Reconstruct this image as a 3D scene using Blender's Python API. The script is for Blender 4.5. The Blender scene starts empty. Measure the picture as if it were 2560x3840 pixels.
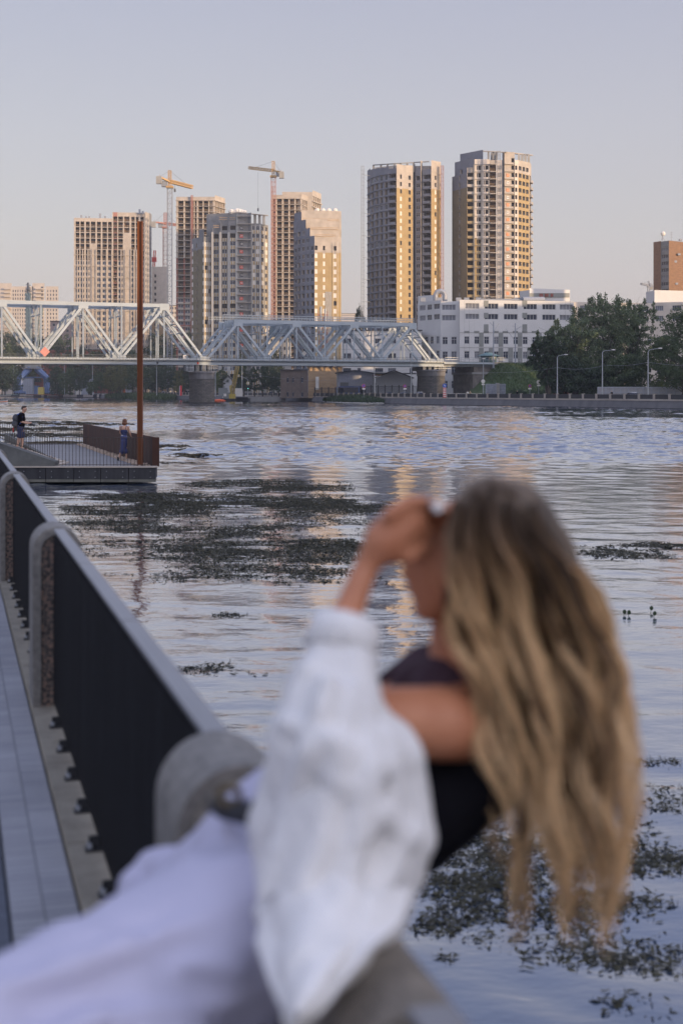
import bpy, bmesh, math, random
import numpy as np
from mathutils import Vector, Matrix, noise as mnoise
R = math.radians
sc = bpy.context.scene
col = sc.collection
# ------------------------------------------------------------------ camera
F, CX, HY, EZ = 5333.33, 1280.0, 1465.0, 3.45      # focal length, axis and horizon in photo pixels; eye height over the water
cam_d = bpy.data.cameras.new('camera')
cam = bpy.data.objects.new('camera', cam_d); col.objects.link(cam)
cam.location = (0, 0, EZ); cam.rotation_euler = (R(90), 0, 0)
cam_d.sensor_fit = 'VERTICAL'; cam_d.sensor_height = 36; cam_d.sensor_width = 24
cam_d.lens = 50.0; cam_d.shift_y = -(1920-HY)/3840.0
cam_d.clip_start = 0.05; cam_d.clip_end = 9000
cam_d.dof.use_dof = True; cam_d.dof.focus_distance = 110.0; cam_d.dof.aperture_fstop = 2.4
sc.camera = cam
# ------------------------------------------------------------------ sky and sun
SUN_EL = 6.0
SH = (0.80, -0.60)                                    # horizontal direction towards the sun
w = bpy.data.worlds.new('World'); sc.world = w; w.use_nodes = True
nt = w.node_tree; nt.nodes.clear()
out = nt.nodes.new('ShaderNodeOutputWorld')
sky = nt.nodes.new('ShaderNodeTexSky'); sky.sky_type = 'NISHITA'; sky.sun_disc = False
sky.sun_elevation = R(SUN_EL); sky.sun_rotation = math.atan2(SH[0], SH[1]); sky.air_density = 1.0; sky.dust_density = 2.0
bg1 = nt.nodes.new('ShaderNodeBackground'); bg1.inputs[1].default_value = 0.05
nt.links.new(sky.outputs[0], bg1.inputs[0])
tc = nt.nodes.new('ShaderNodeTexCoord'); sep = nt.nodes.new('ShaderNodeSeparateXYZ')
nt.links.new(tc.outputs['Generated'], sep.inputs[0])
ramp = nt.nodes.new('ShaderNodeValToRGB')
nt.links.new(sep.outputs[2], ramp.inputs[0])
el = ramp.color_ramp.elements
stops = [(0.0, (.58,.49,.51)), (0.06, (.555,.50,.525)), (0.11, (.53,.50,.535)), (0.18, (.50,.485,.555)), (0.265, (.435,.435,.545)), (0.45, (.39,.435,.655)), (1.0, (.33,.40,.68))]
el[0].position = stops[0][0]; el[0].color = (*stops[0][1], 1)
el[1].position = stops[-1][0]; el[1].color = (*stops[-1][1], 1)
for p, c in stops[1:-1]:
    e = el.new(p); e.color = (*c, 1)
bg2 = nt.nodes.new('ShaderNodeBackground'); bg2.inputs[1].default_value = .92
nt.links.new(ramp.outputs[0], bg2.inputs[0])
add = nt.nodes.new('ShaderNodeAddShader')
nt.links.new(bg1.outputs[0], add.inputs[0]); nt.links.new(bg2.outputs[0], add.inputs[1])
# the half of the sky round the low sun, behind the camera, is brighter
dt = nt.nodes.new('ShaderNodeVectorMath'); dt.operation = 'DOT_PRODUCT'; nt.links.new(tc.outputs['Generated'], dt.inputs[0]); dt.inputs[1].default_value = (SH[0]*.75, SH[1]*.95-.05, .22)
mr0 = nt.nodes.new('ShaderNodeMapRange'); mr0.inputs[1].default_value = -.25; mr0.inputs[2].default_value = .9; mr0.inputs[3].default_value = 0; mr0.inputs[4].default_value = .92
nt.links.new(dt.outputs['Value'], mr0.inputs[0])
bg3 = nt.nodes.new('ShaderNodeBackground'); bg3.inputs[0].default_value = (.92,.90,1.0,1); nt.links.new(mr0.outputs[0], bg3.inputs[1])
add2 = nt.nodes.new('ShaderNodeAddShader'); nt.links.new(add.outputs[0], add2.inputs[0]); nt.links.new(bg3.outputs[0], add2.inputs[1])
nt.links.new(add2.outputs[0], out.inputs[0])
sun_d = bpy.data.lights.new('sun', 'SUN'); sun_d.energy = 5.0; sun_d.angle = R(0.5); sun_d.color = (1.0, .70, .40)
sun = bpy.data.objects.new('sun', sun_d); col.objects.link(sun)
sun.location = (200, -120, 60)
sun.rotation_euler = Vector((SH[0]*math.cos(R(SUN_EL)), SH[1]*math.cos(R(SUN_EL)), math.sin(R(SUN_EL)))).to_track_quat('Z', 'Y').to_euler()
sc.view_settings.view_transform = 'Standard'; sc.view_settings.look = 'None'
sc.view_settings.exposure = 0.0; sc.view_settings.gamma = 1.0
sc.render.film_transparent = False
sc.cycles.max_bounces = 6; sc.cycles.diffuse_bounces = 2; sc.cycles.glossy_bounces = 3; sc.cycles.transmission_bounces = 3
sc.cycles.transparent_max_bounces = 6; sc.cycles.volume_bounces = 0
sc.cycles.caustics_reflective = False; sc.cycles.caustics_refractive = False
try:
    sc.cycles.use_denoising = True
except Exception: pass
# ------------------------------------------------------------------ helpers
def P(px, py, Y):
    "world point that stands at distance Y on the sight line through photo pixel px, py"
    return Vector(((px-CX)/F*Y, Y, EZ-(py-HY)/F*Y))
def PX(px, Y): return (px-CX)/F*Y
def PZ(py, Y): return EZ-(py-HY)/F*Y

MATS = {}
def mat(name, c, rough=.8, metal=0, var=.12, scale=1.5, c2=None, bump=0, bscale=20, spec=.5, stretch=(1,1,1), detail=4, coat=0, trans=0):
    if name in MATS: return MATS[name]
    m = bpy.data.materials.new(name); m.use_nodes = True
    n = m.node_tree; b = n.nodes['Principled BSDF']
    b.inputs['Roughness'].default_value = rough; b.inputs['Metallic'].default_value = metal
    b.inputs['Specular IOR Level'].default_value = spec
    if coat: b.inputs['Coat Weight'].default_value = coat
    t = n.nodes.new('ShaderNodeTexCoord'); mp = n.nodes.new('ShaderNodeMapping'); mp.inputs['Scale'].default_value = stretch
    n.links.new(t.outputs['Object'], mp.inputs[0])
    nz = n.nodes.new('ShaderNodeTexNoise'); nz.inputs['Scale'].default_value = scale; nz.inputs['Detail'].default_value = detail; nz.inputs['Roughness'].default_value = .6
    n.links.new(mp.outputs[0], nz.inputs[0])
    rp = n.nodes.new('ShaderNodeValToRGB'); rp.color_ramp.elements[0].position = .3; rp.color_ramp.elements[1].position = .7
    if c2 is None:
        a = tuple(max(0, x*(1-var)) for x in c); d = tuple(min(1, x*(1+var)) for x in c)
    else: a, d = c, c2
    rp.color_ramp.elements[0].color = (*a, 1); rp.color_ramp.elements[1].color = (*d, 1)
    n.links.new(nz.outputs[0], rp.inputs[0]); n.links.new(rp.outputs[0], b.inputs['Base Color'])
    if bump:
        bz = n.nodes.new('ShaderNodeTexNoise'); bz.inputs['Scale'].default_value = bscale; n.links.new(mp.outputs[0], bz.inputs[0])
        bp = n.nodes.new('ShaderNodeBump'); bp.inputs['Strength'].default_value = bump; bp.inputs['Distance'].default_value = .02
        n.links.new(bz.outputs[0], bp.inputs['Height']); n.links.new(bp.outputs[0], b.inputs['Normal'])
    MATS[name] = m
    return m

def tag(o, label=None, cat=None, group=None, kind=None):
    if label: o['label'] = label
    if cat: o['category'] = cat
    if group: o['group'] = group
    if kind: o['kind'] = kind
    return o
def empty(name, loc=(0,0,0), rz=0, label=None, cat=None, group=None):
    o = bpy.data.objects.new(name, None); col.objects.link(o)
    o.location = loc; o.rotation_euler = (0,0,rz); o.empty_display_size = .2
    return tag(o, label, cat, group)
def children_map():
    cm = {}
    for o in bpy.data.objects:
        if o.parent: cm.setdefault(o.parent.name, []).append(o)
    return cm
def copy_tree(o, parent=None, cm=None):
    if cm is None: cm = children_map()
    c = o.copy(); col.objects.link(c); c.parent = parent
    for ch in cm.get(o.name, []): copy_tree(ch, c, cm)
    return c

class MB:
    def __init__(s): s.v = []; s.f = []; s.m = []; s.mats = []
    def mi(s, m):
        if m is None: return 0
        if m not in s.mats: s.mats.append(m)
        return s.mats.index(m)
    def add(s, vs, fs, m=None):
        o = len(s.v); k = s.mi(m)
        s.v.extend([tuple(x) for x in vs]); s.f.extend([tuple(i+o for i in f) for f in fs]); s.m.extend([k]*len(fs))
        return s
    def quad(s, a, b, c, d, m=None): return s.add([a,b,c,d], [(0,1,2,3)], m)
    def hexa(s, c, m=None):       # 8 corners: bottom ring 0-3, top ring 4-7
        return s.add(c, [(3,2,1,0),(4,5,6,7),(0,1,5,4),(1,2,6,5),(2,3,7,6),(3,0,4,7)], m)
    def box(s, x0, x1, y0, y1, z0, z1, m=None):
        return s.hexa([(x0,y0,z0),(x1,y0,z0),(x1,y1,z0),(x0,y1,z0),(x0,y0,z1),(x1,y0,z1),(x1,y1,z1),(x0,y1,z1)], m)
    def obox(s, c, ux, size, m=None):
        "box with centre c, local x axis along the horizontal direction ux, size (sx, sy, sz)"
        u = Vector((ux[0], ux[1], 0)).normalized(); v = Vector((-u.y, u.x, 0)); c = Vector(c); a, b, h = size[0]/2, size[1]/2, size[2]/2
        r = [c-u*a-v*b, c+u*a-v*b, c+u*a+v*b, c-u*a+v*b]
        z = Vector((0,0,h))
        return s.hexa([p-z for p in r]+[p+z for p in r], m)
    def beam(s, p0, p1, w, h=None, m=None, up=(0,0,1)):
        h = h or w; p0 = Vector(p0); p1 = Vector(p1); d = (p1-p0)
        if d.length < 1e-6: return s
        d.normalize(); up = Vector(up)
        if abs(d.dot(up)) > .99: up = Vector((0,1,0))
        a = d.cross(up).normalized(); b = a.cross(d).normalized()
        a *= w/2; b *= h/2
        c = [p0-a-b, p0+a-b, p0+a+b, p0-a+b, p1-a-b, p1+a-b, p1+a+b, p1-a+b]
        return s.add(c, [(0,1,2,3),(7,6,5,4),(0,4,5,1),(1,5,6,2),(2,6,7,3),(3,7,4,0)], m)
    def tube(s, pts, rads, n=8, m=None, cap=True):
        pts = [Vector(p) for p in pts]
        if not hasattr(rads, '__len__'): rads = [rads]*len(pts)
        o = len(s.v); k = s.mi(m); ref = None
        for i, p in enumerate(pts):
            d = (pts[min(i+1, len(pts)-1)]-pts[max(i-1, 0)]).normalized()
            if ref is None:
                ref = Vector((0,0,1)) if abs(d.z) < .9 else Vector((1,0,0))
            a = d.cross(ref).normalized(); b = d.cross(a).normalized()
            for j in range(n):
                t = 2*math.pi*j/n
                s.v.append(tuple(p+(a*math.cos(t)+b*math.sin(t))*rads[i]))
            ref = a.cross(d).normalized()
        for i in range(len(pts)-1):
            for j in range(n):
                s.f.append((o+i*n+j, o+i*n+(j+1)%n, o+(i+1)*n+(j+1)%n, o+(i+1)*n+j)); s.m.append(k)
        if cap:
            s.f.append(tuple(o+j for j in range(n))[::-1]); s.m.append(k)
            e = o+(len(pts)-1)*n; s.f.append(tuple(e+j for j in range(n))); s.m.append(k)
        return s
    def ball(s, c, r, m=None, n=10, k=7, rot=None):
        if not hasattr(r, '__len__'): r = (r, r, r)
        c = Vector(c); vs = []; fs = []
        for i in range(1, k):
            a = math.pi*i/k
            for j in range(n):
                b = 2*math.pi*j/n
                q = Vector((r[0]*math.sin(a)*math.cos(b), r[1]*math.sin(a)*math.sin(b), r[2]*math.cos(a)))
                if rot is not None: q = rot @ q
                vs.append(c+q)
        for t in (r[2], -r[2]):
            q = Vector((0,0,t))
            if rot is not None: q = rot @ q
            vs.append(c+q)
        for i in range(k-2):
            for j in range(n): fs.append((i*n+j, (i+1)*n+j, (i+1)*n+(j+1)%n, i*n+(j+1)%n))
        T, B = (k-1)*n, (k-1)*n+1
        for j in range(n):
            fs.append((T, j, (j+1)%n)); fs.append((B, (k-2)*n+(j+1)%n, (k-2)*n+j))
        return s.add(vs, fs, m)
    def prism(s, poly, z0, z1, m=None, mtop=None):
        n = len(poly)
        vs = [(p[0],p[1],z0) for p in poly]+[(p[0],p[1],z1) for p in poly]
        s.add(vs, [(i,(i+1)%n,n+(i+1)%n,n+i) for i in range(n)]+[tuple(range(n))[::-1]], m)
        s.add([(p[0],p[1],z1) for p in poly], [tuple(range(n))], mtop or m)
        return s
    def mesh(s, name):
        me = bpy.data.meshes.new(name); me.from_pydata(s.v, [], s.f)
        for m in s.mats: me.materials.append(m)
        if len(s.mats) > 1: me.polygons.foreach_set('material_index', s.m)
        me.update(); return me
    def build(s, name, m=None, parent=None, smooth=False, local=None, label=None):
        if local is not None:                          # vertices given in world space, object wanted at local
            L = Vector(local); s.v = [(x-L.x, y-L.y, z-L.z) for x, y, z in s.v]
        if m is not None and not s.mats: s.mats = [m]; s.m = [0]*len(s.f)
        me = s.mesh(name)
        if smooth: me.polygons.foreach_set('use_smooth', [True]*len(me.polygons))
        o = bpy.data.objects.new(name, me); col.objects.link(o)
        if parent is not None: o.parent = parent
        if local is not None and parent is None: o.location = local
        if label: o['label'] = label
        return o
# ------------------------------------------------------------------ materials
M_conc = mat('concrete', (.30,.29,.27), .9, var=.25, scale=.25, bump=.2)
M_concl = mat('pale_concrete', (.42,.37,.32), .9, var=.18, scale=.3)
M_concd = mat('grey_concrete', (.22,.22,.22), .9, var=.2, scale=.4)
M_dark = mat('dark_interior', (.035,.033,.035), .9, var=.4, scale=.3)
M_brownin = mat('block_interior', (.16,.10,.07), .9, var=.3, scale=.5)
M_wool = mat('mineral_wool', (.33,.24,.12), .95, scale=.35, c2=(.42,.31,.16))
M_woolg = mat('shade_toned_wool', (.19,.16,.10), .95, var=.15, scale=.3)  # darker copy of the wool for unlit tower sides, shade put into the colour
M_brick = mat('brown_brick', (.22,.125,.07), .9, var=.25, scale=.6, stretch=(1,1,4))
M_brickl = mat('sand_brick', (.42,.29,.17), .9, var=.18, scale=.6, stretch=(.4,.4,3))
M_brickr = mat('red_brick', (.26,.09,.065), .9, var=.25, scale=.8)
M_white = mat('white_panel', (.56,.555,.55), .6, var=.05, scale=.2)
M_whited = mat('grey_panel', (.20,.21,.20), .6, var=.06, scale=.2)
M_board = mat('white_board', (.72,.68,.62), .7, var=.08, scale=.4)
M_glass = mat('window_glass', (.018,.026,.05), .18, var=.4, scale=.15, spec=.45)
M_glassl = mat('curtained_glass', (.13,.14,.17), .3, var=.3, scale=.4)
M_frame = mat('window_frame', (.40,.40,.40), .5, var=.05)
M_steel = mat('bridge_paint', (.30,.355,.40), .55, var=.12, scale=.25, c2=(.39,.44,.48), bump=.1)
M_steeld = mat('sooty_steel', (.10,.11,.12), .6, var=.3, scale=1)
M_galv = mat('galvanised', (.34,.36,.38), .45, metal=.4, var=.12, scale=2)
M_asph = mat('asphalt', (.05,.05,.055), .9, var=.15, scale=4)
M_earth = mat('earth', (.10,.09,.06), 1, c2=(.055,.085,.03), scale=.15)
M_grassb = mat('grass_slope', (.035,.075,.02), 1, c2=(.08,.10,.045), scale=.25)
M_orange = mat('crane_yellow', (.46,.28,.10), .5, var=.1)
M_redst = mat('crane_red', (.36,.16,.12), .5, var=.15)
M_iron = mat('black_iron', (.02,.022,.028), .5, var=.2)
M_blue = mat('crane_blue', (.07,.12,.26), .5, c2=(.12,.18,.32), scale=.8)
M_gray = mat('grey_metal', (.28,.30,.34), .5, var=.1)
M_black = mat('black_rubber', (.015,.015,.016), .7)
M_roofd = mat('dark_roof', (.06,.06,.065), .8)
M_stonep = mat('pier_stone', (.11,.10,.095), .9, c2=(.26,.24,.22), scale=.5, stretch=(1,1,3), bump=.4, bscale=3)

def brick_mat(name, c1, c2, mortar, scale, bw, rh, msize=.02, rough=.85, rotz=0, plane='XY', squash=1, loc=(0,0,0), offset=.5):
    m = bpy.data.materials.new(name); m.use_nodes = True; n = m.node_tree; b = n.nodes['Principled BSDF']
    b.inputs['Roughness'].default_value = rough
    t = n.nodes.new('ShaderNodeTexCoord'); mp = n.nodes.new('ShaderNodeMapping')
    mp.inputs['Rotation'].default_value = (R(90) if plane == 'XZ' else 0, 0, rotz)
    mp.inputs['Location'].default_value = loc
    n.links.new(t.outputs['Object'], mp.inputs[0])
    br = n.nodes.new('ShaderNodeTexBrick'); br.offset = offset; br.inputs['Scale'].default_value = scale
    br.inputs['Color1'].default_value = (*c1,1); br.inputs['Color2'].default_value = (*c2,1); br.inputs['Mortar'].default_value = (*mortar,1)
    br.inputs['Brick Width'].default_value = bw; br.inputs['Row Height'].default_value = rh; br.inputs['Mortar Size'].default_value = msize
    n.links.new(mp.outputs[0], br.inputs[0])
    nz = n.nodes.new('ShaderNodeTexNoise'); nz.inputs['Scale'].default_value = 1.7; nz.inputs['Detail'].default_value = 5
    n.links.new(t.outputs['Object'], nz.inputs[0])
    mx = n.nodes.new('ShaderNodeMix'); mx.data_type = 'RGBA'; mx.blend_type = 'MULTIPLY'; mx.inputs[0].default_value = .5
    n.links.new(br.outputs[0], mx.inputs[6]); n.links.new(nz.outputs[0], mx.inputs[7]); n.links.new(mx.outputs[2], b.inputs['Base Color'])
    bp = n.nodes.new('ShaderNodeBump'); bp.inputs['Strength'].default_value = .5; bp.inputs['Distance'].default_value = .004
    n.links.new(br.outputs['Fac'], bp.inputs['Height']); bp.invert = True; n.links.new(bp.outputs[0], b.inputs['Normal'])
    return m

# ------------------------------------------------------------------ water
mw = bpy.data.materials.new('river_water'); mw.use_nodes = True; n = mw.node_tree; b = n.nodes['Principled BSDF']
b.inputs['Base Color'].default_value = (.055,.08,.13,1); b.inputs['IOR'].default_value = 1.6
t = n.nodes.new('ShaderNodeTexCoord')
def wnoise(scale, stretch, detail, rot=0, rough=.55):
    mp = n.nodes.new('ShaderNodeMapping'); mp.inputs['Scale'].default_value = stretch; mp.inputs['Rotation'].default_value = (0,0,rot)
    n.links.new(t.outputs['Object'], mp.inputs[0])
    z = n.nodes.new('ShaderNodeTexNoise'); z.inputs['Scale'].default_value = scale; z.inputs['Detail'].default_value = detail; z.inputs['Roughness'].default_value = rough
    n.links.new(mp.outputs[0], z.inputs[0]); return z
def math2(op, a, bb):
    k = n.nodes.new('ShaderNodeMath'); k.operation = op
    for i, x in enumerate((a, bb)):
        if isinstance(x, (int, float)): k.inputs[i].default_value = x
        else: n.links.new(x, k.inputs[i])
    return k.outputs[0]
rip = wnoise(2.6, (.7,1.3,1), 3, -.1)
fine = wnoise(9, (.8,1.2,1), 2, .4)
h = math2('ADD', math2('MULTIPLY', rip.outputs[0], .012), math2('MULTIPLY', fine.outputs[0], .002))
bp = n.nodes.new('ShaderNodeBump'); bp.inputs['Strength'].default_value = 1.0; bp.inputs['Distance'].default_value = 1.0
n.links.new(h, bp.inputs['Height']); n.links.new(bp.outputs[0], b.inputs['Normal'])
b.inputs['Roughness'].default_value = .06
lw = n.nodes.new('ShaderNodeLayerWeight'); lw.inputs[0].default_value = .5; n.links.new(bp.outputs[0], lw.inputs['Normal'])
gl = n.nodes.new('ShaderNodeBsdfGlossy'); gl.inputs['Color'].default_value = (.95,.96,1,1); gl.inputs['Roughness'].default_value = .07; n.links.new(bp.outputs[0], gl.inputs['Normal'])
pw = math2('MULTIPLY', math2('POWER', lw.outputs['Facing'], 2.6), .82)
mxw = n.nodes.new('ShaderNodeMixShader'); n.links.new(pw, mxw.inputs[0]); n.links.new(b.outputs[0], mxw.inputs[1]); n.links.new(gl.outputs[0], mxw.inputs[2])
n.links.new(mxw.outputs[0], n.nodes['Material Output'].inputs[0])
rgw = np.random.default_rng(21)
WAVES = []
for lam_, slope_, cnt_ in ((7.0,.004,5),(3.6,.011,9),(1.9,.036,18),(1.0,.040,20),(.55,.028,14)):
    for i in range(cnt_):
        lm_ = lam_*rgw.uniform(.7,1.4); th = rgw.normal(0,.75)+math.pi/2-.25; k_ = 2*math.pi/lm_
        WAVES.append((k_*math.cos(th), k_*math.sin(th), slope_*lm_/(2*math.pi)*rgw.uniform(.7,1.3)*math.sqrt(2.4), rgw.uniform(0,6.28), lm_))
def wave_h(x, y):
    "height of the river surface: calm near the bank, ruffled in gusts further out"
    x = np.asarray(x, float); y = np.asarray(y, float); z = np.zeros_like(x)
    calm = np.clip((y-30)/55, 0, 1); calm = .16+.84*calm*calm*(3-2*calm)
    gust = .62+.30*np.sin(x*.021+y*.060+1.3)*np.sin(y*.033-x*.035)+.22*np.sin(x*.11+y*.047+.6)*np.sin(y*.11+2)+.12*np.sin(x*.3+y*.2)
    step = np.maximum(.07, y*.0021)
    for kx, ky, a_, ph, lm_ in WAVES:
        z += .92*a_*np.sin(kx*x+ky*y+ph)*np.clip((lm_-1.9*step)/(1.2*step), 0, 1)
    return z*calm*np.clip(gust,.15,1.2)
rows = [4.0]
while rows[-1] < 1100: rows.append(rows[-1]+(max(.07, rows[-1]*.0021) if rows[-1] < 620 else 4))
rows = np.array(rows); NC = 400
uu = np.linspace(-1, 1, NC)
Yg_ = np.repeat(rows[:,None], NC, 1); Xg_ = uu[None,:]*(rows[:,None]*.36+4.5)
Zg_ = wave_h(Xg_, Yg_)
vv = np.stack([Xg_,Yg_,Zg_],2).reshape(-1,3); NR = len(rows)
ii = (np.arange(NR-1)[:,None]*NC+np.arange(NC-1)[None,:]).ravel()
qd = np.stack([ii,ii+1,ii+NC+1,ii+NC],1).ravel()
me = bpy.data.meshes.new('water'); me.vertices.add(len(vv)); me.vertices.foreach_set('co', vv.ravel())
me.loops.add(len(qd)); me.loops.foreach_set('vertex_index', qd); nq_ = len(ii); me.polygons.add(nq_)
me.polygons.foreach_set('loop_start', np.arange(nq_)*4); me.polygons.foreach_set('use_smooth', np.ones(nq_, bool)); me.materials.append(mw); me.update(calc_edges=True)
wo = bpy.data.objects.new('water', me); col.objects.link(wo); tag(wo, kind='structure')
wa = MB(); wa.box(-1500, 1500, -300, 2200, -3, -.40, mw)
tag(wa.build('river'), kind='structure')

# ------------------------------------------------------------------ far bank
BANK = [(215,-60),(150,85),(95,205),(63,263),(23,342),(-15.5,458),(-57,545),(-112,681),(-200,836),(-420,1250)]
def off_poly(pl, d):
    r = []
    for i, p in enumerate(pl):
        a = pl[max(i-1,0)]; c = pl[min(i+1,len(pl)-1)]
        dx, dy = c[0]-a[0], c[1]-a[1]; L = math.hypot(dx,dy)
        r.append((p[0]+dy/L*d, p[1]-dx/L*d))
    return r
TOPZ = 1.62
# land behind the wall: bank direction goes up-left, the land side is to its right (+x)
inner = off_poly(BANK, 1.3)
ld = MB()
ld.add([(x,y,TOPZ) for x,y in inner]+[(-420,6000,TOPZ),(3500,6000,TOPZ),(3500,-60,TOPZ)], [tuple(range(len(inner)+3))[::-1]], M_earth)
tag(ld.build('ground'), kind='structure')
fb = MB()
far_left = MB()
ew = MB()
b0 = BANK; b1 = off_poly(BANK, .95); b2 = off_poly(BANK, 1.35)
M_wallc = mat('embankment_concrete', (.10,.10,.105), .9, c2=(.15,.145,.15), scale=.5, stretch=(1,1,.35))
for i in range(len(BANK)-1):
    ew.quad((*b0[i],-.6),(*b0[i+1],-.6),(*b1[i+1],TOPZ-.12),(*b1[i],TOPZ-.12), M_wallc)
    for k,(za,zb,o) in enumerate([(TOPZ-.12,TOPZ+.14,-.12)]):
        p = off_poly(BANK, .95-.12)
        ew.quad((*p[i],za),(*p[i+1],za),(*p[i+1],zb),(*p[i],zb), M_concl)
        ew.quad((*p[i],zb),(*p[i+1],zb),(*b2[i+1],zb),(*b2[i],zb), M_concl)
        ew.quad((*b1[i],za),(*b1[i+1],za),(*p[i+1],za),(*p[i],za), M_concl)
        ew.quad((*b2[i],zb),(*b2[i+1],zb),(*b2[i+1],TOPZ-.3),(*b2[i],TOPZ-.3), M_concl)
    ew.quad((*off_poly(BANK,-.12)[i],.0),(*off_poly(BANK,-.12)[i+1],.0),(*off_poly(BANK,-.12)[i+1],.13),(*off_poly(BANK,-.12)[i],.13), M_black)
    ew.quad((*off_poly(BANK,-.12)[i],.13),(*off_poly(BANK,-.12)[i+1],.13),(*off_poly(BANK,.2)[i+1],.13),(*off_poly(BANK,.2)[i],.13), M_black)
wallo = tag(ew.build('embankment_wall'), 'long sloping concrete embankment wall at the waterline under the far road', 'wall')
# road along the far bank
rd = MB(); r0 = off_poly(BANK, 5); r1 = off_poly(BANK, 17); k0 = off_poly(BANK, 4.7)
for i in range(len(BANK)-1):
    rd.quad((*r0[i],TOPZ+.03),(*r0[i+1],TOPZ+.03),(*r1[i+1],TOPZ+.03),(*r1[i],TOPZ+.03), M_asph)
    rd.hexa([(*k0[i],TOPZ),(*r0[i],TOPZ),(*r0[i+1],TOPZ),(*k0[i+1],TOPZ),(*k0[i],TOPZ+.15),(*r0[i],TOPZ+.15),(*r0[i+1],TOPZ+.15),(*k0[i+1],TOPZ+.15)], M_concl)
tag(rd.build('road'), kind='structure')
def bank_at(s):
    "point and direction on the wall's coping, s metres upstream of the first point"
    pl = off_poly(BANK, .98)
    for i in range(len(pl)-1):
        a = Vector(pl[i]); c = Vector(pl[i+1]); L = (c-a).length
        if s <= L: return a+(c-a)*(s/L), (c-a).normalized()
        s -= L
    return c, (c-a).normalized()
def bank_px(px, off=0):
    "point where the sight line of column px crosses the bank line pushed inland by off"
    pl = off_poly(BANK, off); k = (px-CX)/F
    for i in range(len(pl)-1):
        a = pl[i]; c = pl[i+1]
        fa = a[0]-k*a[1]; fc = c[0]-k*c[1]
        if fa*fc <= 0 and a[1] > 50:
            tt = fa/(fa-fc); return Vector((a[0]+(c[0]-a[0])*tt, a[1]+(c[1]-a[1])*tt))
    return None
# fence on the embankment
fe = empty('embankment_fence', (40,300,TOPZ+.14), label='long dark iron fence with pale stone posts along the far embankment road', cat='fence')
def rel(mb, o): L = o.location; mb.v = [(x-L.x,y-L.y,z-L.z) for x,y,z in mb.v]; return mb
pm = MB(); pm.box(-.22,.22,-.2,.2,0,.95,M_concl); pm.box(-.27,.27,-.25,.25,.95,1.08,M_concl)
pmesh = pm.mesh('fence_post')
s = 335.0; prev = None; nposts = 0
total = 728
pan_near = []
while s < total:
    p, d = bank_at(s)
    if nposts < 98:
        o = bpy.data.objects.new('fence_post', pmesh); col.objects.link(o); o.parent = fe
        o.location = (p.x-40, p.y-300, 0); o.rotation_euler = (0,0,math.atan2(d.y,d.x)); nposts += 1
    if prev is not None:
        q = MB(); z = TOPZ+.14
        a = prev+d*.28; c = p-d*.28
        q.beam((a.x,a.y,z+.12),(c.x,c.y,z+.12),.06,.07); q.beam((a.x,a.y,z+.9),(c.x,c.y,z+.9),.08,.09)
        q.beam((a.x,a.y,z+.70),(c.x,c.y,z+.70),.05,.05)
        L = (c-a).length; nb = 20
        for k in range(nb):
            u = a+(c-a)*((k+.5)/nb)
            q.beam((u.x,u.y,z+.1),(u.x,u.y,z+.9),.05,.14, up=(d.x,d.y,0))
        if nposts < 100: rel(q, fe).build('fence_panel', M_iron, fe)
    prev = p; s += 4.5
# ------------------------------------------------------------------ buildings
def win_mesh(name, mull=1, pane=None, trans=False):
    "unit window 1 x 1 m in the xz plane, facing -y"
    b = MB(); t = .07 if mull < 3 else .035
    b.box(-.5,.5,-.02,.05,-.5,-.5+t,M_frame); b.box(-.5,.5,-.02,.05,.5-t,.5,M_frame)
    b.box(-.5,-.5+t,-.02,.05,-.5+t,.5-t,M_frame); b.box(.5-t,.5,-.02,.05,-.5+t,.5-t,M_frame)
    for k in range(mull):
        x = -.5+(k+1)/(mull+1); b.box(x-(.03 if mull < 3 else .014),x+(.03 if mull < 3 else .014),-.02,.05,-.5+t,.5-t,M_frame)
    if trans: b.box(-.5+t,.5-t,-.03,.04,.12,.17,M_frame)
    b.quad((-.5+t,.02,-.5+t),(.5-t,.02,-.5+t),(.5-t,.02,.5-t),(-.5+t,.02,.5-t), pane or M_glass)
    return b
WIN = {k: (win_mesh(k, *a), None) for k, a in {'g':(1,M_glass), 'h':(0,M_glass), 'c':(1,M_glassl), 'x':(1,M_glass,True), 'y':(1,M_glassl,True), 'q':(3,M_glass), 'r':(3,M_glassl)}.items()}
WIN = {k: (v[0], v[0].mesh('window')) for k, v in WIN.items()}
def new_building(name, label, cat, loc, group=None):
    e = empty(name, loc, 0, label, cat, group); e['_n'] = 0
    return {'e': e, 'wall': MB(), 'roof': MB(), 'wins': [], 'slab': MB(), 'rail': MB(), 'board': MB(), 'balc': []}
BOARD = M_board
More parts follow.
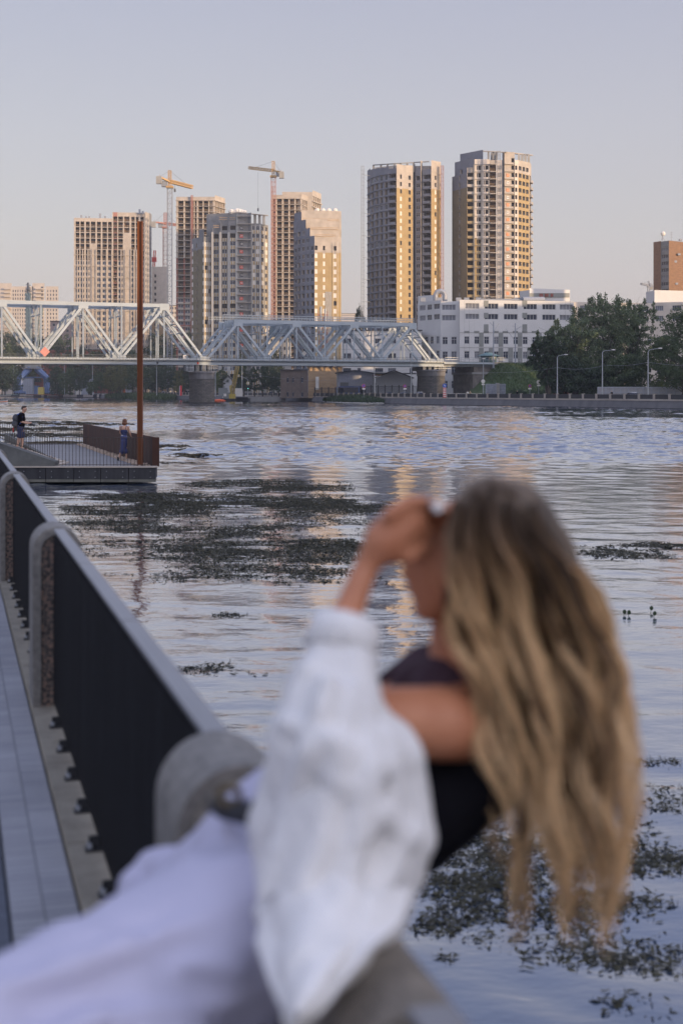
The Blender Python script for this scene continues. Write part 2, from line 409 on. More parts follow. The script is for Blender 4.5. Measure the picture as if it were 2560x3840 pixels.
def block(B, A, C, ztop, zb, fh, nf, bays, kindf, wallf=None, depth=14, zlow=None, reveal=.45, roof=M_conc, side=M_conc, sill=.85, head=2.55, para=.9, back=True):
    """facade from A to C (x, y; left to right seen from outside), a box of given depth behind it.
    zb: level of floor 0, bays: [(u0,u1)], kindf(f,k) -> opening kind or None; wallf(f,k) -> material (k None for the strips between)"""
    wallf = wallf or (lambda f,k: M_conc)
    w = B['wall']; A = Vector(A); C = Vector(C); d = C-A; L = d.length; d = d/L; nrm = Vector((d.y,-d.x))
    zlow = TOPZ-.5 if zlow is None else zlow
    def pt(u, z, o=0): q = A+d*(u*L)+nrm*o; return (q.x, q.y, z)
    # columns between bays
    edges = [0]+[x for b in bays for x in b]+[1]
    for i in range(0, len(edges), 2):
        if edges[i+1]-edges[i] > 1e-4:
            # per floor quads so that the material may change with the floor
            f0 = 0; 
            zs = [zlow]+[zb+f*fh for f in range(1,nf+1) if zlow < zb+f*fh < ztop]+[ztop]
            cur = None; za = zlow
            for j in range(len(zs)-1):
                fl = int(round((zs[j]-zb)/fh)) if j else 0
                m = wallf(fl, ('s', i//2))
                if cur is None: cur = m; za = zs[j]
                elif m is not cur:
                    w.quad(pt(edges[i],za),pt(edges[i+1],za),pt(edges[i+1],zs[j]),pt(edges[i],zs[j]),cur); cur = m; za = zs[j]
            w.quad(pt(edges[i],za),pt(edges[i+1],za),pt(edges[i+1],ztop),pt(edges[i],ztop),cur)
    for k,(u0,u1) in enumerate(bays):
        zprev = zlow; mprev = None
        for f in range(nf):
            kd = kindf(f,k)
            if kd is None: continue
            full = kd in 'ofB'
            z0 = zb+f*fh+(.22 if full else sill); z1 = zb+f*fh+(fh-.12 if full else head)
            if z1 > ztop: break
            if z0 < zlow: continue
            m = wallf(f, k)
            w.quad(pt(u0,zprev),pt(u1,zprev),pt(u1,z0),pt(u0,z0), m); zprev = z1
            rv = {'o': 2.4, 'f': 2.4, 'B': 1.6, 'd': .7, 'w': .06}.get(kd, .3)
            if reveal > 1 and kd in 'of': rv = reveal
            mi = M_dark if kd in 'odfB' else m
            if kd == 'f': mi = M_brownin
            for a,b_,c_,e_ in (((u0,z0,0),(u0,z0,-rv),(u0,z1,-rv),(u0,z1,0)),((u1,z0,-rv),(u1,z0,0),(u1,z1,0),(u1,z1,-rv)),((u0,z0,0),(u1,z0,0),(u1,z0,-rv),(u0,z0,-rv)),((u0,z1,-rv),(u1,z1,-rv),(u1,z1,0),(u0,z1,0))):
                w.quad(pt(*a),pt(*b_),pt(*c_),pt(*e_), m if kd not in 'odf' else M_concl)
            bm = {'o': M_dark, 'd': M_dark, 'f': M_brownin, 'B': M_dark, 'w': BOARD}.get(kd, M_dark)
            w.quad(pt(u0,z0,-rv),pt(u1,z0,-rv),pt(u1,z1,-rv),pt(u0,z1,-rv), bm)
            if kd in 'of':
                for zz in (.55, 1.0):
                    a = pt(u0,z0+zz,-.05); c = pt(u1,z0+zz,-.05); B['rail'].beam(a,c,.06,.09,M_brickl)
            if kd == 'B':
                B['balc'].append((pt(u0,z0-.35,-.02), pt(u1,z0-.35,-.02), nrm, m))
            if kd in WIN:
                uc = (u0+u1)/2; q = pt(uc,(z0+z1)/2,-.2)
                B['wins'].append((q, math.atan2(d.y,d.x), (u1-u0)*L, z1-z0, kd))
        w.quad(pt(u0,zprev),pt(u1,zprev),pt(u1,ztop),pt(u0,ztop), wallf(nf, k))
    # sides, back and roof
    A2 = A+A.normalized()*depth; C2 = C+C.normalized()*depth      # sides run back along the sight lines
    zt = ztop
    w.quad((A2.x,A2.y,zlow),(A.x,A.y,zlow),(A.x,A.y,zt),(A2.x,A2.y,zt), side)
    w.quad((C.x,C.y,zlow),(C2.x,C2.y,zlow),(C2.x,C2.y,zt),(C.x,C.y,zt), side)
    w.quad((C2.x,C2.y,zlow),(A2.x,A2.y,zlow),(A2.x,A2.y,zt),(C2.x,C2.y,zt), side)
    B['roof'].quad((A.x,A.y,zt-.02),(C.x,C.y,zt-.02),(C2.x,C2.y,zt-.02),(A2.x,A2.y,zt-.02), roof)
    return A, C
def pblock(B, x0, Y0, x1, Y1, ytop, zb, fh, nf, bays, kindf, wallf=None, **kw):
    """block given by the photo columns of its two ends; its top at photo row ytop"""
    A = (PX(x0,Y0), Y0); C = (PX(x1,Y1), Y1)
    return block(B, A, C, PZ(ytop, (Y0+Y1)/2), zb, fh, nf, bays, kindf, wallf, **kw)
def finish(B, wall_label=None):
    e = B['e']; L = e.location
    def put(mb, name, m=None):
        if mb.f: rel(mb, e).build(name, m, e)
    put(B['wall'], 'wall'); put(B['roof'], 'roof'); put(B['rail'], 'guard_rail'); put(B['slab'], 'ledge')
    ws = sorted(B['wins'], key=lambda t: -t[2]*t[3]/(t[0][1]**2)-(.0000001*t[0][2]))
    for q,a,wd,ht,kd in ws[:98]:
        o = bpy.data.objects.new('window', WIN[kd][1]); col.objects.link(o); o.parent = e
        o.location = (q[0]-L.x,q[1]-L.y,q[2]-L.z); o.rotation_euler = (0,0,a); o.scale = (wd,1,ht)
    if ws[98:]:
        g = MB()
        for q,a,wd,ht,kd in ws[98:]:
            src = WIN[kd][0]; ca, sa = math.cos(a), math.sin(a); o = len(g.v)
            for x,y,z in src.v:
                x *= wd; z *= ht
                g.v.append((q[0]-L.x+x*ca-y*sa, q[1]-L.y+x*sa+y*ca, q[2]-L.z+z))
            for f,mi in zip(src.f, src.m):
                g.f.append(tuple(i+o for i in f)); g.m.append(g.mi(src.mats[mi]))
        tag(g.build('window', parent=e), kind='stuff')
    bs = B['balc']
    rest = MB()
    for i,(a,c,nm,m) in enumerate(bs):
        g = MB() if i < 60 else rest
        a = Vector(a)-L; c = Vector(c)-L; n3 = Vector((nm.x,nm.y,0)); mm = m
        o = n3*.9
        g.hexa([a,c,c+o,a+o, a+Vector((0,0,.15)),c+Vector((0,0,.15)),c+o+Vector((0,0,.15)),a+o+Vector((0,0,.15))][0:8], mm)
        t1 = n3*.8
        g.hexa([a+t1,c+t1,c+o,a+o, a+t1+Vector((0,0,1.15)),c+t1+Vector((0,0,1.15)),c+o+Vector((0,0,1.15)),a+o+Vector((0,0,1.15))], mm)
        if i < 60: g.build('balcony', parent=e)
    if rest.f: tag(rest.build('balcony', parent=e), kind='stuff')
    if '_n' in e: del e['_n']
def seg_bays(n, w=.55, m=.0):
    return [((i+.5-w/2)/n*(1-2*m)+m, (i+.5+w/2)/n*(1-2*m)+m) for i in range(n)]
rnd = random.Random(5)
def rand_kind(seed, choices, weights):
    r = random.Random(seed); c = {}
    def f(a, b):
        if (a,b) not in c: c[(a,b)] = r.choices(choices, weights)[0]
        return c[(a,b)]
    return f
def text_obj(s, loc, size, m, parent, name='numeral', rz=0, ext=.02):
    cu = bpy.data.curves.new(name, 'FONT'); cu.body = s; cu.size = size; cu.align_x = 'CENTER'; cu.align_y = 'CENTER'; cu.extrude = ext
    t0 = bpy.data.objects.new('tmp', cu); me = bpy.data.meshes.new_from_object(t0); bpy.data.objects.remove(t0)
    me.materials.clear(); me.materials.append(m)
    o = bpy.data.objects.new(name, me); col.objects.link(o); o.parent = parent
    o.location = loc; o.rotation_euler = (R(90),0,rz); return o
M_numr = mat('number_red', (.55,.06,.04), .7, var=.05); M_numo = mat('number_orange', (.85,.25,.08), .7, var=.05)
M_numd = mat('number_dark', (.03,.035,.05), .7, var=.05); M_numw = mat('number_white', (.8,.78,.75), .7, var=.03)
def plates(e, Aa, Cc, off, nums, zf, sz, odd, even, txtodd, txteven):
    L = e.location; A = Vector(Aa); C = Vector(Cc); d = (C-A).normalized(); nm = Vector((d.y,-d.x)); rz = math.atan2(d.y,d.x)
    c = A+(C-A)*off
    for k in nums:
        z = zf(k); b = MB(); b.box(-sz/2,sz/2,-.06,0,-sz/2,sz/2, odd if k % 2 else even)
        o = b.build('number_plate', parent=e); q = c+nm*.06; o.location = (q.x-L.x,q.y-L.y,z-L.z); o.rotation_euler = (0,0,rz)
        text_obj(str(k), (0,-.09,0), sz*.85, txtodd if k % 2 else txteven, o)

# T1: wide loggia block behind the rusty mast
Y1_ = 787.0; fh = 21.0/F*Y1_; zt = PZ(795,Y1_); nf = 32; zb = zt-fh*.75*1.0-nf*fh+.0
zb = PZ(829, Y1_)-fh*nf+fh*.0
B = new_building('apartment_tower', 'wide beige apartment tower behind the rusty pole, red hoist bay down its front', 'building', (PX(420,Y1_),Y1_,TOPZ))
rk = rand_kind(1, 'go', [1,0])
def k1(f,k):
    if k in (3,): return None if f < nf-4 else 'o'
    if k in (7,): return 'f'
    r = nf-1-f
    return 'o' if r < 7 else 'g'
def w1(f,k):
    if isinstance(k, tuple) or k is None: return M_concl
    if k == 3 and f < nf-4: return M_beige
    return M_concl
M_beige = mat('beige_insulation', (.40,.31,.19), .9, var=.1, scale=.2)
L1 = [(.045,.145),(.17,.27),(.31,.41),(.44,.56),(.60,.70),(.74,.86),(.89,.985)]
pblock(B, 278,Y1_,422,Y1_+3, 818, zb, fh, nf, L1, k1, w1, side=M_concl, sill=.75, head=2.75)
def k1b(f,k):
    if k == 2 : return None if f < nf-2 else 'f'
    if k == 0: return 'f'
    r = nf-1-f
    return 'o' if r < 7 else 'g'
def w1b(f,k):
    if k == 2 and f < nf-2: return M_beige
    if k == 0: return M_redst
    return M_concl
pblock(B, 422,Y1_+3,545,Y1_+5.5, 797, zb, fh, nf+1, [(.03,.15),(.18,.32),(.36,.52),(.58,.68),(.72,.80),(.86,.96)], k1b, w1b, side=M_concl, sill=.75, head=2.75)
pblock(B, 545,Y1_+5.5,560,Y1_+14, 797, zb, fh, nf+1, [(.12,.38),(.6,.88)], lambda f,k: 'g', lambda f,k: M_concl, side=M_concl)
pblock(B, 560,Y1_+14,569,Y1_+24, 800, zb, fh, nf, [(.1,.4),(.6,.9)], lambda f,k: 'g', lambda f,k: M_concd, side=M_concl)
# ledges every second floor and shafts of pilasters
for f in range(0, nf-4, 2):
    z = zb+f*fh+.02
    a = Vector((PX(277,Y1_-.4),Y1_-.4,z)); c = Vector((PX(546,Y1_+5.2),Y1_+5.0,z)); B['slab'].beam(a,c,.35,.22,M_concl)
for x in (279,292,308,334,352,360,372,): pass
for px_ in (291,311,331,346,361,380,400,420,455,470,492,503,514,525,543):
    yy = Y1_+(px_-278)/267*5.5-.35
    B['slab'].beam((PX(px_,yy),yy,TOPZ), (PX(px_,yy),yy,zb+(nf-5)*fh), .5,.6,M_concl)
for px_,h_ in ((300,2),(318,1.4),(330,1.4),(371,3),(390,1.5),(520,2.4),(532,1.4)):
    B['roof'].box(PX(px_,Y1_)-.5,PX(px_,Y1_)+.5,Y1_+4,Y1_+5,PZ(817 if px_<422 else 797,Y1_)-.2,PZ(817 if px_<422 else 797,Y1_)+h_,M_gray)
finish(B)

# T2: concrete skeleton with a red brick skin creeping up
Y2 = 700.0; fh = 21.5/F*Y2; zt = PZ(738,Y2); nf = 34; zb = PZ(752,Y2)-nf*fh
B = new_building('apartment_tower', 'bare concrete skeleton tower with red brick skin low down, right of the tall crane', 'building', (PX(750,Y2),Y2,TOPZ))
def k2(f,k):
    if k == 2: return 'f'
    return 'g' if nf-1-f > 16 and k in (0,1) else ('f' if (k*7+f*3)%5 == 0 and k > 3 else 'o')
def w2(f,k):
    if nf-1-f > 9 and isinstance(k, tuple) and k[1] in (0,1): return M_brickr
    if nf-1-f > 20: return M_brickr if f % 4 == 0 or isinstance(k,tuple) else M_concl
    return M_concl
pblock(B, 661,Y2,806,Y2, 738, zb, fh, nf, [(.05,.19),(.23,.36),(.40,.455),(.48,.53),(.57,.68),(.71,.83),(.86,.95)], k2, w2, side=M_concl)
pblock(B, 806,Y2,844,Y2+12, 738, zb, fh, nf, [(.02,.14),(.18,.30),(.34,.46),(.50,.62),(.66,.78),(.82,.97)], lambda f,k:'f', lambda f,k: M_concl, side=M_concl, depth=5)
for f in range(nf+1):
    z = zb+f*fh; B['slab'].beam((PX(658,Y2-.5),Y2-.3,z),(PX(807,Y2),Y2-.3,z),.7,.25,M_concl); B['slab'].beam((PX(806,Y2),Y2-.3,z),(PX(846,Y2+12),Y2+11.5,z),.8,.25,M_concl)
B['rail'].beam((PX(719,Y2),Y2-1,TOPZ),(PX(719,Y2),Y2-1,PZ(733,Y2)),.5,.5,M_redst)
B['rail'].beam((PX(724,Y2),Y2-1,TOPZ),(PX(724,Y2),Y2-1,PZ(733,Y2)),.3,.3,M_redst)
finish(B)

# T7: skeleton tower behind the ochre one
Y7 = 748.0; fh = 21.3/F*Y7; nf = 34; zb = PZ(745,Y7)-nf*fh
B = new_building('apartment_tower', 'grey skeleton tower standing behind the ochre and grey tower under the middle crane', 'building', (PX(1100,Y7),Y7,TOPZ))
def k7(f,k): return 'f' if (k == 3 and nf-1-f < 9) or (k == 4) else 'o'
pblock(B, 1019,Y7,1130,Y7, 731, zb, fh, nf, [(.05,.13),(.18,.34),(.40,.56),(.61,.76),(.81,.96)], k7, lambda f,k: M_concl, side=M_concl)
pblock(B, 1130,Y7,1154,Y7+10, 731, zb, fh, nf, [(.08,.3),(.36,.6),(.66,.92)], lambda f,k:'f', lambda f,k: M_concl, side=M_concl)
pblock(B, 1058,Y7+9,1172,Y7+10, 720, zb, fh, nf+1, [], lambda f,k:None, lambda f,k: M_concl, side=M_concl)
pblock(B, 1154,Y7+11,1172,Y7+10.5, 720, zb, fh, nf+1, [(.3,.9)], lambda f,k:'f', lambda f,k: M_concl, side=M_concl)
pblock(B, 1172,Y7+10,1204,Y7+24, 720, zb, fh, nf+1, [(.05,.22),(.28,.45),(.52,.7),(.77,.93)], lambda f,k:'f', lambda f,k: M_concl, side=M_concl)
for f in range(nf+1):
    z = zb+f*fh; B['slab'].beam((PX(1017,Y7),Y7-.3,z),(PX(1131,Y7),Y7-.3,z),.7,.25,M_concl)
    B['slab'].beam((PX(1172,Y7+10),Y7+9.6,z),(PX(1206,Y7+24),Y7+23.4,z),.8,.5,M_concl)
finish(B)

# T3: silver tower with the floor numbers
Y3 = 546.0; fh = 29.3/F*Y3
zf3 = lambda k: PZ(856-(k-20)*29.3, Y3)              # centre of storey k
zb = zf3(1)-fh*.5
B = new_building('apartment_tower', 'grey and ochre striped tower with red and black floor number plates up its front', 'building', (PX(860,Y3),Y3,TOPZ))
M_str = bpy.data.materials.new('striped_panel'); M_str.use_nodes = True; n = M_str.node_tree; b = n.nodes['Principled BSDF']
t = n.nodes.new('ShaderNodeTexCoord'); wv = n.nodes.new('ShaderNodeTexWave'); wv.bands_direction = 'X'; wv.inputs['Scale'].default_value = .33
n.links.new(t.outputs['Object'], wv.inputs[0]); rp = n.nodes.new('ShaderNodeValToRGB'); rp.color_ramp.interpolation = 'CONSTANT'
rp.color_ramp.elements[0].color = (.36,.24,.09,1); rp.color_ramp.elements[1].color = (.50,.48,.44,1); rp.color_ramp.elements[1].position = .55
n.links.new(wv.outputs[0], rp.inputs[0]); n.links.new(rp.outputs[0], b.inputs['Base Color']); b.inputs['Roughness'].default_value = .6; b.inputs['Metallic'].default_value = .2
MATS['striped_panel'] = M_str
M_sil = mat('silver_strip', (.36,.35,.33), .5, metal=.2, var=.25, scale=.8, stretch=(6,6,.02))
pblock(B, 719,Y3+12,746,Y3+7, 893, zb, fh, 18, [(.02,.22),(.62,.78)], lambda f,k: ('d' if k else 'w'), lambda f,k: (M_concd if f>16 else M_woolg), side=M_concd)
pblock(B, 746,Y3+7,765,Y3+3, 860, zb, fh, 18, [(.75,1)], lambda f,k: 'w', lambda f,k: (M_concd if f>16 else M_woolg), side=M_concd)
pblock(B, 765,Y3+3,796,Y3+5.5, 888, zb, fh, 19, [(.12,.5),(.56,.86)], lambda f,k: ('d' if f==18 else ('w' if (f*5+k)%7 else 'd')), lambda f,k: M_str if not isinstance(k,tuple) and f<18 else (M_concd if f>=18 else M_sil), side=M_concd)
def k3(f,k): return 'd' if f>=19 else ('d' if (f*11+k*3)%9==0 else 'g')
def w3(f,k): return M_concd if f>=19 else (M_str if not isinstance(k,tuple) else M_sil)
pblock(B, 796,Y3+3,826,Y3+3, 855, zb, fh, 20, [(.18,.82)], k3, w3, side=M_concd)
pblock(B, 826,Y3+1,857,Y3+1, 826, zb, fh, 20, [(.2,.85)], k3, w3, side=M_concd)
pblock(B, 857,Y3,888,Y3, 826, zb, fh, 20, [(.2,.85)], k3, w3, side=M_concd)
pblock(B, 775,Y3+9,889,Y3+5, 800, zb, fh, 22, [(.1,.16),(.25,.3),(.7,.82)], lambda f,k: ('d' if f==21 else None), lambda f,k: M_concd, side=M_concd)
A3, C3 = pblock(B, 890,Y3-.5,930,Y3+.3, 798, zb, fh, 20, [], lambda f,k: None, lambda f,k: M_concd, side=M_concl)
pblock(B, 930,Y3+.3,942,Y3-1.2, 798, zb, fh, 20, [], lambda f,k: None, lambda f,k: M_concd, side=M_concl)
def k3r(f,k): return 'd' if f>=20 else ('w' if (k*2+f//3)%3==1 or k == 2 else 'g')
def w3r(f,k): return M_concd if f>=20 else (M_str if not isinstance(k,tuple) else M_sil)
pblock(B, 942,Y3+.5,976,Y3+1, 838, zb, fh, 21, [(.1,.42),(.55,.9)], k3r, w3r, side=M_concd)
pblock(B, 976,Y3+1,1006,Y3+6.5, 842, zb, fh, 21, [(.15,.45),(.6,.9)], k3r, w3r, side=M_concd)
for x in (955,972,988):
    pblock(B, x-4,Y3+2,x+6,Y3+2.6, 805, zb, fh, 20, [], lambda f,k: None, lambda f,k: M_conc, depth=1.0, zlow=PZ(842,Y3), side=M_concd)
B['roof'].beam((PX(890,Y3),Y3-.3,PZ(797,Y3)),(PX(1004,Y3+3),Y3+3,PZ(805,Y3)),1.2,.3,M_concl)
for f in range(1,22):
    z = zb+f*fh; B['slab'].beam((PX(889,Y3),Y3-.8,z),(PX(942,Y3),Y3-1.2,z),1.2,.22,M_concl)
for x in (797,827,858,888,943,976): B['slab'].beam((PX(x,Y3),Y3-.25,TOPZ),(PX(x,Y3),Y3-.25,zb+19*fh),.7,.5,M_sil)
for x,r_ in ((868,1.0),(878,.9),(889,1.2),(898,1.1),(908,.9),(916,.8)): B['roof'].ball((PX(x,Y3+6),Y3+6,PZ(797,Y3+5)+r_*.5), (r_*1.2,r_,r_), M_board, 8, 5)
for x0,x1,y in ((822,852,823),(862,882,823),(800,822,853)):
    for dz in (0,.7): B['rail'].beam((PX(x0,Y3-.5),Y3-.6,PZ(y,Y3)+dz),(PX(x1,Y3-.5),Y3-.6,PZ(y,Y3)+dz),.15,.2,M_brickl)
plates(B['e'], A3, C3, .38, range(2,21), zf3, 1.25, M_numr, M_numd, M_numw, M_numw)
finish(B)

# T8: ochre tower, grey block side left
Y8 = 540.0; fh = 29.6/F*Y8; zb = PZ(931,Y8)-16*fh        # window row centred on row 931 is storey 16
zb = zb-.5*fh
B = new_building('apartment_tower', 'stepped tower, grey block walls on its left, ochre insulation on its sunlit right', 'building', (PX(1190,Y8),Y8,TOPZ))
M_blk = mat('grey_blocks', (.175,.185,.22), .9, var=.15, scale=.3)
wl = lambda f,k: M_blk
kg = rand_kind(8, ['g','c','d'], [3,1,5])
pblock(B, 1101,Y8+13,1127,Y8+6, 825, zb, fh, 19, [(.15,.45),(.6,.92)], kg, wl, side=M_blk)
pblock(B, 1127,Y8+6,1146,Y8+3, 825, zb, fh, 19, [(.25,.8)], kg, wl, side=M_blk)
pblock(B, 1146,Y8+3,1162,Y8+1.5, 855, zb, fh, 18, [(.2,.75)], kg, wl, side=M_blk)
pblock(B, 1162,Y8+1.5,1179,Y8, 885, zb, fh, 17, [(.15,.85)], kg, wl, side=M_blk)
def k8(f,k):
    if f >= 17: return None
    if f == 16: return 'd'
    return 'd' if (f*k)%11==7 else 'w'
def w8(f,k): return M_wool if f < 16 else M_concl
pblock(B, 1179,Y8,1278,Y8+3, 887, zb, fh, 17, [(.01,.115),(.32,.40),(.72,.83)], k8, w8, side=M_wool)
pblock(B, 1162,Y8+2.5,1272,Y8+5.5, 857, zb, fh, 18, [(.16,.27),(.56,.60)], lambda f,k: 'd' if f==17 else None, lambda f,k: M_concl, side=M_concl)
pblock(B, 1147,Y8+5,1274,Y8+8, 821, zb, fh, 19, [(.34,.42),(.70,.80)], lambda f,k: 'd' if f==18 else None, lambda f,k: M_concl, side=M_concl)
pblock(B, 1130,Y8+11,1279,Y8+14, 790, zb, fh, 20, [(.14,.19),(.4,.5),(.72,.76)], lambda f,k: 'd' if f==19 else None, lambda f,k: M_concl, side=M_concl)
pblock(B, 1103,Y8+16,1130,Y8+10, 797, zb, fh, 20, [(.3,.5)], lambda f,k: 'd' if f==19 else None, lambda f,k: M_blk, side=M_concl, depth=6)
for x0,x1,y in ((1180,1260,887-0),(1150,1270,857),(1130,1270,821)):
    for dz in (.2,.8): B['rail'].beam((PX(x0,Y8),Y8-.4+(887-y)*.08,PZ(y,Y8)+dz),(PX(x1,Y8+3),Y8+2.6+(887-y)*.08,PZ(y,Y8)+dz),.12,.16,M_brickl)
for k in range(8):
    x = 1221+k*3.1; yy = Y8+(x-1179)/99*3
    B['slab'].beam((PX(x,yy),yy-.15,TOPZ),(PX(x,yy),yy-.15,PZ(1093,Y8)),.14,.2,M_board)
for x in (1250,1266): B['slab'].beam((PX(x,Y8+2),Y8+1.6,TOPZ),(PX(x,Y8+2),Y8+1.6,PZ(905,Y8)),.1,.12,M_board)
for x in (1189,1210,1232,1256): B['roof'].ball((PX(x,Y8+15),Y8+15,PZ(789,Y8+15)),(1,.8,.9),M_board,8,5)
finish(B)

# T5: round tower
Y5 = 580.0; fh = 27.65/F*Y5; zb = PZ(663,Y5)-29.5*fh
B = new_building('apartment_tower', 'rounded grey tower with ochre insulated strips and a hoist ladder standing at its left', 'building', (PX(1515,Y5),Y5,TOPZ))
wg = lambda f,k: M_blk
k5 = rand_kind(15, ['g','d','h'], [1,6,1])
arc = [(1377,Y5+22),(1388,Y5+15),(1404,Y5+10),(1421,Y5+6.5),(1438,Y5+4),(1457,Y5+2)]
for i in range(len(arc)-1):
    pblock(B, arc[i][0],arc[i][1],arc[i+1][0],arc[i+1][1], 636-i*2, zb, fh, 30, [(.22,.76)], k5, wg, side=M_blk, sill=.5, head=2.7)
pblock(B, 1457,Y5+2,1486,Y5-.5, 632, zb, fh, 30, [(.04,.96)], lambda f,k:'B', wg, side=M_blk)
def w5(f,k): return M_wool if f < 28 else M_concl
pblock(B, 1486,Y5-.5,1530,Y5+3.2, 618, zb, fh, 30, [(.3,.45)], lambda f,k: 'w' if (f*7)%10 and f < 27 else 'd', w5, side=M_concl)
pblock(B, 1530,Y5+3.2,1547,Y5+5, 620, zb, fh, 30, [(.05,.55)], lambda f,k: 'd', w5, side=M_concl)
pblock(B, 1547,Y5+6,1556,Y5+9, 615, zb, fh, 30, [], lambda f,k: None, wg, side=M_concl)
pblock(B, 1556,Y5+6,1577,Y5+4.2, 630, zb, fh, 30, [(.1,.82)], rand_kind(3,['x','g','d'],[6,1,1]), wg, side=M_concl)
pblock(B, 1577,Y5+4.2,1583,Y5+6.5, 603, zb, fh, 30, [], lambda f,k: None, lambda f,k: M_concl, side=M_concl)
pblock(B, 1583,Y5+4.5,1616,Y5+2.2, 634, zb, fh, 30, [(.1,.97)], lambda f,k:'B', wg, side=M_blk)
pblock(B, 1616,Y5+2.2,1652,Y5+6.5, 604, zb, fh, 30, [(.36,.52)], lambda f,k: 'w' if (f*3)%8 and f < 28 else 'd', w5, side=M_concl)
# roof frames
pr = [(1400,Y5+12),(1428,Y5+7),(1452,Y5+4),(1478,Y5+2),(1502,Y5+2),(1526,Y5+4),(1550,Y5+6),(1579,Y5+6),(1608,Y5+6)]
for i in range(len(pr)-1):
    a = P(pr[i][0],619-(pr[i][0]-1400)*.063,pr[i][1]+.6); c = P(pr[i+1][0],619-(pr[i+1][0]-1400)*.063,pr[i+1][1]+.6)
    B['roof'].beam(a,c,.5,.4,M_concd); B['roof'].beam(a,(a.x,a.y,a.z-4),.8,.5,M_concd)
pblock(B, 1405,Y5+16,1486,Y5+10, 624, zb, fh, 28, [(.1,.2),(.3,.42),(.55,.7)], lambda f,k:None, lambda f,k: M_concl, side=M_concl, depth=5)
pblock(B, 1548,Y5+12,1617,Y5+12, 622, zb, fh, 30, [], lambda f,k:None, lambda f,k: M_concl, side=M_concl, depth=5)
for f in range(8,31):
    z = zb+f*fh
    for i in range(len(arc)-1): B['slab'].beam((PX(*arc[i]),arc[i][1]-.2,z),(PX(*arc[i+1]),arc[i+1][1]-.2,z),.5,.3,M_blk)
finish(B)

# T6
Y6 = 576.0; fh = 27.7/F*Y6; zb = PZ(656+.0,Y6)-26.5*fh    # storey plate 27 sits at row 656
zf6 = lambda k: PZ(656+(27-k)*27.7, Y6)
B = new_building('apartment_tower', 'tallest tower, cream and ochre, with orange floor number plates and unglazed dark windows', 'building', (PX(1840,Y6),Y6,TOPZ))
pblock(B, 1694,Y6+16,1750,Y6+3, 655, zb, fh, 27, [(.46,.56)], lambda f,k:'d', lambda f,k: M_woolg if f<25 else M_blk, side=M_wool)
pblock(B, 1704,Y6+17,1778,Y6+4, 600, zb, fh, 29, [(.28,.4)], lambda f,k:'d' if f==27 else None, lambda f,k: M_blk, side=M_blk)
pblock(B, 1724,Y6+16,1810,Y6+5, 570, zb, fh, 30, [(.75,.82)], lambda f,k: None, lambda f,k: M_blk, side=M_blk, depth=6)
def w6b(f,k): return (M_wool if f < 24 else M_concl)
pblock(B, 1750,Y6+3,1777,Y6+2.6, 628, zb, fh, 27, [(.05,.92)], lambda f,k:'B', w6b, side=M_concl)
def w6(f,k): return M_wool if f < 18 else M_cream
M_cream = mat('cream_blocks', (.60,.53,.46), .85, var=.1, scale=.3)
def k6(f,k): return 'd' if f>=25 else ('x' if (f+k)%6==0 else 'd')
pblock(B, 1778,Y6+2,1806,Y6+2, 597, zb, fh, 28, [(.30,.42),(.50,.85)], lambda f,k: 'd', w6, side=M_concl)
pblock(B, 1807,Y6+1.5,1834,Y6+1.5, 597, zb, fh, 28, [(.20,.30),(.42,.82)], lambda f,k:'d', lambda f,k: M_wool if f<3 else M_cream, side=M_concl)
pblock(B, 1834,Y6+1.8,1859,Y6+1.8, 600, zb, fh, 28, [(.03,.97)], lambda f,k:'f', lambda f,k:M_concl, side=M_concl)
pblock(B, 1860,Y6+1.4,1882,Y6+1.4, 600, zb, fh, 28, [(.1,.35),(.45,.82)], lambda f,k:'d', lambda f,k: M_cream, side=M_concl)
pblock(B, 1882,Y6+2.2,1890,Y6+2.0, 572, zb, fh, 28, [], lambda f,k:None, lambda f,k: M_concd, side=M_concl)
A6,C6 = pblock(B, 1890,Y6+.6,1928,Y6+1.8, 570, zb, fh, 29, [(.68,.98)], lambda f,k:'d', lambda f,k: M_concl, side=M_concl)
pblock(B, 1928,Y6+1.5,1942,Y6+2.2, 600, zb, fh, 28, [(.15,.7)], lambda f,k:'d', lambda f,k: M_cream, side=M_concl)
pblock(B, 1942,Y6+2.2,1983,Y6+9, 605, zb, fh, 28, [(.04,.28),(.38,.62),(.70,.93)], lambda f,k:'d', lambda f,k: M_wool if f < 27 else M_concl, side=M_concl)
pblock(B, 1983,Y6+9,1990,Y6+15, 612, zb, fh, 27, [(.2,.9)], lambda f,k:'B', lambda f,k: M_concl, side=M_concl)
for x0 in (1940,1952,1964,1976): pblock(B, x0,Y6+4+(x0-1940)*.15,x0+9,Y6+6+(x0-1940)*.15, 578, zb, fh, 28, [], lambda f,k:None, lambda f,k: M_concd, side=M_concl, depth=.6, zlow=PZ(606,Y6))
B['roof'].beam(P(1890,571,Y6+.3), P(1992,583,Y6+14), 1.4,.35,M_concl)
B['roof'].beam(P(1810,567,Y6+2), P(1890,571,Y6+.3), .8,.3,M_concl)
for x in (1830,1848,1862): B['roof'].beam(P(x,568,Y6+2), P(x,598,Y6+2), .7,.6,M_concd)
pblock(B, 1838,Y6+5,1860,Y6+5, 572, zb, fh, 28, [], lambda f,k:None, lambda f,k: M_concd, side=M_concl, depth=3, zlow=PZ(600,Y6))
